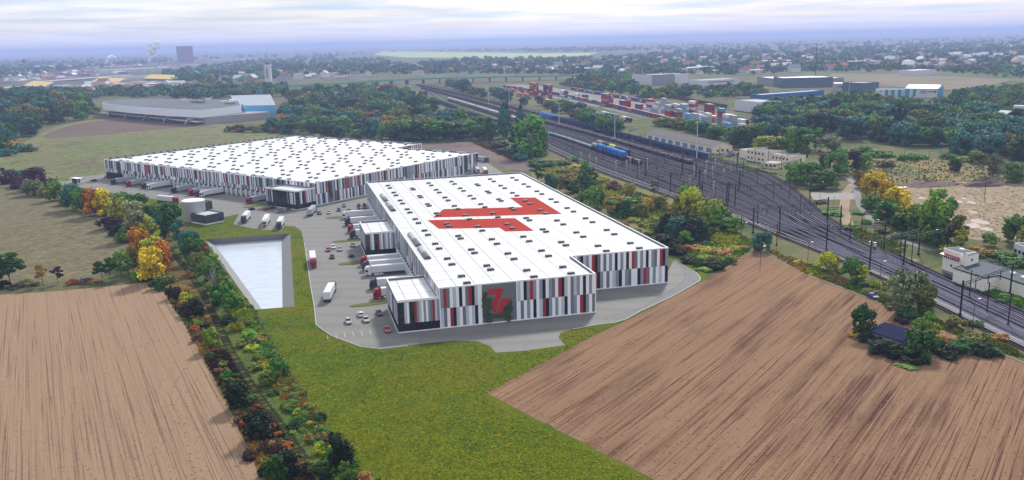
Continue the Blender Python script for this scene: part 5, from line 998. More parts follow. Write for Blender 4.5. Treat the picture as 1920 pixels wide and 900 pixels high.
def pump(p, w, d, h, rz, lab, lift=.8):
    o = thing('pump_house', lab, 'pump house', (p.x, p.y, .1), rz); f = [(0, 0), (w, 0), (w, d), (0, d)]
    mb = MB(); mb.prism(f, lift, h - .6, bottom=False); mb.build('wall', plain('pump_grey', (.075, .08, .09), .6, .1), o); mb = MB(); mb.prism([(.05, .05), (w - .05, .05), (w - .05, d - .05), (.05, d - .05)], 0, lift, bottom=False); mb.build('plinth', COPE, o)
    mb = MB(); mb.ring(f, .35, h - .6, h); mb.build('parapet', plain('pump_grey', (.1, .1, .1)), o); mb = MB(); mb.quad([(*q, h - .55) for q in inset(f, .2)]); mb.build('roof', plain('pump_roof', (.45, .46, .48), .6, .15, .3), o)
    mb = MB(); mb.box((w * .8, -.06, 1.9), (1, .1, 2)); mb.build('door', DARK, o)
a_, b_, c_ = at(364, 417), at(386, 423), at(421, 416)
pump(b_, (c_ - b_).length, (a_ - b_).length, 5.2, heading(b_, c_), 'low dark grey pump house with a pale plinth in front of the round tank')
pump(at(383, 396), 5.5, 4.5, 5.0, heading(b_, c_), 'small dark box shaped hut standing behind the round tank', .3)
# gatehouse
g = thing('gatehouse', 'small white and black gatehouse with a flat canopy at the site entrance', 'gatehouse', (*at(143, 344).to_2d(), .14), heading(at(134, 341), at(152, 343.5)))
mb = MB(); mb.prism([(-4.2, -2.5), (4.5, -3), (5.2, 3), (-4, 3)], 0, .25); mb.build('base_slab', CONC, g); mb = MB(); mb.box((-2.3, 0, 1.9), (1.6, 4, 3.2)); mb.build('wall', WHITE, g); mb = MB(); mb.box((.3, 0, 1.8), (3.4, 3.8, 3.0)); mb.build('window_wall', GLASS, g)
mb = MB(); mb.box((1.8, 0, 3.7), (10.5, 4.8, .35), top=1); mb.build('canopy', [DARK, COPE], g)
for x in (5.5, 6.8): mb = MB(); mb.tube((x, -2, 0), (x, -2, 3.6), .09); mb.tube((x, 2, 0), (x, 2, 3.6), .09); mb.tube((x, -2, 2.2), (x, 2, 2.2), .06); mb.build('canopy_post', WHITE, g)
for x, y, w in ((104, 343, 'nearest the hedgerow'), (107, 338.5, 'nearest the meadow')):
    mb = MB(); mb.box((0, 0, 1.6), (.5, .5, 3.2)); mb.box((0, 0, 3.25), (.7, .7, .14)); o = mb.build('gate_post', GREY, None, (*at(x, y).to_2d(), .1)); tag(o, f'grey gate post at the site entrance, {w}', 'gate post')
p = at(123, 346); o = thing('barrier', 'small red and white barrier stand before the gatehouse', 'barrier', (*p.to_2d(), .14), heading(at(112, 346), at(124, 343))); mb = MB(); mb.box((0, 0, .55), (.4, .4, 1.1)); mb.build('stand', RED, o); mb = MB(); mb.box((2.4, 0, 1.0), (4.8, .12, .14)); mb.build('boom', WHITE, o)
# fences: along the lawn edge and the strip of the western fields
FENCE = plain('fence_wire', (.12, .10, .09), .8, .2)
def fence(name, pts, h, lab, every=3.2, solid=None, wires=2):
    pts = [Vector(p).to_2d() for p in pts]; o = thing(name, lab, 'fence', (*pts[0], 0)); d0 = pts[0]; mb = MB(); n = 0
    for a, c in zip(pts, pts[1:]):
        L = (c - a).length; m = max(1, int(L / every)); rz = math.atan2((c - a).y, (c - a).x)
        for k in range(m):
            q = a.lerp(c, k / m) - d0
            if n < 100: pm = MB(); pm.box((0, 0, h / 2), (.14, .14, h)); pm.build('fence_post', solid or FENCE, o, (q.x, q.y, 0), rz)
            n += 1
        q = (a + c) / 2 - d0
        for k in range(wires): mb.box((q.x, q.y, h * (k + 1) / (wires + .2)), (L, .05, .07), rz=rz)
    mb.build('rail', solid or FENCE, o); return o
fence('wire_fence', px((345, 428), (386, 462), (416, 503), (442, 547), (480, 594), (546, 706), (619, 820), (660, 880)), 1.4, 'low wire fence between the hedgerow and the lawn', 4)
fence('plank_fence', px((0, 550), (60, 545), (130, 540), (200, 531), (288, 524)), 1.5, 'old plank fence along the top of the west ploughed field', 4, plain('old_plank', (.22, .2, .19), .9, .2), 3)
fence('slab_fence', px((1730, 497), (1712, 497), (1655, 492)), 1.8, 'low dark fence beside the tracks below the lane', 3)
# shed in the clump
sh = thing('shed', 'blue roofed shed hidden in the clump of trees in the field', 'shed', (*at(1673, 640).to_2d(), 0), heading(at(1650, 622), at(1690, 634)))
mb = MB(); mb.box((0, 0, 1.3), (11, 7.4, 2.6)); mb.build('wall', GREY, sh); mb = MB(); mb.quad([(-5.8, -4.2, 2.6), (5.8, -4.2, 2.6), (5.8, 4.2, 3.7), (-5.8, 4.2, 3.7)]); mb.quad([(-5.8, 4.2, 3.55), (5.8, 4.2, 3.55), (5.8, -4.2, 2.45), (-5.8, -4.2, 2.45)]); mb.build('roof', plain('slate_blue_roof', (.016, .020, .062), .9, .35, .5, spec=.04), sh)

# ------------------------------------------------------------------ railway
NE = [(772, 160), (790, 170), (807, 188), (880, 217), (980, 252), (1032, 281), (1107, 314), (1180, 341), (1267, 371), (1363, 401), (1453, 437), (1613, 500), (1713, 545), (1760, 572), (1830, 606), (1919, 650), (2040, 706)]
FE = [(740, 144), (770, 149), (840, 165), (930, 185), (1030, 212), (1120, 238), (1210, 262), (1300, 288), (1380, 307), (1440, 326), (1480, 351), (1507, 376), (1540, 404), (1580, 431), (1647, 465), (1697, 491), (1780, 526), (1850, 559), (1919, 592), (2060, 655)]
nw, fw = [at(*p).to_2d() for p in NE], [at(*p).to_2d() for p in FE]
AX = (at(1700, 540).to_2d() - at(1000, 262).to_2d()).normalized()
def resample(pl, s):
    for a, c in zip(pl, pl[1:]):
        sa, sc2 = a.dot(AX), c.dot(AX)
        if (sa <= s <= sc2) or (sc2 <= s <= sa): return a.lerp(c, (s - sa) / (sc2 - sa) if sc2 != sa else 0)
    return pl[0] if abs(pl[0].dot(AX) - s) < abs(pl[-1].dot(AX) - s) else pl[-1]
s0, s1 = max(nw[0].dot(AX), fw[0].dot(AX)), min(nw[-1].dot(AX), fw[-1].dot(AX)); NS = 60
nearl = [resample(nw, s0 + (s1 - s0) * k / NS) for k in range(NS + 1)]; farl = [resample(fw, s0 + (s1 - s0) * k / NS) for k in range(NS + 1)]
def chaikin(p, t=2):
    for _ in range(t):
        q = [p[0]]
        for a, c in zip(p, p[1:]): q += [a.lerp(c, .25), a.lerp(c, .75)]
        p = q + [p[-1]]
    return p
def lane(t, k0=0, k1=NS): return [nearl[k].lerp(farl[k], t(k / NS) if callable(t) else t) for k in range(k0, k1 + 1)]
YB = patchy('yard_bed', [(.3, (.022, .02, .032)), (.41, (.042, .045, .04)), (.49, (.09, .125, .035)), (.6, (.16, .165, .06)), (.7, (.06, .06, .05))], (.02, .1, .6))
THB = patchy('dark_ballast', [(.3, (.005, .0045, .010)), (.45, (.011, .010, .018)), (.55, (.021, .019, .024)), (.66, (.05, .042, .038))], (.025, .12, .7))
K = 34
ext = lambda l: [l[0]] + l
pn = [nearl[k] + (nearl[k] - farl[k]).normalized() * 3 for k in range(NS + 1)]; pf = [farl[k] + (farl[k] - nearl[k]).normalized() * 3 for k in range(NS + 1)]
flat('yard_bed', pn[:K + 1] + pf[:K + 1][::-1], .1, YB); flat('throat_bed', pn[K - 2:] + pf[K - 2:][::-1], .13, THB)
SLEEP, t, b = nodes('sleepers'); c = N(t, 'ShaderNodeTexCoord'); t.links.new(ramp(t, noise(t, c.outputs['Object'], .35, 5, .7), [(.35, (.004, .0035, .009)), (.55, (.008, .007, .014)), (.7, (.02, .018, .024))]), b.inputs['Base Color']); b.inputs['Roughness'].default_value = .95; b.inputs['Specular IOR Level'].default_value = .03
RAIL = plain('rail_steel', (.22, .21, .30), .7, .2, spec=.08); RAILB = plain('worn_rail', (.52, .5, .5), .6, .15, spec=.1)
def track(pts, bright=False, bed=True, name='railway_track'):
    pts = [Vector(p) for p in pts]; mb = MB(); L = []
    for k, p in enumerate(pts):
        d = (pts[min(len(pts) - 1, k + 1)] - pts[max(0, k - 1)]).normalized(); L.append((p, Vector((-d.y, d.x))))
    def band(o0, o1, z, m):
        for (a, n), (c, n2) in zip(L, L[1:]): mb.quad([(*(a + n * o1), z), (*(a + n * o0), z), (*(c + n2 * o0), z), (*(c + n2 * o1), z)], m)
    if bed: band(-1.35, 1.35, .2 + R.uniform(0, .01), 0)
    for o in (-.75, .75): band(o - .13, o + .13, .36, 1); 
    return struct(mb.build(name, [SLEEP, RAILB if bright else RAIL]))
TT = [.015, .06, .125, .17, .245, .29, .36, .405, .47, .52, .60, .645, .72, .765, .85, .9, .97]
LANES = [chaikin(lane(t_), 1) for t_ in TT]
for k, l in enumerate(LANES): track(l, bright=k in (0, 1))
# crossovers through the throat
for a, c, k0, k1 in ((.06, .29, 36, 46), (.29, .52, 34, 44), (.17, .405, 38, 48), (.52, .72, 35, 44), (.72, .9, 34, 42), (.405, .17, 42, 52), (.645, .47, 38, 47), (.9, .645, 40, 50), (.36, .6, 40, 50), (.85, .52, 44, 56), (.245, .06, 46, 56), (.47, .72, 46, 56), (.72, .36, 36, 50), (.125, .36, 30, 40), (.97, .72, 36, 46)):
    f = lambda u, a=a, c=c, k0=k0, k1=k1: a + (c - a) * (lambda q: q * q * (3 - 2 * q))(min(1, max(0, (u * NS - k0) / (k1 - k0))))
    track(chaikin(lane(f, k0, k1), 1), bed=False)
# goods tracks round the container yard and the far line
for pts in ([(830, 152), (945, 165), (1045, 180), (1150, 203), (1270, 233), (1345, 252), (1420, 272)], [(838, 150), (950, 163), (1050, 177), (1155, 200), (1275, 229), (1350, 247)], [(960, 154), (1075, 168), (1160, 184), (1240, 198), (1330, 214), (1440, 236), (1520, 256)], [(970, 152), (1090, 166), (1240, 194), (1340, 211), (1450, 232), (1530, 250)],
            [(1180, 172), (1280, 188), (1360, 204), (1450, 222), (1540, 244)], [(1190, 262), (1260, 284), (1330, 304), (1390, 320)]):
    track(chaikin([at(*p).to_2d() for p in pts], 2))
flat('container_yard', smooth(px((925, 160), (1000, 158), (1120, 178), (1250, 196), (1360, 214), (1420, 240), (1398, 254), (1340, 250), (1200, 218), (1060, 188)), 1), .06, patchy('yard_concrete', [(.3, (.14, .13, .12)), (.5, (.22, .21, .195)), (.7, (.28, .27, .25))], (.03, .12, .5)))

# rolling stock ------------------------------------------------------------------
def wb(mb, L, m=0):                                                    # bogies
    for x in (-L / 2 + 2, L / 2 - 2):
        mb.box((x, 0, .75), (2.6, 2.0, .5), m)
        for q in (-.85, .85):
            for s in (-.78, .78): mb.tube((x + q, s - .08, .5), (x + q, s + .08, .5), .46, m=m, n=8)
def wagon_kind(kind, col):
    """(body mesh, load mesh or None, running gear mesh, length)"""
    L = 14.0; g = MB(); wb(g, L); g.box((0, 0, 1.08), (L - .5, 2.2, .25)); m = MB(); ld = None; cm = plain('wagon_' + kind + '_' + '_'.join('%d' % (x * 1000) for x in col), col, .6, .2, .5)
    if kind == 'gondola':
        m.prism([(-L / 2 + .3, -1.4), (L / 2 - .3, -1.4), (L / 2 - .3, 1.4), (-L / 2 + .3, 1.4)], 1.22, 1.5); m.ring([(-L / 2 + .3, -1.4), (L / 2 - .3, -1.4), (L / 2 - .3, 1.4), (-L / 2 + .3, 1.4)], .1, 1.5, 3.3)
        for k in range(9):
            for s in (-1.45, 1.45): m.box((-L / 2 + .9 + k * 1.52, s, 2.3), (.14, .1, 1.9))
        ld = MB(); ld.box((0, 0, 1.95), (L - 1, 2.5, .9)); ld = ld.mesh('load', plain('coal', (.02, .02, .026), .9, .4, 1))
    elif kind == 'hopper':
        m.side([(-L / 2 + .2, 1.25), (L / 2 - .2, 1.25), (L / 2 - .2, 3.7), (-L / 2 + .2, 3.7)], -1.45, 1.45); m.tube((-L / 2 + .2, 0, 3.3), (L / 2 - .2, 0, 3.3), 1.42, n=14)
        for k in range(8):
            for s in (-1.5, 1.5): m.box((-L / 2 + 1 + k * 1.7, s, 2.5), (.12, .1, 2.3))
    elif kind == 'tank':
        m.tube((-L / 2 + .5, 0, 2.7), (L / 2 - .5, 0, 2.7), 1.4, n=16); m.tube((0, 0, 4.0), (0, 0, 4.4), .4)
    elif kind == 'flat':
        m.box((0, 0, 1.3), (L - .3, 2.6, .22)); ld = MB(); r = random.Random(int(col[0] * 1e4))
        for k in range(3): x = -L / 2 + 2.6 + k * 4.4; ld.box((x, 0, 1.75), (2.4, 2.2 * r.uniform(.7, 1), r.uniform(.4, .9)))
        ld = ld.mesh('load', plain('load_' + '%d' % (col[2] * 1000), (.13, .09, .14) if col[2] < .1 else (.30, .44, .46), .7, .4, .6))
    elif kind == 'carrier':
        m.box((0, 0, 1.3), (L - .2, 2.7, .25)); m.box((0, 0, 2.85), (L - .2, 2.7, .16))
        for k in range(8):
            for s in (-1.35, 1.35): m.box((-L / 2 + .4 + k * 1.88, s, 2.1), (.16, .1, 1.6))
    elif kind == 'platform':
        m.box((0, 0, 1.3), (L - .3, 2.6, .2))
        for k in range(7):
            for s in (-1.3, 1.3): m.box((-L / 2 + .8 + k * 2.05, s, 2.1), (.16, .12, 1.6))
        m.box((-L / 2 + .25, 0, 1.9), (.15, 2.5, 1.2)); m.box((L / 2 - .25, 0, 1.9), (.15, 2.5, 1.2)); m.box((0, 0, 1.9), (L - 2, 1.8, .8))
    elif kind == 'loco':
        L = 16; m = MB(); m.side([(-7.6, 1.1), (7.6, 1.1), (7.9, 2.2), (7.2, 3.7), (-7.2, 3.7), (-7.9, 2.2)], -1.45, 1.45); m.box((0, 0, 3.95), (6, 1.6, .5)); g = MB(); wb(g, L); g.box((0, 0, .9), (13, 2, .4)); ld = MB(); ld.box((7.72, 0, 2.75), (.12, 2.2, .8)); ld.box((-7.72, 0, 2.75), (.12, 2.2, .8)); ld.box((5.6, 0, 2.8), (1.4, 2.96, .7)); ld = ld.mesh('cab_window', GLASS)
    return (m.mesh('wagon_body', cm), ld, g.mesh('running_gear', BLACK), L)
WKIND = {}
NAMEW = dict(gondola='open_wagon', hopper='covered_wagon', tank='tank_wagon', flat='flat_wagon', carrier='car_carrier_wagon', platform='stake_wagon', loco='locomotive')
def train(path, kinds, words_, place, group, gap=1.3, z=.36, top=None, most=60):
    pts = [at(*p).to_2d() for p in path]; cum = [0]
    for a, c in zip(pts, pts[1:]): cum.append(cum[-1] + (c - a).length)
    def pos(s):
        for k in range(len(pts) - 1):
            if s <= cum[k + 1] or k == len(pts) - 2: return pts[k].lerp(pts[k + 1], (s - cum[k]) / (cum[k + 1] - cum[k])), heading(pts[k], pts[k + 1])
    s = 0; j = 0
    while s + 14 <= cum[-1] + 5 and j < most:
        kind, col = kinds[j % len(kinds)]; key = (kind, col)
        if key not in WKIND: WKIND[key] = wagon_kind(*key)
        body, load, gear, L = WKIND[key]; p, a = pos(s + L / 2)
        o = thing(NAMEW[kind], f'{words_[kind, col] if isinstance(words_, dict) else words_} {place}', 'locomotive' if kind == 'loco' else 'railway wagon', (p.x, p.y, z), a, group, 'left'); o.scale = (1.0, 1.2, 1.25)
        link('wagon_body', body, o); link('running_gear', gear, o)
        if load: link('cab_window' if kind == 'loco' else 'load', load, o)
        if top: top(o, j)
        s += L + gap; j += 1
    return cum[-1]
TEAL, NAVY, BBLUE, MAR, PURP, RUST = (.022, .07, .10), (.010, .05, .16), (.008, .20, .62), (.12, .035, .045), (.045, .03, .06), (.14, .045, .04)
CARTOP = {}
def carload(o, j):
    """cars standing on the carrier wagons: each a thing"""
    r = random.Random(j); rot = o.rotation_euler[2]
    for dz in (3.0,):
        for k in range(3):
            c = ('white', 'white', 'silver', 'white')[r.randrange(4)]; q = Matrix.Rotation(rot, 4, 'Z') @ Vector((-4.6 + 4.6 * k, 0, 0)); n = link('carried_car', CARRY[c], None, (o.location.x + q.x, o.location.y + q.y, o.location.z + 3.66), rot); n.scale = (1.1, 1.2, 1.25)
            tag(n, f'{c} new car on the upper deck of the maroon carrier train', 'car', 'cars carried on the train', 'left')
def carry_mesh(c):
    mb = MB(); mb.side([(2.1, .2), (2.15, .7), (1.1, .9), (.2, 1.4), (-1.4, 1.4), (-2.1, .95), (-2.15, .2)], -.85, .85); return mb.mesh('carried_car', CM[c])
CARRY = {c: carry_mesh(c) for c in ('white', 'silver')}
train([(808, 187), (880, 216), (985, 252)], [('gondola', TEAL)], 'dark teal open wagon', 'on the nearest siding left of the poplars', 'teal open wagons')
train([(841, 189), (915, 212), (992, 236)], [('carrier', MAR)], 'maroon two deck wagon', 'of the car train beside the poplars', 'car carrier wagons', top=carload)
train([(782, 160), (870, 180), (960, 203), (1012, 217)], [('platform', RUST)], 'rust red stake wagon', 'of the long train beyond the poplars', 'rust red wagons')
train([(790, 166), (880, 190), (1000, 224)], [('platform', PURP)], 'dull purple wagon', 'of the train behind the car train', 'purple wagons')
train([(1014, 218), (1040, 224)], [('loco', BBLUE)], 'blue locomotive', 'at the head of the dark blue wagons', 'locomotives')
train([(1036, 224), (1120, 245), (1210, 269), (1334, 302)], [('gondola', NAVY), ('gondola', NAVY), ('gondola', TEAL), ('gondola', NAVY)], {('gondola', NAVY): 'dark blue open wagon', ('gondola', TEAL): 'dark teal open wagon'}, 'in the long row before the goods shed', 'open wagons before the goods shed')
train([(1020, 230), (1110, 254), (1210, 283), (1300, 309)], [('flat', PURP)], 'black loaded flat wagon', 'on the track before the blue row', 'loaded flat wagons')
train([(1024, 251), (1060, 262), (1112, 280)], [('flat', (.03, .10, .12))], 'teal flat wagon with pale loads', 'leading to the bright blue wagons', 'teal flat wagons')
train([(1112, 279), (1206, 311)], [('tank', (.28, .33, .36)), ('hopper', BBLUE), ('hopper', BBLUE), ('hopper', BBLUE), ('hopper', BBLUE), ('platform', MAR), ('platform', MAR)], {('tank', (.28, .33, .36)): 'grey tank wagon', ('hopper', BBLUE): 'bright blue covered wagon', ('platform', MAR): 'brown stake wagon'}, 'on the middle siding', 'wagons of the bright blue train')
train([(1122, 274), (1186, 296)], [('tank', (.30, .26, .22)), ('tank', (.02, .02, .025)), ('tank', (.55, .60, .04)), ('tank', (.02, .02, .025)), ('tank', (.02, .03, .09))], {('tank', (.30, .26, .22)): 'beige tank wagon', ('tank', (.02, .02, .025)): 'black tank wagon', ('tank', (.55, .60, .04)): 'yellow tank wagon', ('tank', (.02, .03, .09)): 'navy tank wagon'}, 'behind the bright blue covered wagons', 'tank wagons')
train([(1245, 181), (1300, 192), (1360, 203)], [('gondola', (.07, .04, .05)), ('gondola', (.09, .045, .05))], 'dull maroon open wagon', 'on the far line beyond the containers', 'maroon wagons of the far line')
train([(1050, 159), (1130, 172)], [('gondola', (.09, .045, .05))], 'brownish open wagon', 'behind the tall red container stacks', 'brown wagons of the far line')
for k in range(5):
    train([(655 + 12 * k, 116 + 2.6 * k), (760 + 8 * k, 129 + 2 * k)], [('gondola', (.07, .075, .09)), ('gondola', (.10, .10, .11))], 'grey open wagon', 'in the distant sidings beyond the viaduct', 'wagons of the distant sidings', z=.3, most=14)

# catenary: single masts and portals
MAST = plain('mast_black', (.014, .014, .02), .7, .2)
GC = 'catenary masts of the rail yard'
def mast_mesh():
    mb = MB(); mb.box((0, 0, 5.0), (.26, .26, 10.0)); mb.box((0, 0, .3), (.7, .7, .6)); return mb.mesh('mast', MAST)
MM = mast_mesh(); mb = MB(); mb.tube((0, 0, 7.4), (3.4, 0, 8.0), .07, n=5); mb.tube((0, 0, 8.8), (3.4, 0, 8.0), .07, n=5); AM = mb.mesh('bracket_arm', MAST)
def mast(p, rz, label='black catenary mast beside the tracks', h=1.0):
    o = thing('catenary_mast', label, 'mast', (p.x, p.y, .1), rz, GC, 'left'); a = link('mast', MM, o); c = link('bracket_arm', AM, o); o.scale = (1, 1, h)
def portal(a, c, h, lab):
    a, c = at(*a), at(*c); L = (c - a).length; rz = heading(a, c); o = thing('catenary_portal', lab, 'catenary portal', (a.x, a.y, .1), rz, 'catenary portals of the rail yard', 'left'); hh = h
    for x in (0, L):
        m = MB(); m.box((x, 0, hh / 2 + .4), (.44, .44, hh + .8)); m.box((x, 0, .3), (1.0, 1.0, .6)); m.build('portal_post', MAST, o)
    m = MB()
    for z in (hh - .9, hh): m.box((L / 2, 0, z), (L, .26, .2))
    n = max(4, int(L / 1.5))
    for k in range(n): m.tube((L * k / n, 0, hh - .9 if k % 2 else hh), (L * (k + 1) / n, 0, hh if k % 2 else hh - .9), .07, n=4, caps=False)
    m.build('portal_beam', MAST, o)
    nd = max(2, int(L / 9))
    for k in range(1, nd + 1): m = MB(); x = L * k / (nd + 1); m.box((x, 0, hh - 2.0), (.22, .22, 3.0)); m.build('drop_arm', MAST, o)
PORT = [((1386, 356), (1500, 331), 'fifth'), ((1316, 377), (1366, 380), ''), ((1378, 386), (1518, 380), ''), ((1412, 437), (1551, 414), ''), ((1461, 437), (1575, 432), ''), ((1549, 472), (1657, 470), ''), ((1630, 507), (1722, 478), ''), ((1694, 497), (1775, 476), ''), ((1800, 592), (1893, 556), ''), ((1257, 360), (1312, 354), ''), ((1305, 330), (1382, 320), ''), ((1210, 331), (1280, 322), '')]
for a, c, _ in PORT: portal(a, c, 11, 'black lattice catenary portal across the rail throat')
for x, y in ((1456, 460), (1389, 444), (1363, 383), (1362, 380), (1593, 450), (1614, 449), (1687, 480), (1722, 477), (1709, 490), (1195, 332), (1167, 310), (1137, 291), (1075, 283), (1113, 270), (1201, 275), (1160, 252), (1100, 236), (1078, 235), (1279, 328), (1258, 294), (1253, 303), (1332, 309), (1349, 300), (1415, 306), (1440, 309), (1465, 318), (1305, 300), (1232, 318), (1130, 300), (1038, 262), (1120, 292), (1063, 280), (900, 226), (935, 236), (860, 206), (872, 188), (810, 172), (930, 200), (960, 208), (838, 174), (905, 190), (985, 213), (1310, 345), (1234, 357), (1281, 372), (1340, 384), (1420, 420), (1500, 400), (1450, 372), (1420, 345), (1480, 372), (1393, 330), (1358, 335), (1890, 610), (1850, 585), (1817, 560), (1180, 268), (1010, 216), (1225, 290)):
    p = at(x, y); mast(p, math.atan2(AX.y, AX.x) + PI / 2 * (1 if (x + y) % 2 else -1))
# signals: white head over a red and white striped post
def signal_mesh():
    mb = MB()
    for k in range(8): mb.tube((0, 0, .75 * k), (0, 0, .75 * (k + 1)), .17, m=k % 2, n=6)
    return mb.mesh('striped_post', [WHITE, RED])
SP = signal_mesh(); mb = MB(); mb.box((0, 0, 6.9), (.75, .4, 1.9)); SH = mb.mesh('signal_head', WHITE); mb = MB(); mb.box((0, -.24, 6.9), (.4, .1, 1.5)); SL = mb.mesh('signal_lamp', BLACK)
for x, y in ((1294, 353), (1301, 334), (1322, 342), (1324, 324), (1336, 334), (1341, 320), (1357, 340), (1370, 320), (1383, 318), (1338, 366), (1090, 305), (1106, 310), (1118, 316), (1155, 323), (1175, 322), (1182, 318), (1198, 324), (1214, 318), (1379, 308), (1398, 310), (1416, 318)):
    p = at(x, y); o = thing('railway_signal', 'white headed signal on a red and white striped post', 'signal', (p.x, p.y, .1), math.atan2(AX.y, AX.x) + PI / 2, 'railway signals', 'left'); link('striped_post', SP, o); link('signal_head', SH, o); link('signal_lamp', SL, o)
# tall floodlight masts and street lamps
PALE = plain('galvanised', (.55, .57, .60), .5, .08)
def flood(p, h, lab):
    o = thing('floodlight_mast', lab, 'floodlight mast', (p.x, p.y, .1), 0, 'tall floodlight masts', 'left'); m = MB(); m.tube((0, 0, 0), (0, 0, h), .45, .22, n=8); m.build('pole', PALE, o); m = MB(); m.tube((-1.5, 0, h), (1.5, 0, h), .1); m.tube((0, -1.5, h), (0, 1.5, h), .1); m.build('crossarm', PALE, o)
    for a in range(4): m = MB(); m.box((1.5 * math.cos(a * PI / 2), 1.5 * math.sin(a * PI / 2), h + .2), (.9, .9, .5)); m.build('lamp', STEEL, o)
for x, y, h, l in ((1048.6, 238, 24, 'beside the belt of trees'), (1152.6, 260, 22, 'in front of the goods shed trees'), (1306, 308, 30, 'before the goods shed'), (955, 198, 24, 'near the poplars'), (916, 196, 22, 'by the rust red train'), (1590, 198, 34, 'with red and white bands above the wood')):
    flood(at(x, y), h, f'tall pale floodlight mast {l}')
def lamp(p, h, rz, lab):
    o = thing('street_lamp', lab, 'street lamp', (p.x, p.y, .05), rz, 'street lamps', 'left'); m = MB(); m.tube((0, 0, 0), (0, 0, h), .12, .08, n=6); m.build('pole', DARK, o); m = MB(); m.tube((0, 0, h), (1.3, 0, h + .25), .07, n=5); m.build('bracket_arm', DARK, o); m = MB(); m.box((1.6, 0, h + .25), (1.0, .4, .22)); m.build('lamp_head', WHITE, o)
for x, y, l in ((1638, 451, 'beside the lane'), (1748, 472, 'at the near end of the lane'), (1537, 372, 'by the loading pad'), (1562, 402, 'by the loading pad'), (1648, 548, 'beside the farm track'), (1822, 628, 'beside the clump in the field'), (1425, 505, 'beside the farm track'), (1514, 497, 'beside the farm track'), (1392, 456, 'beside the farm track')):
    lamp(at(x, y), 11 if y > 540 else 9, PI * .1, f'dark street lamp with a white head {l}')
for x, y in ((1623, 384), (1695, 302), (1741, 310), (1722, 337), (1842, 326), (1897, 342), (1845, 379), (1860, 300), (1810, 300), (1763, 296)):
    p = at(x, y); o = thing('utility_pole', 'thin dark utility pole on the open ground', 'utility pole', (p.x, p.y, 0), 0, 'utility poles', 'left'); m = MB(); m.tube((0, 0, 0), (0, 0, 10), .17, .12); m.build('pole', MAST, o); m = MB(); m.box((0, 0, 9.4), (1.8, .14, .14)); m.build('crossarm', MAST, o)
for x, y, h, c, l in ((1632, 462, 2, 'pale_green_box', 'pale green equipment cabinet beside the tracks'), (1640, 464, 2, 'white_box', 'white equipment cabinet beside the tracks'), (1235, 385, 2.2, 'white_box', 'small white cabinet among the bushes by the tracks')):
    p = at(x, y); o = thing('equipment_cabinet', l, 'cabinet', (p.x, p.y, .05), .4); m = MB(); m.box((0, 0, h / 2), (1.1, .9, h)); bm_ = m.build('cabinet_body', plain(c, (.45, .55, .5) if 'green' in c else (.7, .7, .72)), o); m = MB(); m.box((0, 0, h + .08), (1.3, 1.1, .16)); m.build('cabinet_lid', STEEL, o)

# ------------------------------------------------------------------ container yard
CCOL = {'red': (.30, .045, .03), 'orange': (.55, .20, .05), 'crimson': (.42, .02, .05), 'maroon': (.16, .035, .05), 'blue': (.02, .09, .30), 'navy': (.015, .03, .10), 'white': (.62, .63, .65), 'grey': (.33, .36, .40), 'teal': (.05, .26, .26), 'sky blue': (.10, .33, .55)}
def cont_mesh(c):
    mb = MB(); mb.box((0, 0, 1.3), (12.1, 2.44, 2.56)); me = bevel(mb.mesh('container', plain('container_' + c.replace(' ', '_'), CCOL[c], .55, .15, .4)), .05); bm = bmesh.new(); bm.from_mesh(me)
    bm.to_mesh(me); bm.free()
    m2 = MB(); m2.v = [tuple(v.co) for v in me.vertices]; m2.f = [tuple(p.vertices) for p in me.polygons]; m2.m = [0] * len(m2.f)
    for k in range(18):
        for s in (-1.235, 1.235): m2.box((-5.6 + k * .66, s, 1.3), (.22, .05, 2.3), 0)
    for s in (-.6, .6): m2.box((6.07, s, 1.3), (.06, .06, 2.4), 1)
    return m2.mesh('container', [plain('container_' + c.replace(' ', '_'), CCOL[c]), STEEL])
CMESH = {c: cont_mesh(c) for c in CCOL}
YA = heading(at(1150, 203), at(1270, 233))
def stack(x, y, nl, nw_, nh, cols, place, rz=None, seed=1, z0=.1):
    if 16 <= seed <= 31: nh = min(5, nh + 1)
    p0 = at(x, y); rz = YA if rz is None else rz; r = random.Random(seed * 977 + int(x)); d, n = Vector((math.cos(rz), math.sin(rz))), Vector((-math.sin(rz), math.cos(rz)))
    for i in range(nl):
        for j in range(nw_):
            top = nh if r.random() < .8 else max(1, nh - 1)
            for k in range(top):
                c = r.choice(cols); q = p0.to_2d() + d * (i * 15) + n * (j * 3.3)
                o = link('shipping_container', CMESH[c], None, (q.x, q.y, z0 + 3.4 * k), rz + r.uniform(-.01, .01)); o.scale = (1.2, 1.28, 1.32); lev = ('bottom', 'second', 'third', 'fourth', 'fifth', 'sixth')[k]
                tag(o, f'{c} container, {lev} tier {place}', 'container', 'containers of the container yard', 'left')
stack(996, 178, 1, 4, 6, ['red', 'red', 'orange', 'maroon', 'red'], 'of the tall red stack nearest the viaduct', seed=1)
stack(1022, 178, 1, 4, 5, ['red', 'red', 'orange', 'navy'], 'of the second tall red stack', seed=2)
stack(976, 174, 1, 2, 3, ['orange', 'red', 'maroon'], 'of the orange stack before the tall ones', seed=3); stack(972, 181, 1, 2, 2, ['orange', 'orange', 'red'], 'of the low orange stack', seed=4); stack(985, 184, 1, 2, 2, ['orange', 'red'], 'of the orange stack by the trees', seed=5); stack(1006, 188, 1, 2, 2, ['red', 'orange', 'maroon'], 'of the red stack by the trees', seed=6)
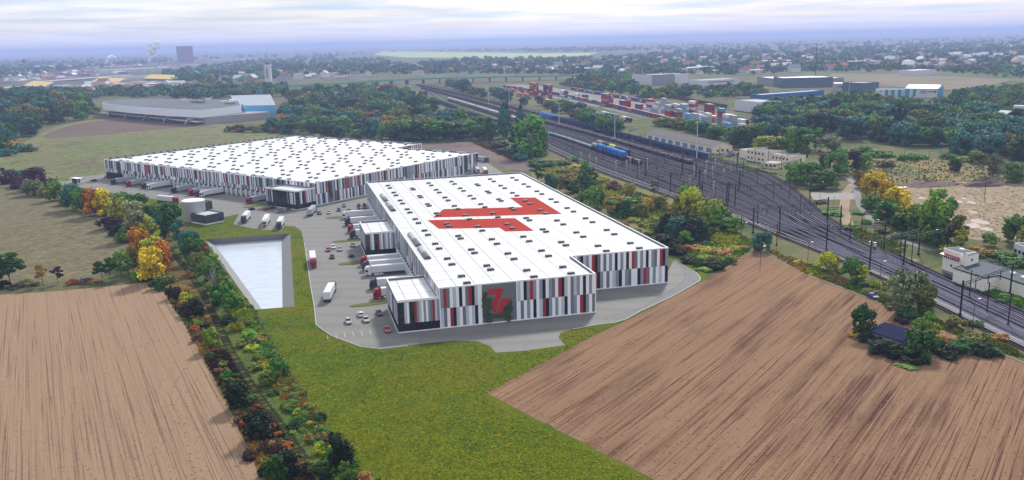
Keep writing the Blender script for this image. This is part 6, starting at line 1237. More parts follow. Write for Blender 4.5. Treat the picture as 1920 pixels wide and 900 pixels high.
stack(1053, 181, 1, 2, 3, ['white'], 'of the white tank stack', seed=7); stack(1062, 182, 1, 1, 3, ['blue', 'navy'], 'of the blue pile beside the white tanks', seed=8); stack(1080, 184, 1, 2, 2, ['grey', 'white'], 'of the grey pile in mid yard', seed=9); stack(1095, 186, 1, 2, 2, ['navy', 'grey', 'navy'], 'of the dark pile in mid yard', seed=10); stack(1112, 192, 1, 2, 1, ['navy'], 'of the low dark row', seed=11)
stack(1132, 199, 1, 4, 5, ['red', 'blue', 'crimson', 'orange', 'red'], 'of the tall mixed block in mid yard', seed=12); stack(1166, 203, 1, 2, 3, ['maroon', 'red'], 'of the broad maroon block', seed=13); stack(1172, 198, 1, 2, 3, ['maroon', 'crimson'], 'of the block behind the maroon one', seed=14)
stack(1196, 205, 1, 2, 2, ['red', 'maroon'], 'of the low red pile', seed=15); stack(1217, 212, 1, 2, 4, ['white', 'grey', 'crimson', 'white'], 'of the white pile facing the shed', seed=16); stack(1228, 214, 1, 2, 3, ['red', 'grey', 'white'], 'of the grey and red pile', seed=17); stack(1245, 210, 1, 2, 4, ['grey', 'crimson', 'white', 'grey'], 'of the bright red topped pile', seed=18)
stack(1252, 219, 1, 2, 3, ['grey', 'crimson', 'maroon'], 'of the pile with a crimson base', seed=19); stack(1268, 221, 1, 2, 2, ['white', 'maroon', 'grey'], 'of the low white pile', seed=20); stack(1266, 210, 2, 1, 2, ['grey', 'white', 'maroon'], 'of the long low pile at the back', seed=21); stack(1280, 217, 1, 2, 3, ['grey', 'sky blue', 'white'], 'of the pale blue pile', seed=22); stack(1297, 217, 1, 2, 4, ['white', 'grey', 'crimson', 'white'], 'of the second bright red topped pile', seed=23)
stack(1290, 224, 1, 1, 1, ['sky blue'], 'beside the pale tank row', seed=24); stack(1305, 226, 1, 2, 1, ['white', 'grey'], 'of the pale tank row', seed=25); stack(1322, 230, 1, 2, 2, ['grey', 'white'], 'of the pale pile near the end', seed=26); stack(1327, 224, 1, 2, 4, ['red', 'maroon'], 'of the narrow red tower', seed=27); stack(1336, 229, 1, 1, 2, ['orange', 'crimson'], 'beside the narrow red tower', seed=28)
stack(1352, 234, 1, 1, 4, ['crimson', 'teal', 'maroon'], 'of the tower with a green top', seed=29); stack(1362, 240, 1, 2, 3, ['grey', 'crimson', 'white'], 'of the last block, first pile', seed=30); stack(1374, 242, 1, 2, 3, ['grey', 'white', 'grey'], 'of the last block, second pile', seed=31); stack(1389, 243, 1, 2, 3, ['crimson', 'grey', 'white', 'maroon'], 'of the last block, end pile', seed=32); stack(1340, 240, 1, 1, 1, ['navy'], 'standing alone by the parked cars', seed=33)
for k in range(8):
    f = k / 7; x, y = 1180 + 215 * f + R.uniform(-5, 5), 200 + 46 * f + R.uniform(-7, 5); cs_ = R.choice((['grey', 'white', 'crimson'], ['maroon', 'red', 'crimson'], ['white', 'grey'], ['navy', 'sky blue', 'grey'], ['red', 'white', 'maroon'], ['crimson', 'white']))
    stack(x, y, 1, 1, R.choice((2, 2, 3, 3, 4)), cs_, 'of the crowded middle rows', seed=50 + k)
for k in range(6): stack(962 + 14 * k, 172 + 3.0 * k + R.uniform(-1, 3), 1, 1, R.choice((2, 3, 3)), ['orange', 'red', 'maroon', 'orange'], 'of the rows nearest the viaduct', seed=90 + k)
for k in range(2): stack(1056 + 12 * k, 183 + 2.6 * k, 1, 1, R.choice((1, 2, 2)), ['navy', 'white', 'grey', 'blue', 'teal'], 'of the mid yard rows', seed=110 + k)
def boxcars(path, cols, place, dz=1.5):
    """container train: flat wagons with a box each"""
    pts = [at(*p).to_2d() for p in path]; tot = sum((c - a).length for a, c in zip(pts, pts[1:])); s = 0; k = 0; key = ('flatbed', (.05, .05, .06))
    if key not in WKIND:
        g = MB(); wb(g, 13); g.box((0, 0, .95), (12.4, 1.2, .2)); m = MB(); m.box((0, 0, 1.15), (13, 2.5, .3)); WKIND[key] = (m.mesh('wagon_body', DARK), None, g.mesh('running_gear', BLACK), 13.2)
    while s + 13 < tot:
        acc = 0
        for a, c in zip(pts, pts[1:]):
            L = (c - a).length
            if s + 6.5 <= acc + L: p = a.lerp(c, (s + 6.5 - acc) / L); rz = heading(a, c); break
            acc += L
        c = cols[k % len(cols)]; k += 1; s += 15
        o = thing('flat_wagon', f'flat wagon {place}', 'railway wagon', (p.x, p.y, .36), rz, 'container wagons', 'left'); link('wagon_body', WKIND[key][0], o); link('running_gear', WKIND[key][2], o); o.scale = (1.1, 1.2, 1.22)
        if c: n = link('shipping_container', CMESH[c], None, (p.x, p.y, .36 + 1.62), rz); n.scale = (1.1, 1.2, 1.25); tag(n, f'{c} container riding {place}', 'container', 'containers on wagons', 'left')
boxcars([(945, 164), (1045, 179), (1150, 202), (1266, 231)], ['navy', 'grey', 'red', 'orange', 'red', 'red', 'grey', 'maroon', 'blue', 'orange', 'orange', 'maroon', 'red', 'maroon', 'red', 'blue', 'blue', 'red', 'orange', 'maroon', 'blue', 'maroon', 'blue', 'maroon', 'red', 'maroon', 'crimson'], 'on the container train in front of the yard')
boxcars([(1276, 234), (1345, 251)], ['maroon', 'navy', 'orange', 'orange', 'navy'], 'on the short train end by the shed')
boxcars([(1072, 169), (1160, 184), (1250, 200)], ['navy', 'red', None, 'red', 'maroon', None, 'blue', 'sky blue', None, 'maroon', 'blue', None], 'on the train behind the yard')
boxcars([(1024, 192), (1080, 204), (1190, 232)], ['white', 'sky blue', 'maroon', None, None, 'white', 'sky blue', 'navy', 'teal', None, 'white', 'navy'], 'on the nearest siding of the yard')

# ------------------------------------------------------------------ buildings beyond the site
def win_part(o, boxes, name='window', mat=None):
    for c, d, rz in boxes: m = MB(); m.box((0, 0, 0), d); link(name, m.mesh(name, mat or WINDOW), o, c, rz)
def building(name, lab, fl, fr, depth, h, wall, roof, cat='building', par=.5, rows_=0, cols=0, wh=1.4, group=None, gable=0, order=None, wall2=None, strip_win=None):
    """FL, FR: pixels of the front wall's foot; DEPTH and H in metres. Walls, roof and windows are parts"""
    a, c = at(*fl), at(*fr); L = (c - a).length; rz = heading(a, c); o = thing(name, lab, cat, (a.x, a.y, 0), rz, group, order); f = [(0, 0), (L, 0), (L, depth), (0, depth)]
    if gable:
        mb = MB(); mb.prism(f, 0, h, bottom=False); mb.quad([(0, 0, h), (0, depth / 2, h + gable), (0, depth, h)][::-1]); mb.quad([(L, 0, h), (L, depth, h), (L, depth / 2, h + gable)][::-1][::-1]); mb.build('wall', wall, o)
        mb = MB(); e = .6; y = depth / 2
        mb.quad([(-e, -e, h - .1), (L + e, -e, h - .1), (L + e, y, h + gable + .15), (-e, y, h + gable + .15)]); mb.quad([(-e, y, h + gable + .15), (L + e, y, h + gable + .15), (L + e, depth + e, h - .1), (-e, depth + e, h - .1)]); mb.build('roof', roof, o)
    else:
        mb = MB(); mb.prism(f, 0, h - par, bottom=False); mb.build('wall', wall, o); mb = MB(); mb.quad([(*q, h - par + .02) for q in inset(f, .2)]); mb.build('roof', roof, o)
        if par > .1: mb = MB(); mb.ring(f, .4, h - par, h); mb.build('parapet', wall2 or wall, o)
    for r_ in range(rows_):
        for k in range(cols): m = MB(); m.box((0, 0, 0), (min(1.8, L / cols * .6), .1, wh)); link('window', m.mesh('window', WINDOW), o, (L * (k + .5) / cols, -.06, (h - par) * (r_ + .55) / rows_), 0)
    if strip_win: m = MB(); m.box((L / 2, -.05, strip_win[0]), (L * strip_win[2], .12, strip_win[1])); m.build('window_band', GLASS, o)
    return o, L
WROOF, GROOF = plain('pale_metal_roof', (.62, .62, .63), .5, .08, .1), plain('grey_roof', (.30, .30, .31), .7, .15, .1)
WW, GW, BW = plain('white_wall', (.62, .62, .64), .8, .05), plain('grey_wall', (.25, .26, .29), .8, .08), plain('cyan_cladding', (.04, .28, .50), .6, .08)
# goods shed
o, L = building('goods_shed', 'long cream goods shed with a grey roof and blue doors beside the tracks', (1213, 262), (1337, 289), 17, 6, CREAM, plain('shed_roof', (.115, .105, .105), .85, .15, .2), 'goods shed', gable=3.0)
DOORB = plain('door_blue_grey', (.12, .22, .33), .6, .12)
for k in range(9): m = MB(); m.box((0, 0, 0), (L / 9 * .62, .12, 3.6)); link('sliding_door', m.mesh('sliding_door', DOORB), o, (L * (k + .5) / 9, -.08, 2.3))
m = MB(); m.box((L / 2, -2.4, .45), (L, 4.6, .9)); m.build('loading_platform', CONC, o)
for k in range(3): m = MB(); m.box((0, 0, 0), (.1, 1.6, 1.6)); link('window', m.mesh('window', WINDOW), o, (L + .05, 4 + 4.4 * k, 2.4))
# cream office by the tracks
o, L = building('office_building', 'two storey cream office block with a dark blue roof beside the tracks', (1400, 300), (1433, 306), 26, 8.5, CREAM, ROOFDARK, 'office building', rows_=2, cols=5)
m = MB(); m.prism([(-14, 4), (-.05, 4), (-.05, 26), (-14, 26)], 0, 6.5, 0, 1, bottom=False); m.build('wing', [CREAM, GROOF], o); m = MB(); m.prism([(L + .05, 6), (L + 20, 6), (L + 20, 20), (L + .05, 20)], 0, 6.8, 0, 1, bottom=False); w2 = m.build('wing', [CREAM, GROOF], o)
for k in range(5): m = MB(); m.box((0, 0, 0), (1.5, .1, 1.5)); link('window', m.mesh('window', WINDOW), w2, (L + 2.4 + 3.7 * k, 5.95, 4.2))
building('shed', 'small cream shed below the cream office block', (1433, 315), (1456, 317), 9, 4, CREAM, GROOF, 'shed', par=.2, rows_=1, cols=3)
SIGW = plain('pale_render', (.88, .82, .72), .85, .05, .5)
# signal box with the station name
a, c = at(1786.7, 521), at(1838, 540); rz = heading(a, c); L = (c - a).length
sb = thing('signal_box', 'cream railway signal box with a red sun blind and a lettered low wing', 'signal box', (a.x, a.y, 0), rz)
LB = plain('lilac_plinth', (.33, .24, .36), .8, .1)
sbi = (Matrix.Translation(sb.location) @ Matrix.Rotation(rz, 4, 'Z')).inverted()
def sbl(pts, z): return [tuple((sbi @ at(x, y, z)).to_2d()) for x, y in pts]
foot = sbl([(1788, 502), (1847, 521), (1873, 516), (1907, 528), (1968, 549), (1968, 528), (1920, 513), (1843, 489)], 5.4)
ccw = foot if sum(foot[k][0] * foot[(k + 1) % 8][1] - foot[(k + 1) % 8][0] * foot[k][1] for k in range(8)) > 0 else foot[::-1]
m = MB(); m.prism(foot, 0, 5.4, bottom=False); m.build('wall', SIGW, sb); m = MB(); m.quad([(*q, 5.42) for q in ccw]); m.build('roof', ROOFDARK, sb); m = MB(); m.ring(inset(ccw, -.2), .35, 5.1, 5.62); m.build('roof_edge', plain('roof_edge_dark', (.03, .035, .05)), sb)
tw = [(-9.5, 2.5), (-.1, 2.5), (-.1, 9), (-9.5, 9)]
m = MB(); m.prism(tw, .9, 9.2, bottom=False); t_o = m.build('tower', SIGW, sb); m = MB(); m.prism(inset(tw, -.05), 0, .9, bottom=False); m.build('plinth', LB, t_o); m = MB(); m.quad([(*q, 8.7) for q in inset(tw, .3)]); m = MB(); m.prism(inset(tw, .35), 9.2, 9.25); m.build('tower_roof', ROOFDARK, t_o)
m = MB(); m.box((-4.9, 2.4, 6.4), (8.6, .14, 1.3)); m.build('window_band', GLASS, t_o)
for k in range(8): m = MB(); m.box((-9 + 1.15 * k, 2.33, 6.4), (.22, .1, 1.35)); m.build('mullion', WHITE, t_o)
m = MB(); m.quad([(-9.8, 2.4, 7.4), (0, 2.4, 7.4), (0, 1.2, 7.0), (-9.8, 1.2, 7.0)][::-1]); m.quad([(-9.8, 2.4, 7.35), (0, 2.4, 7.35), (0, 1.2, 6.95), (-9.8, 1.2, 6.95)]); m.build('sun_blind', RED, t_o)
ur = sbl([(1808, 496.5), (1813, 499), (1834, 492.5), (1829, 490)], 5.4); m = MB(); m.prism(ur, 5.43, 9.0, 0, 1, bottom=False); u_o = m.build('upper_room', [SIGW, ROOFDARK], sb); st_ = sbl([(1803, 497), (1810, 500), (1813, 498.8), (1806.5, 496)], 5.4); m = MB(); m.prism(st_, 5.43, 9.9, 0, 1, bottom=False); m.build('stair_block', [SIGW, ROOFDARK], sb)
q0, q1 = Vector(ur[1]), Vector(ur[2]); qq = q0.lerp(q1, .4); m = MB(); m.box((qq.x, qq.y, 7.3), (1, .16, 1), rz=math.atan2((q1 - q0).y, (q1 - q0).x)); m.build('window', WINDOW, u_o)
for x, z in ((3.2, 2.6), (9.5, 2.6), (12, 2.6), (-4.5, 3.4)): m = MB(); m.box((0, 0, 0), (.9, .12, .9)); link('window', m.mesh('window', WINDOW), sb, (x, -.06 if x > 0 else 2.44, z))
m = MB(); m.box((6.2, -.07, 1.2), (1.2, .12, 2.3)); m.build('door', WHITE, sb)
for x, y in (*sbl([(1899, 514), (1919, 522)], 5.4), (-4, 6)): m = MB(); m.box((x, y, 5.8 if x > 0 else 9.6), (1.6, 1.2, .7)); m.build('roof_cowl', WHITE, sb)
fc = bpy.data.curves.new('lettering', 'FONT'); fc.body = 'POZNA\u0143 FRANOWO'; fc.size = .95; fc.extrude = .04; fc.materials.append(DARK); f0 = bpy.data.objects.new('f0', fc); C.objects.link(f0); bpy.context.view_layer.update(); me = bpy.data.meshes.new_from_object(f0.evaluated_get(bpy.context.evaluated_depsgraph_get())); bpy.data.objects.remove(f0); ft = link('lettering', me, sb); ft.location = (.7, -.1, 4.1); ft.rotation_euler = (PI / 2, 0, 0)
building('depot_building', 'grey and white flat building cut by the right frame edge', (1899, 482), (1945, 500), 20, 6, WW, ROOFDARK, 'building', rows_=1, cols=6)
building('house', 'white and red villa with a slate roof at the right end of the wood', (1865, 232), (1935, 236), 22, 9, plain('pinkish_wall', (.45, .28, .30)), plain('slate', (.16, .2, .26)), 'house', gable=3.5, rows_=1, cols=6)
building('house', 'tall white house behind the slate roofed villa', (1898, 222), (1940, 223), 14, 13, WW, WROOF, 'house', rows_=2, cols=6)
# arena-like hall on the left
o, L = building('exhibition_hall', 'huge blue grey hall with a rounded end and outside stairs beyond the meadow', (200, 216), (384, 234), 90, 9, plain('hall_base', (.34, .34, .37), .8, .1), GROOF, 'hall', par=.1)
inv = o.matrix_basis.copy(); inv = (Matrix.Translation(o.location) @ Matrix.Rotation(o.rotation_euler[2], 4, 'Z')).inverted()
def hall(pts, z): return [tuple((inv @ at(x, y, z)).to_2d()) for x, y in pts]
PW_ = plain('hall_white_band', (.88, .90, .94), .7, .06); HROOF = plain('hall_roof', (.11, .12, .135), .8, .2, .03); HBL, HLB = plain('hall_blue', (.10, .34, .55), .7, .08), plain('hall_light_blue', (.13, .42, .68), .7, .08)
ft_ = hall([(192, 192), (197, 194), (250, 199), (310, 203), (376, 206), (452, 197), (448, 188), (390, 186), (300, 184), (225, 185.5), (200, 188.5)], 18.5)
m = MB(); m.prism(ft_, 9, 18, bottom=True); bd = m.build('upper_storey', PW_, o); m = MB(); m.quad([(*q, 18.02) for q in inset(ft_ if sum(ft_[k][0] * ft_[(k + 1) % len(ft_)][1] - ft_[(k + 1) % len(ft_)][0] * ft_[k][1] for k in range(len(ft_))) > 0 else ft_[::-1], .4)]); m.build('upper_roof', HROOF, o)
m = MB(); m.box((L / 2, 2.3, 8.0), (L - 4, .3, 2.2)); m.build('window_band', GLASS, o)
m = MB(); m.prism(hall([(392, 219), (430, 215.5), (461, 212), (461, 204), (438, 200), (400, 208)], 9), 0, 9, 0, 1, bottom=False); m.build('blue_block', [HBL, HROOF], o)
m = MB(); m.prism(hall([(461, 198), (517, 197), (507, 177), (432, 179), (438, 190)], 16), 0, 16, 0, 1, bottom=False); m.build('blue_block', [HLB, plain('hall_roof_pale', (.30, .34, .38), .8, .15, .05)], o)
m = MB(); m.box((L / 2, -4.0, 3.9), (L, 7.8, .35)); m.box((L / 2, -8.1, 4.2), (L, .35, 1.5)); m.build('terrace', PW_, o)
for k in range(5):
    m = MB(); x = L * (k + .55) / 5; m.side([(x - 3, .1), (x - 1.5, .1), (x + 9, 6.8), (x + 9, 7.6), (x + 7.6, 7.6)][::-1], -12, -4); m.box((x + 4, -4, 6.9), (12, 7, .4)); m.build('stair', plain('stair_cream', (.78, .74, .64), .8, .1), o)
for k in range(7): m = MB(); m.box((0, 0, 0), (R.uniform(5, 14), R.uniform(4, 10), R.uniform(2, 4))); link('roof_plant', m.mesh('roof_plant', R.choice([WW, GW, PW_])), o, (L * .35 + 20 * k, R.uniform(60, 100), 19.5))
# viaduct
VP = [(430, 166), (480, 164), (545, 161.5), (640, 156), (700, 151.5), (790, 147.5), (880, 145), (1000, 142.5), (1095, 140.5), (1180, 139.5), (1260, 139.5)]
vz = 11.0; vp = chaikin([at(x, y, vz).to_2d() for x, y in VP], 1); vd = thing('road_viaduct', 'long green edged road viaduct crossing the railway tracks', 'viaduct', (*vp[0], 0)); v0 = vp[0]
def deck(w0, w1, z0, z1, name, mat):
    m = MB()
    for k in range(len(vp) - 1):
        a, c = vp[k] - v0, vp[k + 1] - v0; d = (c - a).normalized(); n = Vector((-d.y, d.x)); m.prism([a + n * w0, c + n * w0, c + n * w1, a + n * w1], z0, z1)
    return m.build(name, mat, vd)
deck(-9, 9, vz - 2.0, vz - .2, 'deck', plain('deck_green', (.10, .24, .17), .8, .12, .1)); deck(-8.2, 8.2, vz - .19, vz, 'road_surface', plain('deck_asphalt', (.22, .215, .21), .9, .1)); deck(-9.2, -8.9, vz - 1.2, vz + 1.4, 'railing', plain('rail_green', (.12, .40, .24), .7, .1)); deck(8.9, 9.2, vz - .3, vz + 1.0, 'railing', plain('rail_green', (.14, .34, .22)))
cum = 0; PIER = plain('pier_brick', (.16, .11, .10), .9, .15)
for k in range(len(vp) - 1):
    a, c = vp[k] - v0, vp[k + 1] - v0; L = (c - a).length; d = (c - a) / L; n = Vector((-d.y, d.x))
    while cum < L:
        q = a + d * cum; x_ = pix((*(q + v0), 0))[0]
        if 590 < x_ < 1110:
            for s in (-4.5, 4.5): m = MB(); m.box((0, 0, 4.5), (3.4, 4.4, 9)); link('pier', m.mesh('pier', PIER), vd, (*(q + n * s), 0), math.atan2(d.y, d.x))
        cum += 38
    cum -= L
for x, y, c in ((388, 170, 'white'), (410, 169, 'white'), (700, 149.5, 'white'), (770, 146.5, 'silver'), (905, 143, 'white'), (968, 141.8, 'silver'), (1060, 140, 'red'), (1140, 138.6, 'white')):
    p = at(x, y, vz); car(p, heading(p, at(x + 20, y - .8, vz)), c, f'{c} vehicle driving over the viaduct', 'vehicles on the viaduct', z=vz + .02, s=1.7, small=True)
# towers, halls and blocks far out
o, L = building('office_tower', 'tall reddish office tower block standing alone on the horizon', (333, 117), (352, 117.5), 40, 105, plain('tower_red', (.27, .18, .17), .8, .1), GROOF, 'tower block', par=2); m = MB(); m.box((L * .42, -.3, 52), (L * .55, .4, 94)); m.build('window_band', plain('tower_glass', (.06, .07, .10), .3, .2), o); m = MB(); m.box((L / 2, -1, 101), (L + 2, 3, 8)); m.build('sign_band', plain('tower_sign', (.10, .10, .2)), o)
p = at(504, 153); o = thing('water_tower', 'pale square water tower with a dark domed top among the trees', 'water tower', (p.x, p.y, 0), .15); m = MB(); m.prism([(-8, -8), (8, -8), (8, 8), (-8, 8)], 0, 40, bottom=False); m.build('shaft', WW, o); m = MB(); m.box((-2, -8.1, 22), (6, .3, 26)); m.build('window', GW, o); m = MB(); m.prism([(-9, -9), (9, -9), (9, 9), (-9, 9)], 40, 44); m.build('cornice', WW, o); m = MB(); m.tube((0, 0, 44), (0, 0, 50), 7.5, 4, n=14); m.build('dome', ROOFDARK, o)
p = at(51, 152); o = thing('lattice_mast', 'tall stadium light mast with a brown head on the far left', 'mast', (p.x, p.y, 0)); m = MB(); m.tube((0, 0, 0), (0, 0, 58), 3.2, 1.6, n=6); m.build('shaft', GW, o); m = MB(); m.box((0, 0, 60), (20, 2, 4)); m.box((-2, 0, 65), (9, 2, 7)); m.build('lamp_head', plain('rust_head', (.3, .2, .17)), o)
B = [('warehouse', 'long white hall with an uneven roof left of the tower block', (200, 137), (333, 131), 90, 12, WW, WROOF), ('warehouse', 'white fronted block at the end of the long white hall', (186, 139), (208, 139), 30, 16, WW, WROOF), ('warehouse', 'long pale hall in the haze right of the tower block', (405, 115), (488, 112), 120, 13, WW, WROOF), ('warehouse', 'long low grey hall with a pale roof before the white hall', (95, 157), (265, 144), 50, 8, GW, WROOF), ('warehouse', 'low grey hall ending in a yellow lit roof', (0, 174), (45, 166), 30, 8, GW, GROOF),
     ('warehouse', 'pale shed at the foot of the stadium light mast', (28, 153), (84, 150), 40, 9, WW, WROOF), ('warehouse', 'long grey roofed shed at the far left frame edge', (-20, 181), (84, 176), 40, 8, WW, GROOF), ('warehouse', 'white shed between two yellow lit roofs', (108, 168), (160, 165), 35, 9, WW, WROOF), ('warehouse', 'pale shed in front of the middle yellow roof', (225, 167), (268, 165), 30, 8, WW, WROOF), ('warehouse', 'white workshop right of the yellow roofs', (326, 163), (362, 160), 30, 9, WW, WROOF), ('warehouse', 'low pale hall behind the yellow lit roofs', (232, 150), (332, 144), 40, 9, WW, WROOF), ('warehouse', 'pale hall between the tower block and the hazy wood', (352, 126), (400, 124), 60, 12, WW, WROOF), ('warehouse', 'pale hall half hidden by the wood in the far left', (15, 199), (90, 200), 40, 14, plain('taupe_wall', (.34, .31, .33)), GROOF), ('warehouse', 'long flat hall in front of the car park on the left', (88, 194), (116, 191), 60, 17, GW, GROOF), ('warehouse', 'greenish blocks in the haze on the far left', (105, 116), (155, 114), 60, 20, plain('haze_green_wall', (.22, .33, .30)), GROOF),
     ('warehouse', 'big grey and white hall behind the container yard', (1222, 160), (1290, 156), 60, 19, WW, GROOF), ('warehouse', 'dark grey end block of the big hall behind the containers', (1199, 158), (1222, 160), 50, 20, GW, GROOF), ('warehouse', 'white two storey office right of the big grey hall', (1316, 162), (1386, 158), 40, 11, WW, GROOF), ('warehouse', 'large dark grey hall with a white roof edge beyond the wood', (1419, 158), (1470, 164), 110, 14, GW, WROOF), ('warehouse', 'dark glazed hall in front of the large white roofed one', (1467, 165), (1561, 163), 60, 17, plain('slate_clad', (.08, .12, .16)), WROOF),
     ('warehouse', 'pale pinkish office with a white roof beside the airfield', (1561, 172), (1620, 172), 45, 13, plain('pink_grey_wall', (.40, .36, .38)), WROOF), ('warehouse', 'slate blue end block of the pinkish office', (1618, 174), (1647, 172), 40, 15, plain('slate_clad', (.08, .12, .16)), GROOF), ('warehouse', 'long bright blue shed roof above the wood', (1428, 187), (1545, 178), 22, 7, plain('royal_blue_wall', (.03, .13, .32), .6, .1), plain('royal_blue_roof', (.13, .25, .40), .6, .1)), ('warehouse', 'windowless white box shaped hall beside the far tracks', (1378, 207), (1423, 212), 30, 13, WW, GROOF),
     ('warehouse', 'long white hall far beyond the airfield', (1590, 123), (1652, 121), 40, 12, WW, WROOF), ('warehouse', 'white roofed hall at the edge of the airfield', (1712, 142), (1755, 140), 40, 11, WW, WROOF), ('warehouse', 'narrow white hall above the airfield on the right', (1752, 129), (1800, 128), 30, 10, WW, WROOF), ('warehouse', 'grey flat building above the wood below the pinkish office', (1560, 197), (1640, 190), 25, 7, GW, GROOF), ('warehouse', 'low white building in the suburb beside a red roof', (1290, 136), (1340, 132), 30, 12, WW, WROOF)]
for nm, lab, a, c, d, h, w, r_ in B:
    building(nm, lab, a, c, d, h, w, r_, 'warehouse', par=.8, strip_win=(h * .6, h * .12, .7) if h < 18 and R.random() < .5 else None)
# teal and white hall with signs
o, L = building('warehouse', 'white roofed hall with teal ends and two signs beside the airfield', (1697, 183), (1757, 184), 42, 13, WW, WROOF, 'warehouse', gable=4)
m = MB(); m.box((-.2, 21, 6.4), (.5, 42.4, 12.8)); m.box((L + .2, 21, 6.4), (.5, 42.4, 12.8)); m.box((L * .06, -.15, 6.5), (L * .14, .5, 12.9)); m.build('teal_end', BW, o); m = MB(); m.box((L * .28, -.2, 7), (4, .4, 9)); m.build('window', plain('teal_glass', (.03, .25, .32), .3), o)
SIGNB = plain('sign_blue', (.16, .2, .36)); m = MB(); x0, x1 = L * .47, L * .66
for x_, z_, w_, h_ in ((x0 + (x1 - x0) / 2, 10.6, x1 - x0, .3), (x0 + (x1 - x0) / 2, 6.2, x1 - x0, .3), (x0, 8.4, .3, 4), (x1, 8.4, .3, 4)): m.box((x_, -.3, z_), (w_, .3, h_))
for k in range(6): m.box((x0 + 1.2 + (x1 - x0 - 2.4) * k / 5, -.3, 8.4), (.8, .3, 2.0))
m.build('sign_frame', SIGNB, o); m = MB()
for k in range(9): m.box((L * .72 + L * .16 * k / 8, -.3, 8.6 + .3 * (k % 2)), (.7, .3, 1.5))
m.tube((L * .93, -.35, 8.6), (L * .93, -.05, 8.6), 1.9, n=14); m.build('sign_lettering', plain('sign_olive', (.22, .20, .12)), o)
o, L = building('office_building', 'white and teal office beside the teal ended hall', (1642, 182), (1697, 182), 18, 11, WW, BW, 'office building', rows_=2, cols=3, par=.6)
for k in range(3): m = MB(); m.box((L * (.36 + .22 * k), -.15, 5.2), (L * .1, .3, 10)); m.build('glass_panel', plain('teal_glass', (.03, .2, .28)), o)
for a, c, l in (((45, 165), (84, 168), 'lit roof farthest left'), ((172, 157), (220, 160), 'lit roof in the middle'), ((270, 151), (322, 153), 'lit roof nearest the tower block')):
    a, c = at(*a), at(*c); L = (c - a).length; o = thing('market_hall', f'market hall with a bright yellow {l}', 'market hall', (a.x, a.y, 0), heading(a, c), 'yellow roofed market halls'); m = MB(); m.box((L / 2, 14, 3), (L, 26, 6)); m.build('wall', GW, o); m = MB(); m.quad([(0, -2, 6.2), (L, -2, 6.2), (L - 6, 26, 17), (-6, 26, 17)]); m.quad([(0, -2, 6), (-6, 26, 16.8), (L - 6, 26, 16.8), (L, -2, 6)]); m.build('roof', plain('yellow_roof', (.75, .55, .16), .6, .08, .05), o)  # yellow light on these roofs is put into their base colour
building('house', 'cream block standing behind the viaduct above the tracks', (778, 145), (796, 144), 14, 17, plain('cream_far', (.55, .5, .42)), GROOF, 'house', rows_=2, cols=4)
for k, (x, y, l) in enumerate(((1529, 139, 'thin dark chimney beyond the white roofed hall'), (1897, 108, 'thin reddish mast in the suburb on the far right'), (1252, 92, 'thin pale chimney in the suburb'))):
    p = at(x, y); m = MB(); m.tube((0, 0, 0), (0, 0, (70, 55, 40)[k]), 1.3, .7, n=8); o = m.build('chimney', (DARK, PIER, WW)[k], None, (p.x, p.y, 0)); tag(o, l, 'chimney')
# houses of the suburbs
HM = [plain('house_white', (.62, .61, .6)), plain('house_cream', (.52, .45, .36)), plain('house_grey', (.36, .36, .37)), plain('house_brick', (.36, .18, .13))]; HR = [plain('roof_grey', (.22, .22, .23)), plain('roof_red', (.36, .12, .07)), plain('roof_white', (.68, .68, .68)), plain('roof_brown', (.2, .13, .10))]
def house_mesh(w, r_, kind):
    m = MB(); L, D, h = (16, 11, 6.5) if kind == 0 else (26, 14, 5)
    m.prism([(-L / 2, -D / 2), (L / 2, -D / 2), (L / 2, D / 2), (-L / 2, D / 2)], 0, h, 0, bottom=False)
    if kind == 0:
        g = 4.5; m.quad([(-L / 2, -D / 2, h), (-L / 2, D / 2, h), (-L / 2, 0, h + g)][::-1], 0); m.quad([(L / 2, -D / 2, h), (L / 2, D / 2, h), (L / 2, 0, h + g)], 0); m.quad([(-L / 2 - .5, -D / 2 - .5, h - .3), (L / 2 + .5, -D / 2 - .5, h - .3), (L / 2 + .5, 0, h + g + .1), (-L / 2 - .5, 0, h + g + .1)], 1); m.quad([(-L / 2 - .5, 0, h + g + .1), (L / 2 + .5, 0, h + g + .1), (L / 2 + .5, D / 2 + .5, h - .3), (-L / 2 - .5, D / 2 + .5, h - .3)], 1)
    else: m.quad([(-L / 2 - .3, -D / 2 - .3, h + .1), (L / 2 + .3, -D / 2 - .3, h + .1), (L / 2 + .3, D / 2 + .3, h + .6), (-L / 2 - .3, D / 2 + .3, h + .6)], 1)
    for k in range(4): m.box((-L / 2 + L * (k + .5) / 4, -D / 2 - .03, 3), (1.6, .12, 1.8), 2)
    return m.mesh('house', [HM[w], HR[r_], WINDOW])
HMESH = {(w, r_, k): house_mesh(w, r_, k) for w in range(4) for r_ in range(4) for k in (0, 1)}; WN, RN = ('white', 'cream', 'grey', 'brick'), ('grey', 'red', 'white', 'brown')
def houses(zone, n, gap, place, group, big=.3, nm='house'):
    for p_ in spread(zone, n, gap, 2.5, random.Random(n + 3)):
        w, r_, k = R.choices(range(4), (50, 22, 18, 10))[0], R.choices(range(4), (26, 30, 34, 10))[0], 1 if R.random() < big else 0
        p = at(*p_)
        if p.length > 9000: continue
        o = link(nm, HMESH[w, r_, k], None, (p.x, p.y, 0), R.uniform(0, 6.3)); tag(o, f'{"low" if k else "gabled"} {WN[w]} {nm.split("_")[-1]}, {RN[r_]} roof, {place}', nm.replace('_', ' '), group, 'left'); s = R.uniform(1.0, 1.8); o.scale = (s, s, s)
houses([(860, 126), (1110, 118), (1300, 104), (1520, 104), (1600, 132), (1400, 142), (1200, 140), (960, 138)], 132, 5.5, 'in the suburb beyond the viaduct', 'houses of the suburb beyond the viaduct')
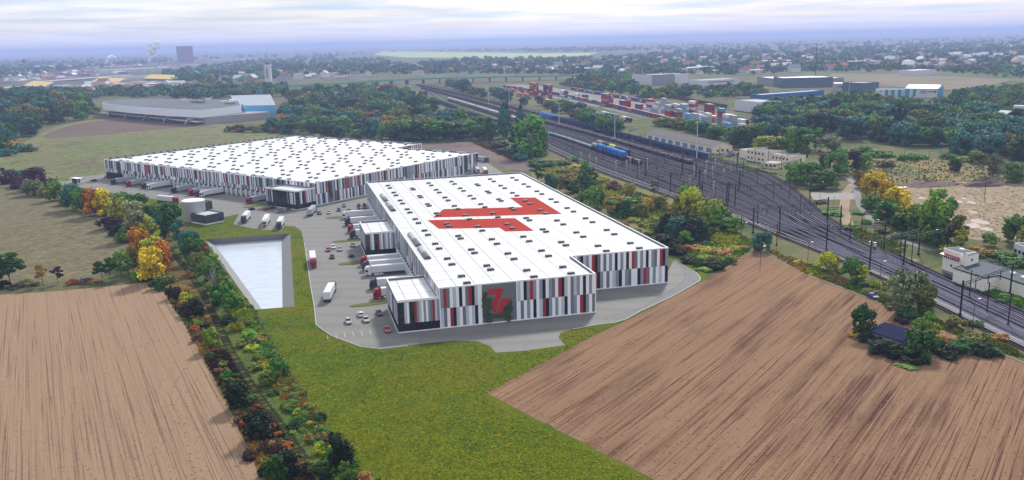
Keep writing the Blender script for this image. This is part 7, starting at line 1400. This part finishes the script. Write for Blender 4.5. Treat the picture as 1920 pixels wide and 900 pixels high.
houses([(1560, 100), (1960, 88), (1960, 130), (1780, 132), (1620, 128)], 80, 6.5, 'in the suburb above the airfield', 'houses of the suburb above the airfield')
houses([(380, 138), (520, 134), (700, 138), (690, 148), (520, 156), (420, 152)], 36, 7, 'among the trees beside the water tower', 'houses beside the water tower')
houses([(-10, 130), (190, 122), (330, 124), (330, 134), (200, 142), (110, 152), (-10, 160)], 150, 4, 'in the far industrial quarter', 'sheds of the far industrial quarter', .7, 'industrial_shed')
houses([(110, 162), (330, 156), (330, 168), (160, 176)], 90, 5, 'in the market grounds', 'sheds of the market grounds', .8, 'industrial_shed')
houses([(1300, 96), (1600, 84), (1900, 76), (1900, 88), (1500, 100)], 50, 6, 'in the most distant suburb', 'houses of the most distant suburb')
# smoke
SMK, t, b = nodes('steam'); b.inputs['Base Color'].default_value = (.95, .95, .96, 1); b.inputs['Roughness'].default_value = 1; b.inputs['Subsurface Weight'].default_value = .0
t.links.new(ramp(t, noise(t, coord(t), .12, 4), [(.2, (.90, .90, .92)), (.8, (.97, .97, .97))]), b.inputs['Base Color'])
def smoke(px_, w, h, seed, lab):
    p = at(*px_); r = random.Random(seed); bm = bmesh.new()
    for k in range(60):
        u = r.random() ** .8; c = Vector((w * (u * u * .95 + u * .35) + r.gauss(0, 1) * w * (.06 + .16 * u), r.gauss(0, 1) * w * (.06 + .16 * u), 6 + u * h * 2)); s_ = w * (.14 + .30 * u) * r.uniform(.6, 1.1)
        for v in bmesh.ops.create_icosphere(bm, subdivisions=2, radius=s_)['verts']: v.co = v.co * r.uniform(.88, 1.12) + c
    me = bpy.data.meshes.new('smoke'); bm.to_mesh(me); bm.free(); me.materials.append(SMK)
    for q in me.polygons: q.use_smooth = True
    o = link('smoke', me, None, (p.x, p.y, 2)); o['kind'] = 'stuff'; return o
smoke((280, 121), 44, 58, 1, ''); smoke((200, 124), 34, 22, 2, '')
# heaps of rubble by the dirt lot
RUB = plain('rubble', (.12, .08, .075), .95, .35, 1.5)
for (x, y, w, h, l) in ((1846, 347, 15, 5, 'dark red heap of debris beside the dirt lot'), (1740, 346, 22, 2, 'long low heap of dark debris along the dirt lot')):
    p = at(x, y); r = random.Random(x); mb = MB()
    prev = None; rings = 6; n = 18
    for k in range(rings + 1):
        f = k / rings; ring_ = [(math.cos(6.283 * a / n) * w * (1 - f) * r.uniform(.85, 1.1), math.sin(6.283 * a / n) * w * .5 * (1 - f) * r.uniform(.85, 1.1), h * f ** .8 * r.uniform(.8, 1.1)) for a in range(n)]
        if prev: [mb.quad([prev[a], prev[(a + 1) % n], ring_[(a + 1) % n], ring_[a]]) for a in range(n)]
        prev = ring_
    o = mb.build('rubble_heap', RUB, None, (p.x, p.y, 0), .2); tag(o, l, 'rubble heap')
p = at(1691, 361); o = thing('site_cabin', 'small grey cabin at the edge of the dirt lot', 'cabin', (p.x, p.y, 0), .2); m = MB(); m.box((0, 0, 1.5), (5, 2.5, 3)); m.build('wall', GREY, o); m = MB(); m.box((0, 0, 3.1), (5.2, 2.7, .2)); m.build('roof', WHITE, o); m = MB(); m.box((0, -1.28, 1.6), (2, .08, 1.4)); m.build('window', WINDOW, o)
HAZE = 1.2e-4

# ------------------------------------------------------------------ haze
hm = bpy.data.materials.new('haze_air'); hm.use_nodes = True; t = hm.node_tree; t.nodes.clear()
pv = N(t, 'ShaderNodeVolumePrincipled'); pv.inputs['Color'].default_value = (.48, .58, 1.0, 1); pv.inputs['Density'].default_value = HAZE; pv.inputs['Anisotropy'].default_value = .1
om = N(t, 'ShaderNodeOutputMaterial'); t.links.new(pv.outputs[0], om.inputs['Volume'])
mb = MB(); mb.box((0, 29000, 72), (86000, 61000, 152)); hz_o = struct(mb.build('haze', hm), 'stuff')

# ------------------------------------------------------------------ labels: tell look-alikes apart by counting
ORD = ['first', 'second', 'third', 'fourth', 'fifth', 'sixth', 'seventh', 'eighth', 'ninth', 'tenth', 'eleventh', 'twelfth', 'thirteenth', 'fourteenth', 'fifteenth', 'sixteenth', 'seventeenth', 'eighteenth', 'nineteenth']
TENS = ['twentieth', 'thirtieth', 'fortieth', 'fiftieth', 'sixtieth', 'seventieth']; TEN = ['twenty', 'thirty', 'forty', 'fifty', 'sixty', 'seventy']
def ordinal(n):
    if n <= 19: return ORD[n - 1]
    a, c = divmod(n, 10); return TENS[a - 2] if c == 0 else TEN[a - 2] + '-' + ORD[c - 1]
def where(o):
    p = o.matrix_basis.translation
    if p.length < .01 and o.type == 'MESH':
        v = o.data.vertices; p = Vector((sum(x.co[i] for x in v) / len(v) for i in range(3)))
    return pix(p)
bpy.context.view_layer.update()
for lab, os in LABELS.items():
    if len(os) < 2 or os[0][1] is None: continue
    order = os[0][1]
    os2 = sorted((o for o, _ in os), key=lambda o: where(o)[0] if order == 'left' else (-where(o)[1] if order == 'near' else where(o)[1]))
    if len(os2) > 40: continue
    end = {'left': 'from the left', 'near': 'from the nearest', 'far': 'from the far end'}[order]
    for k, o in enumerate(os2): o['label'] = f'{lab}, {ordinal(k + 1)} {end}'
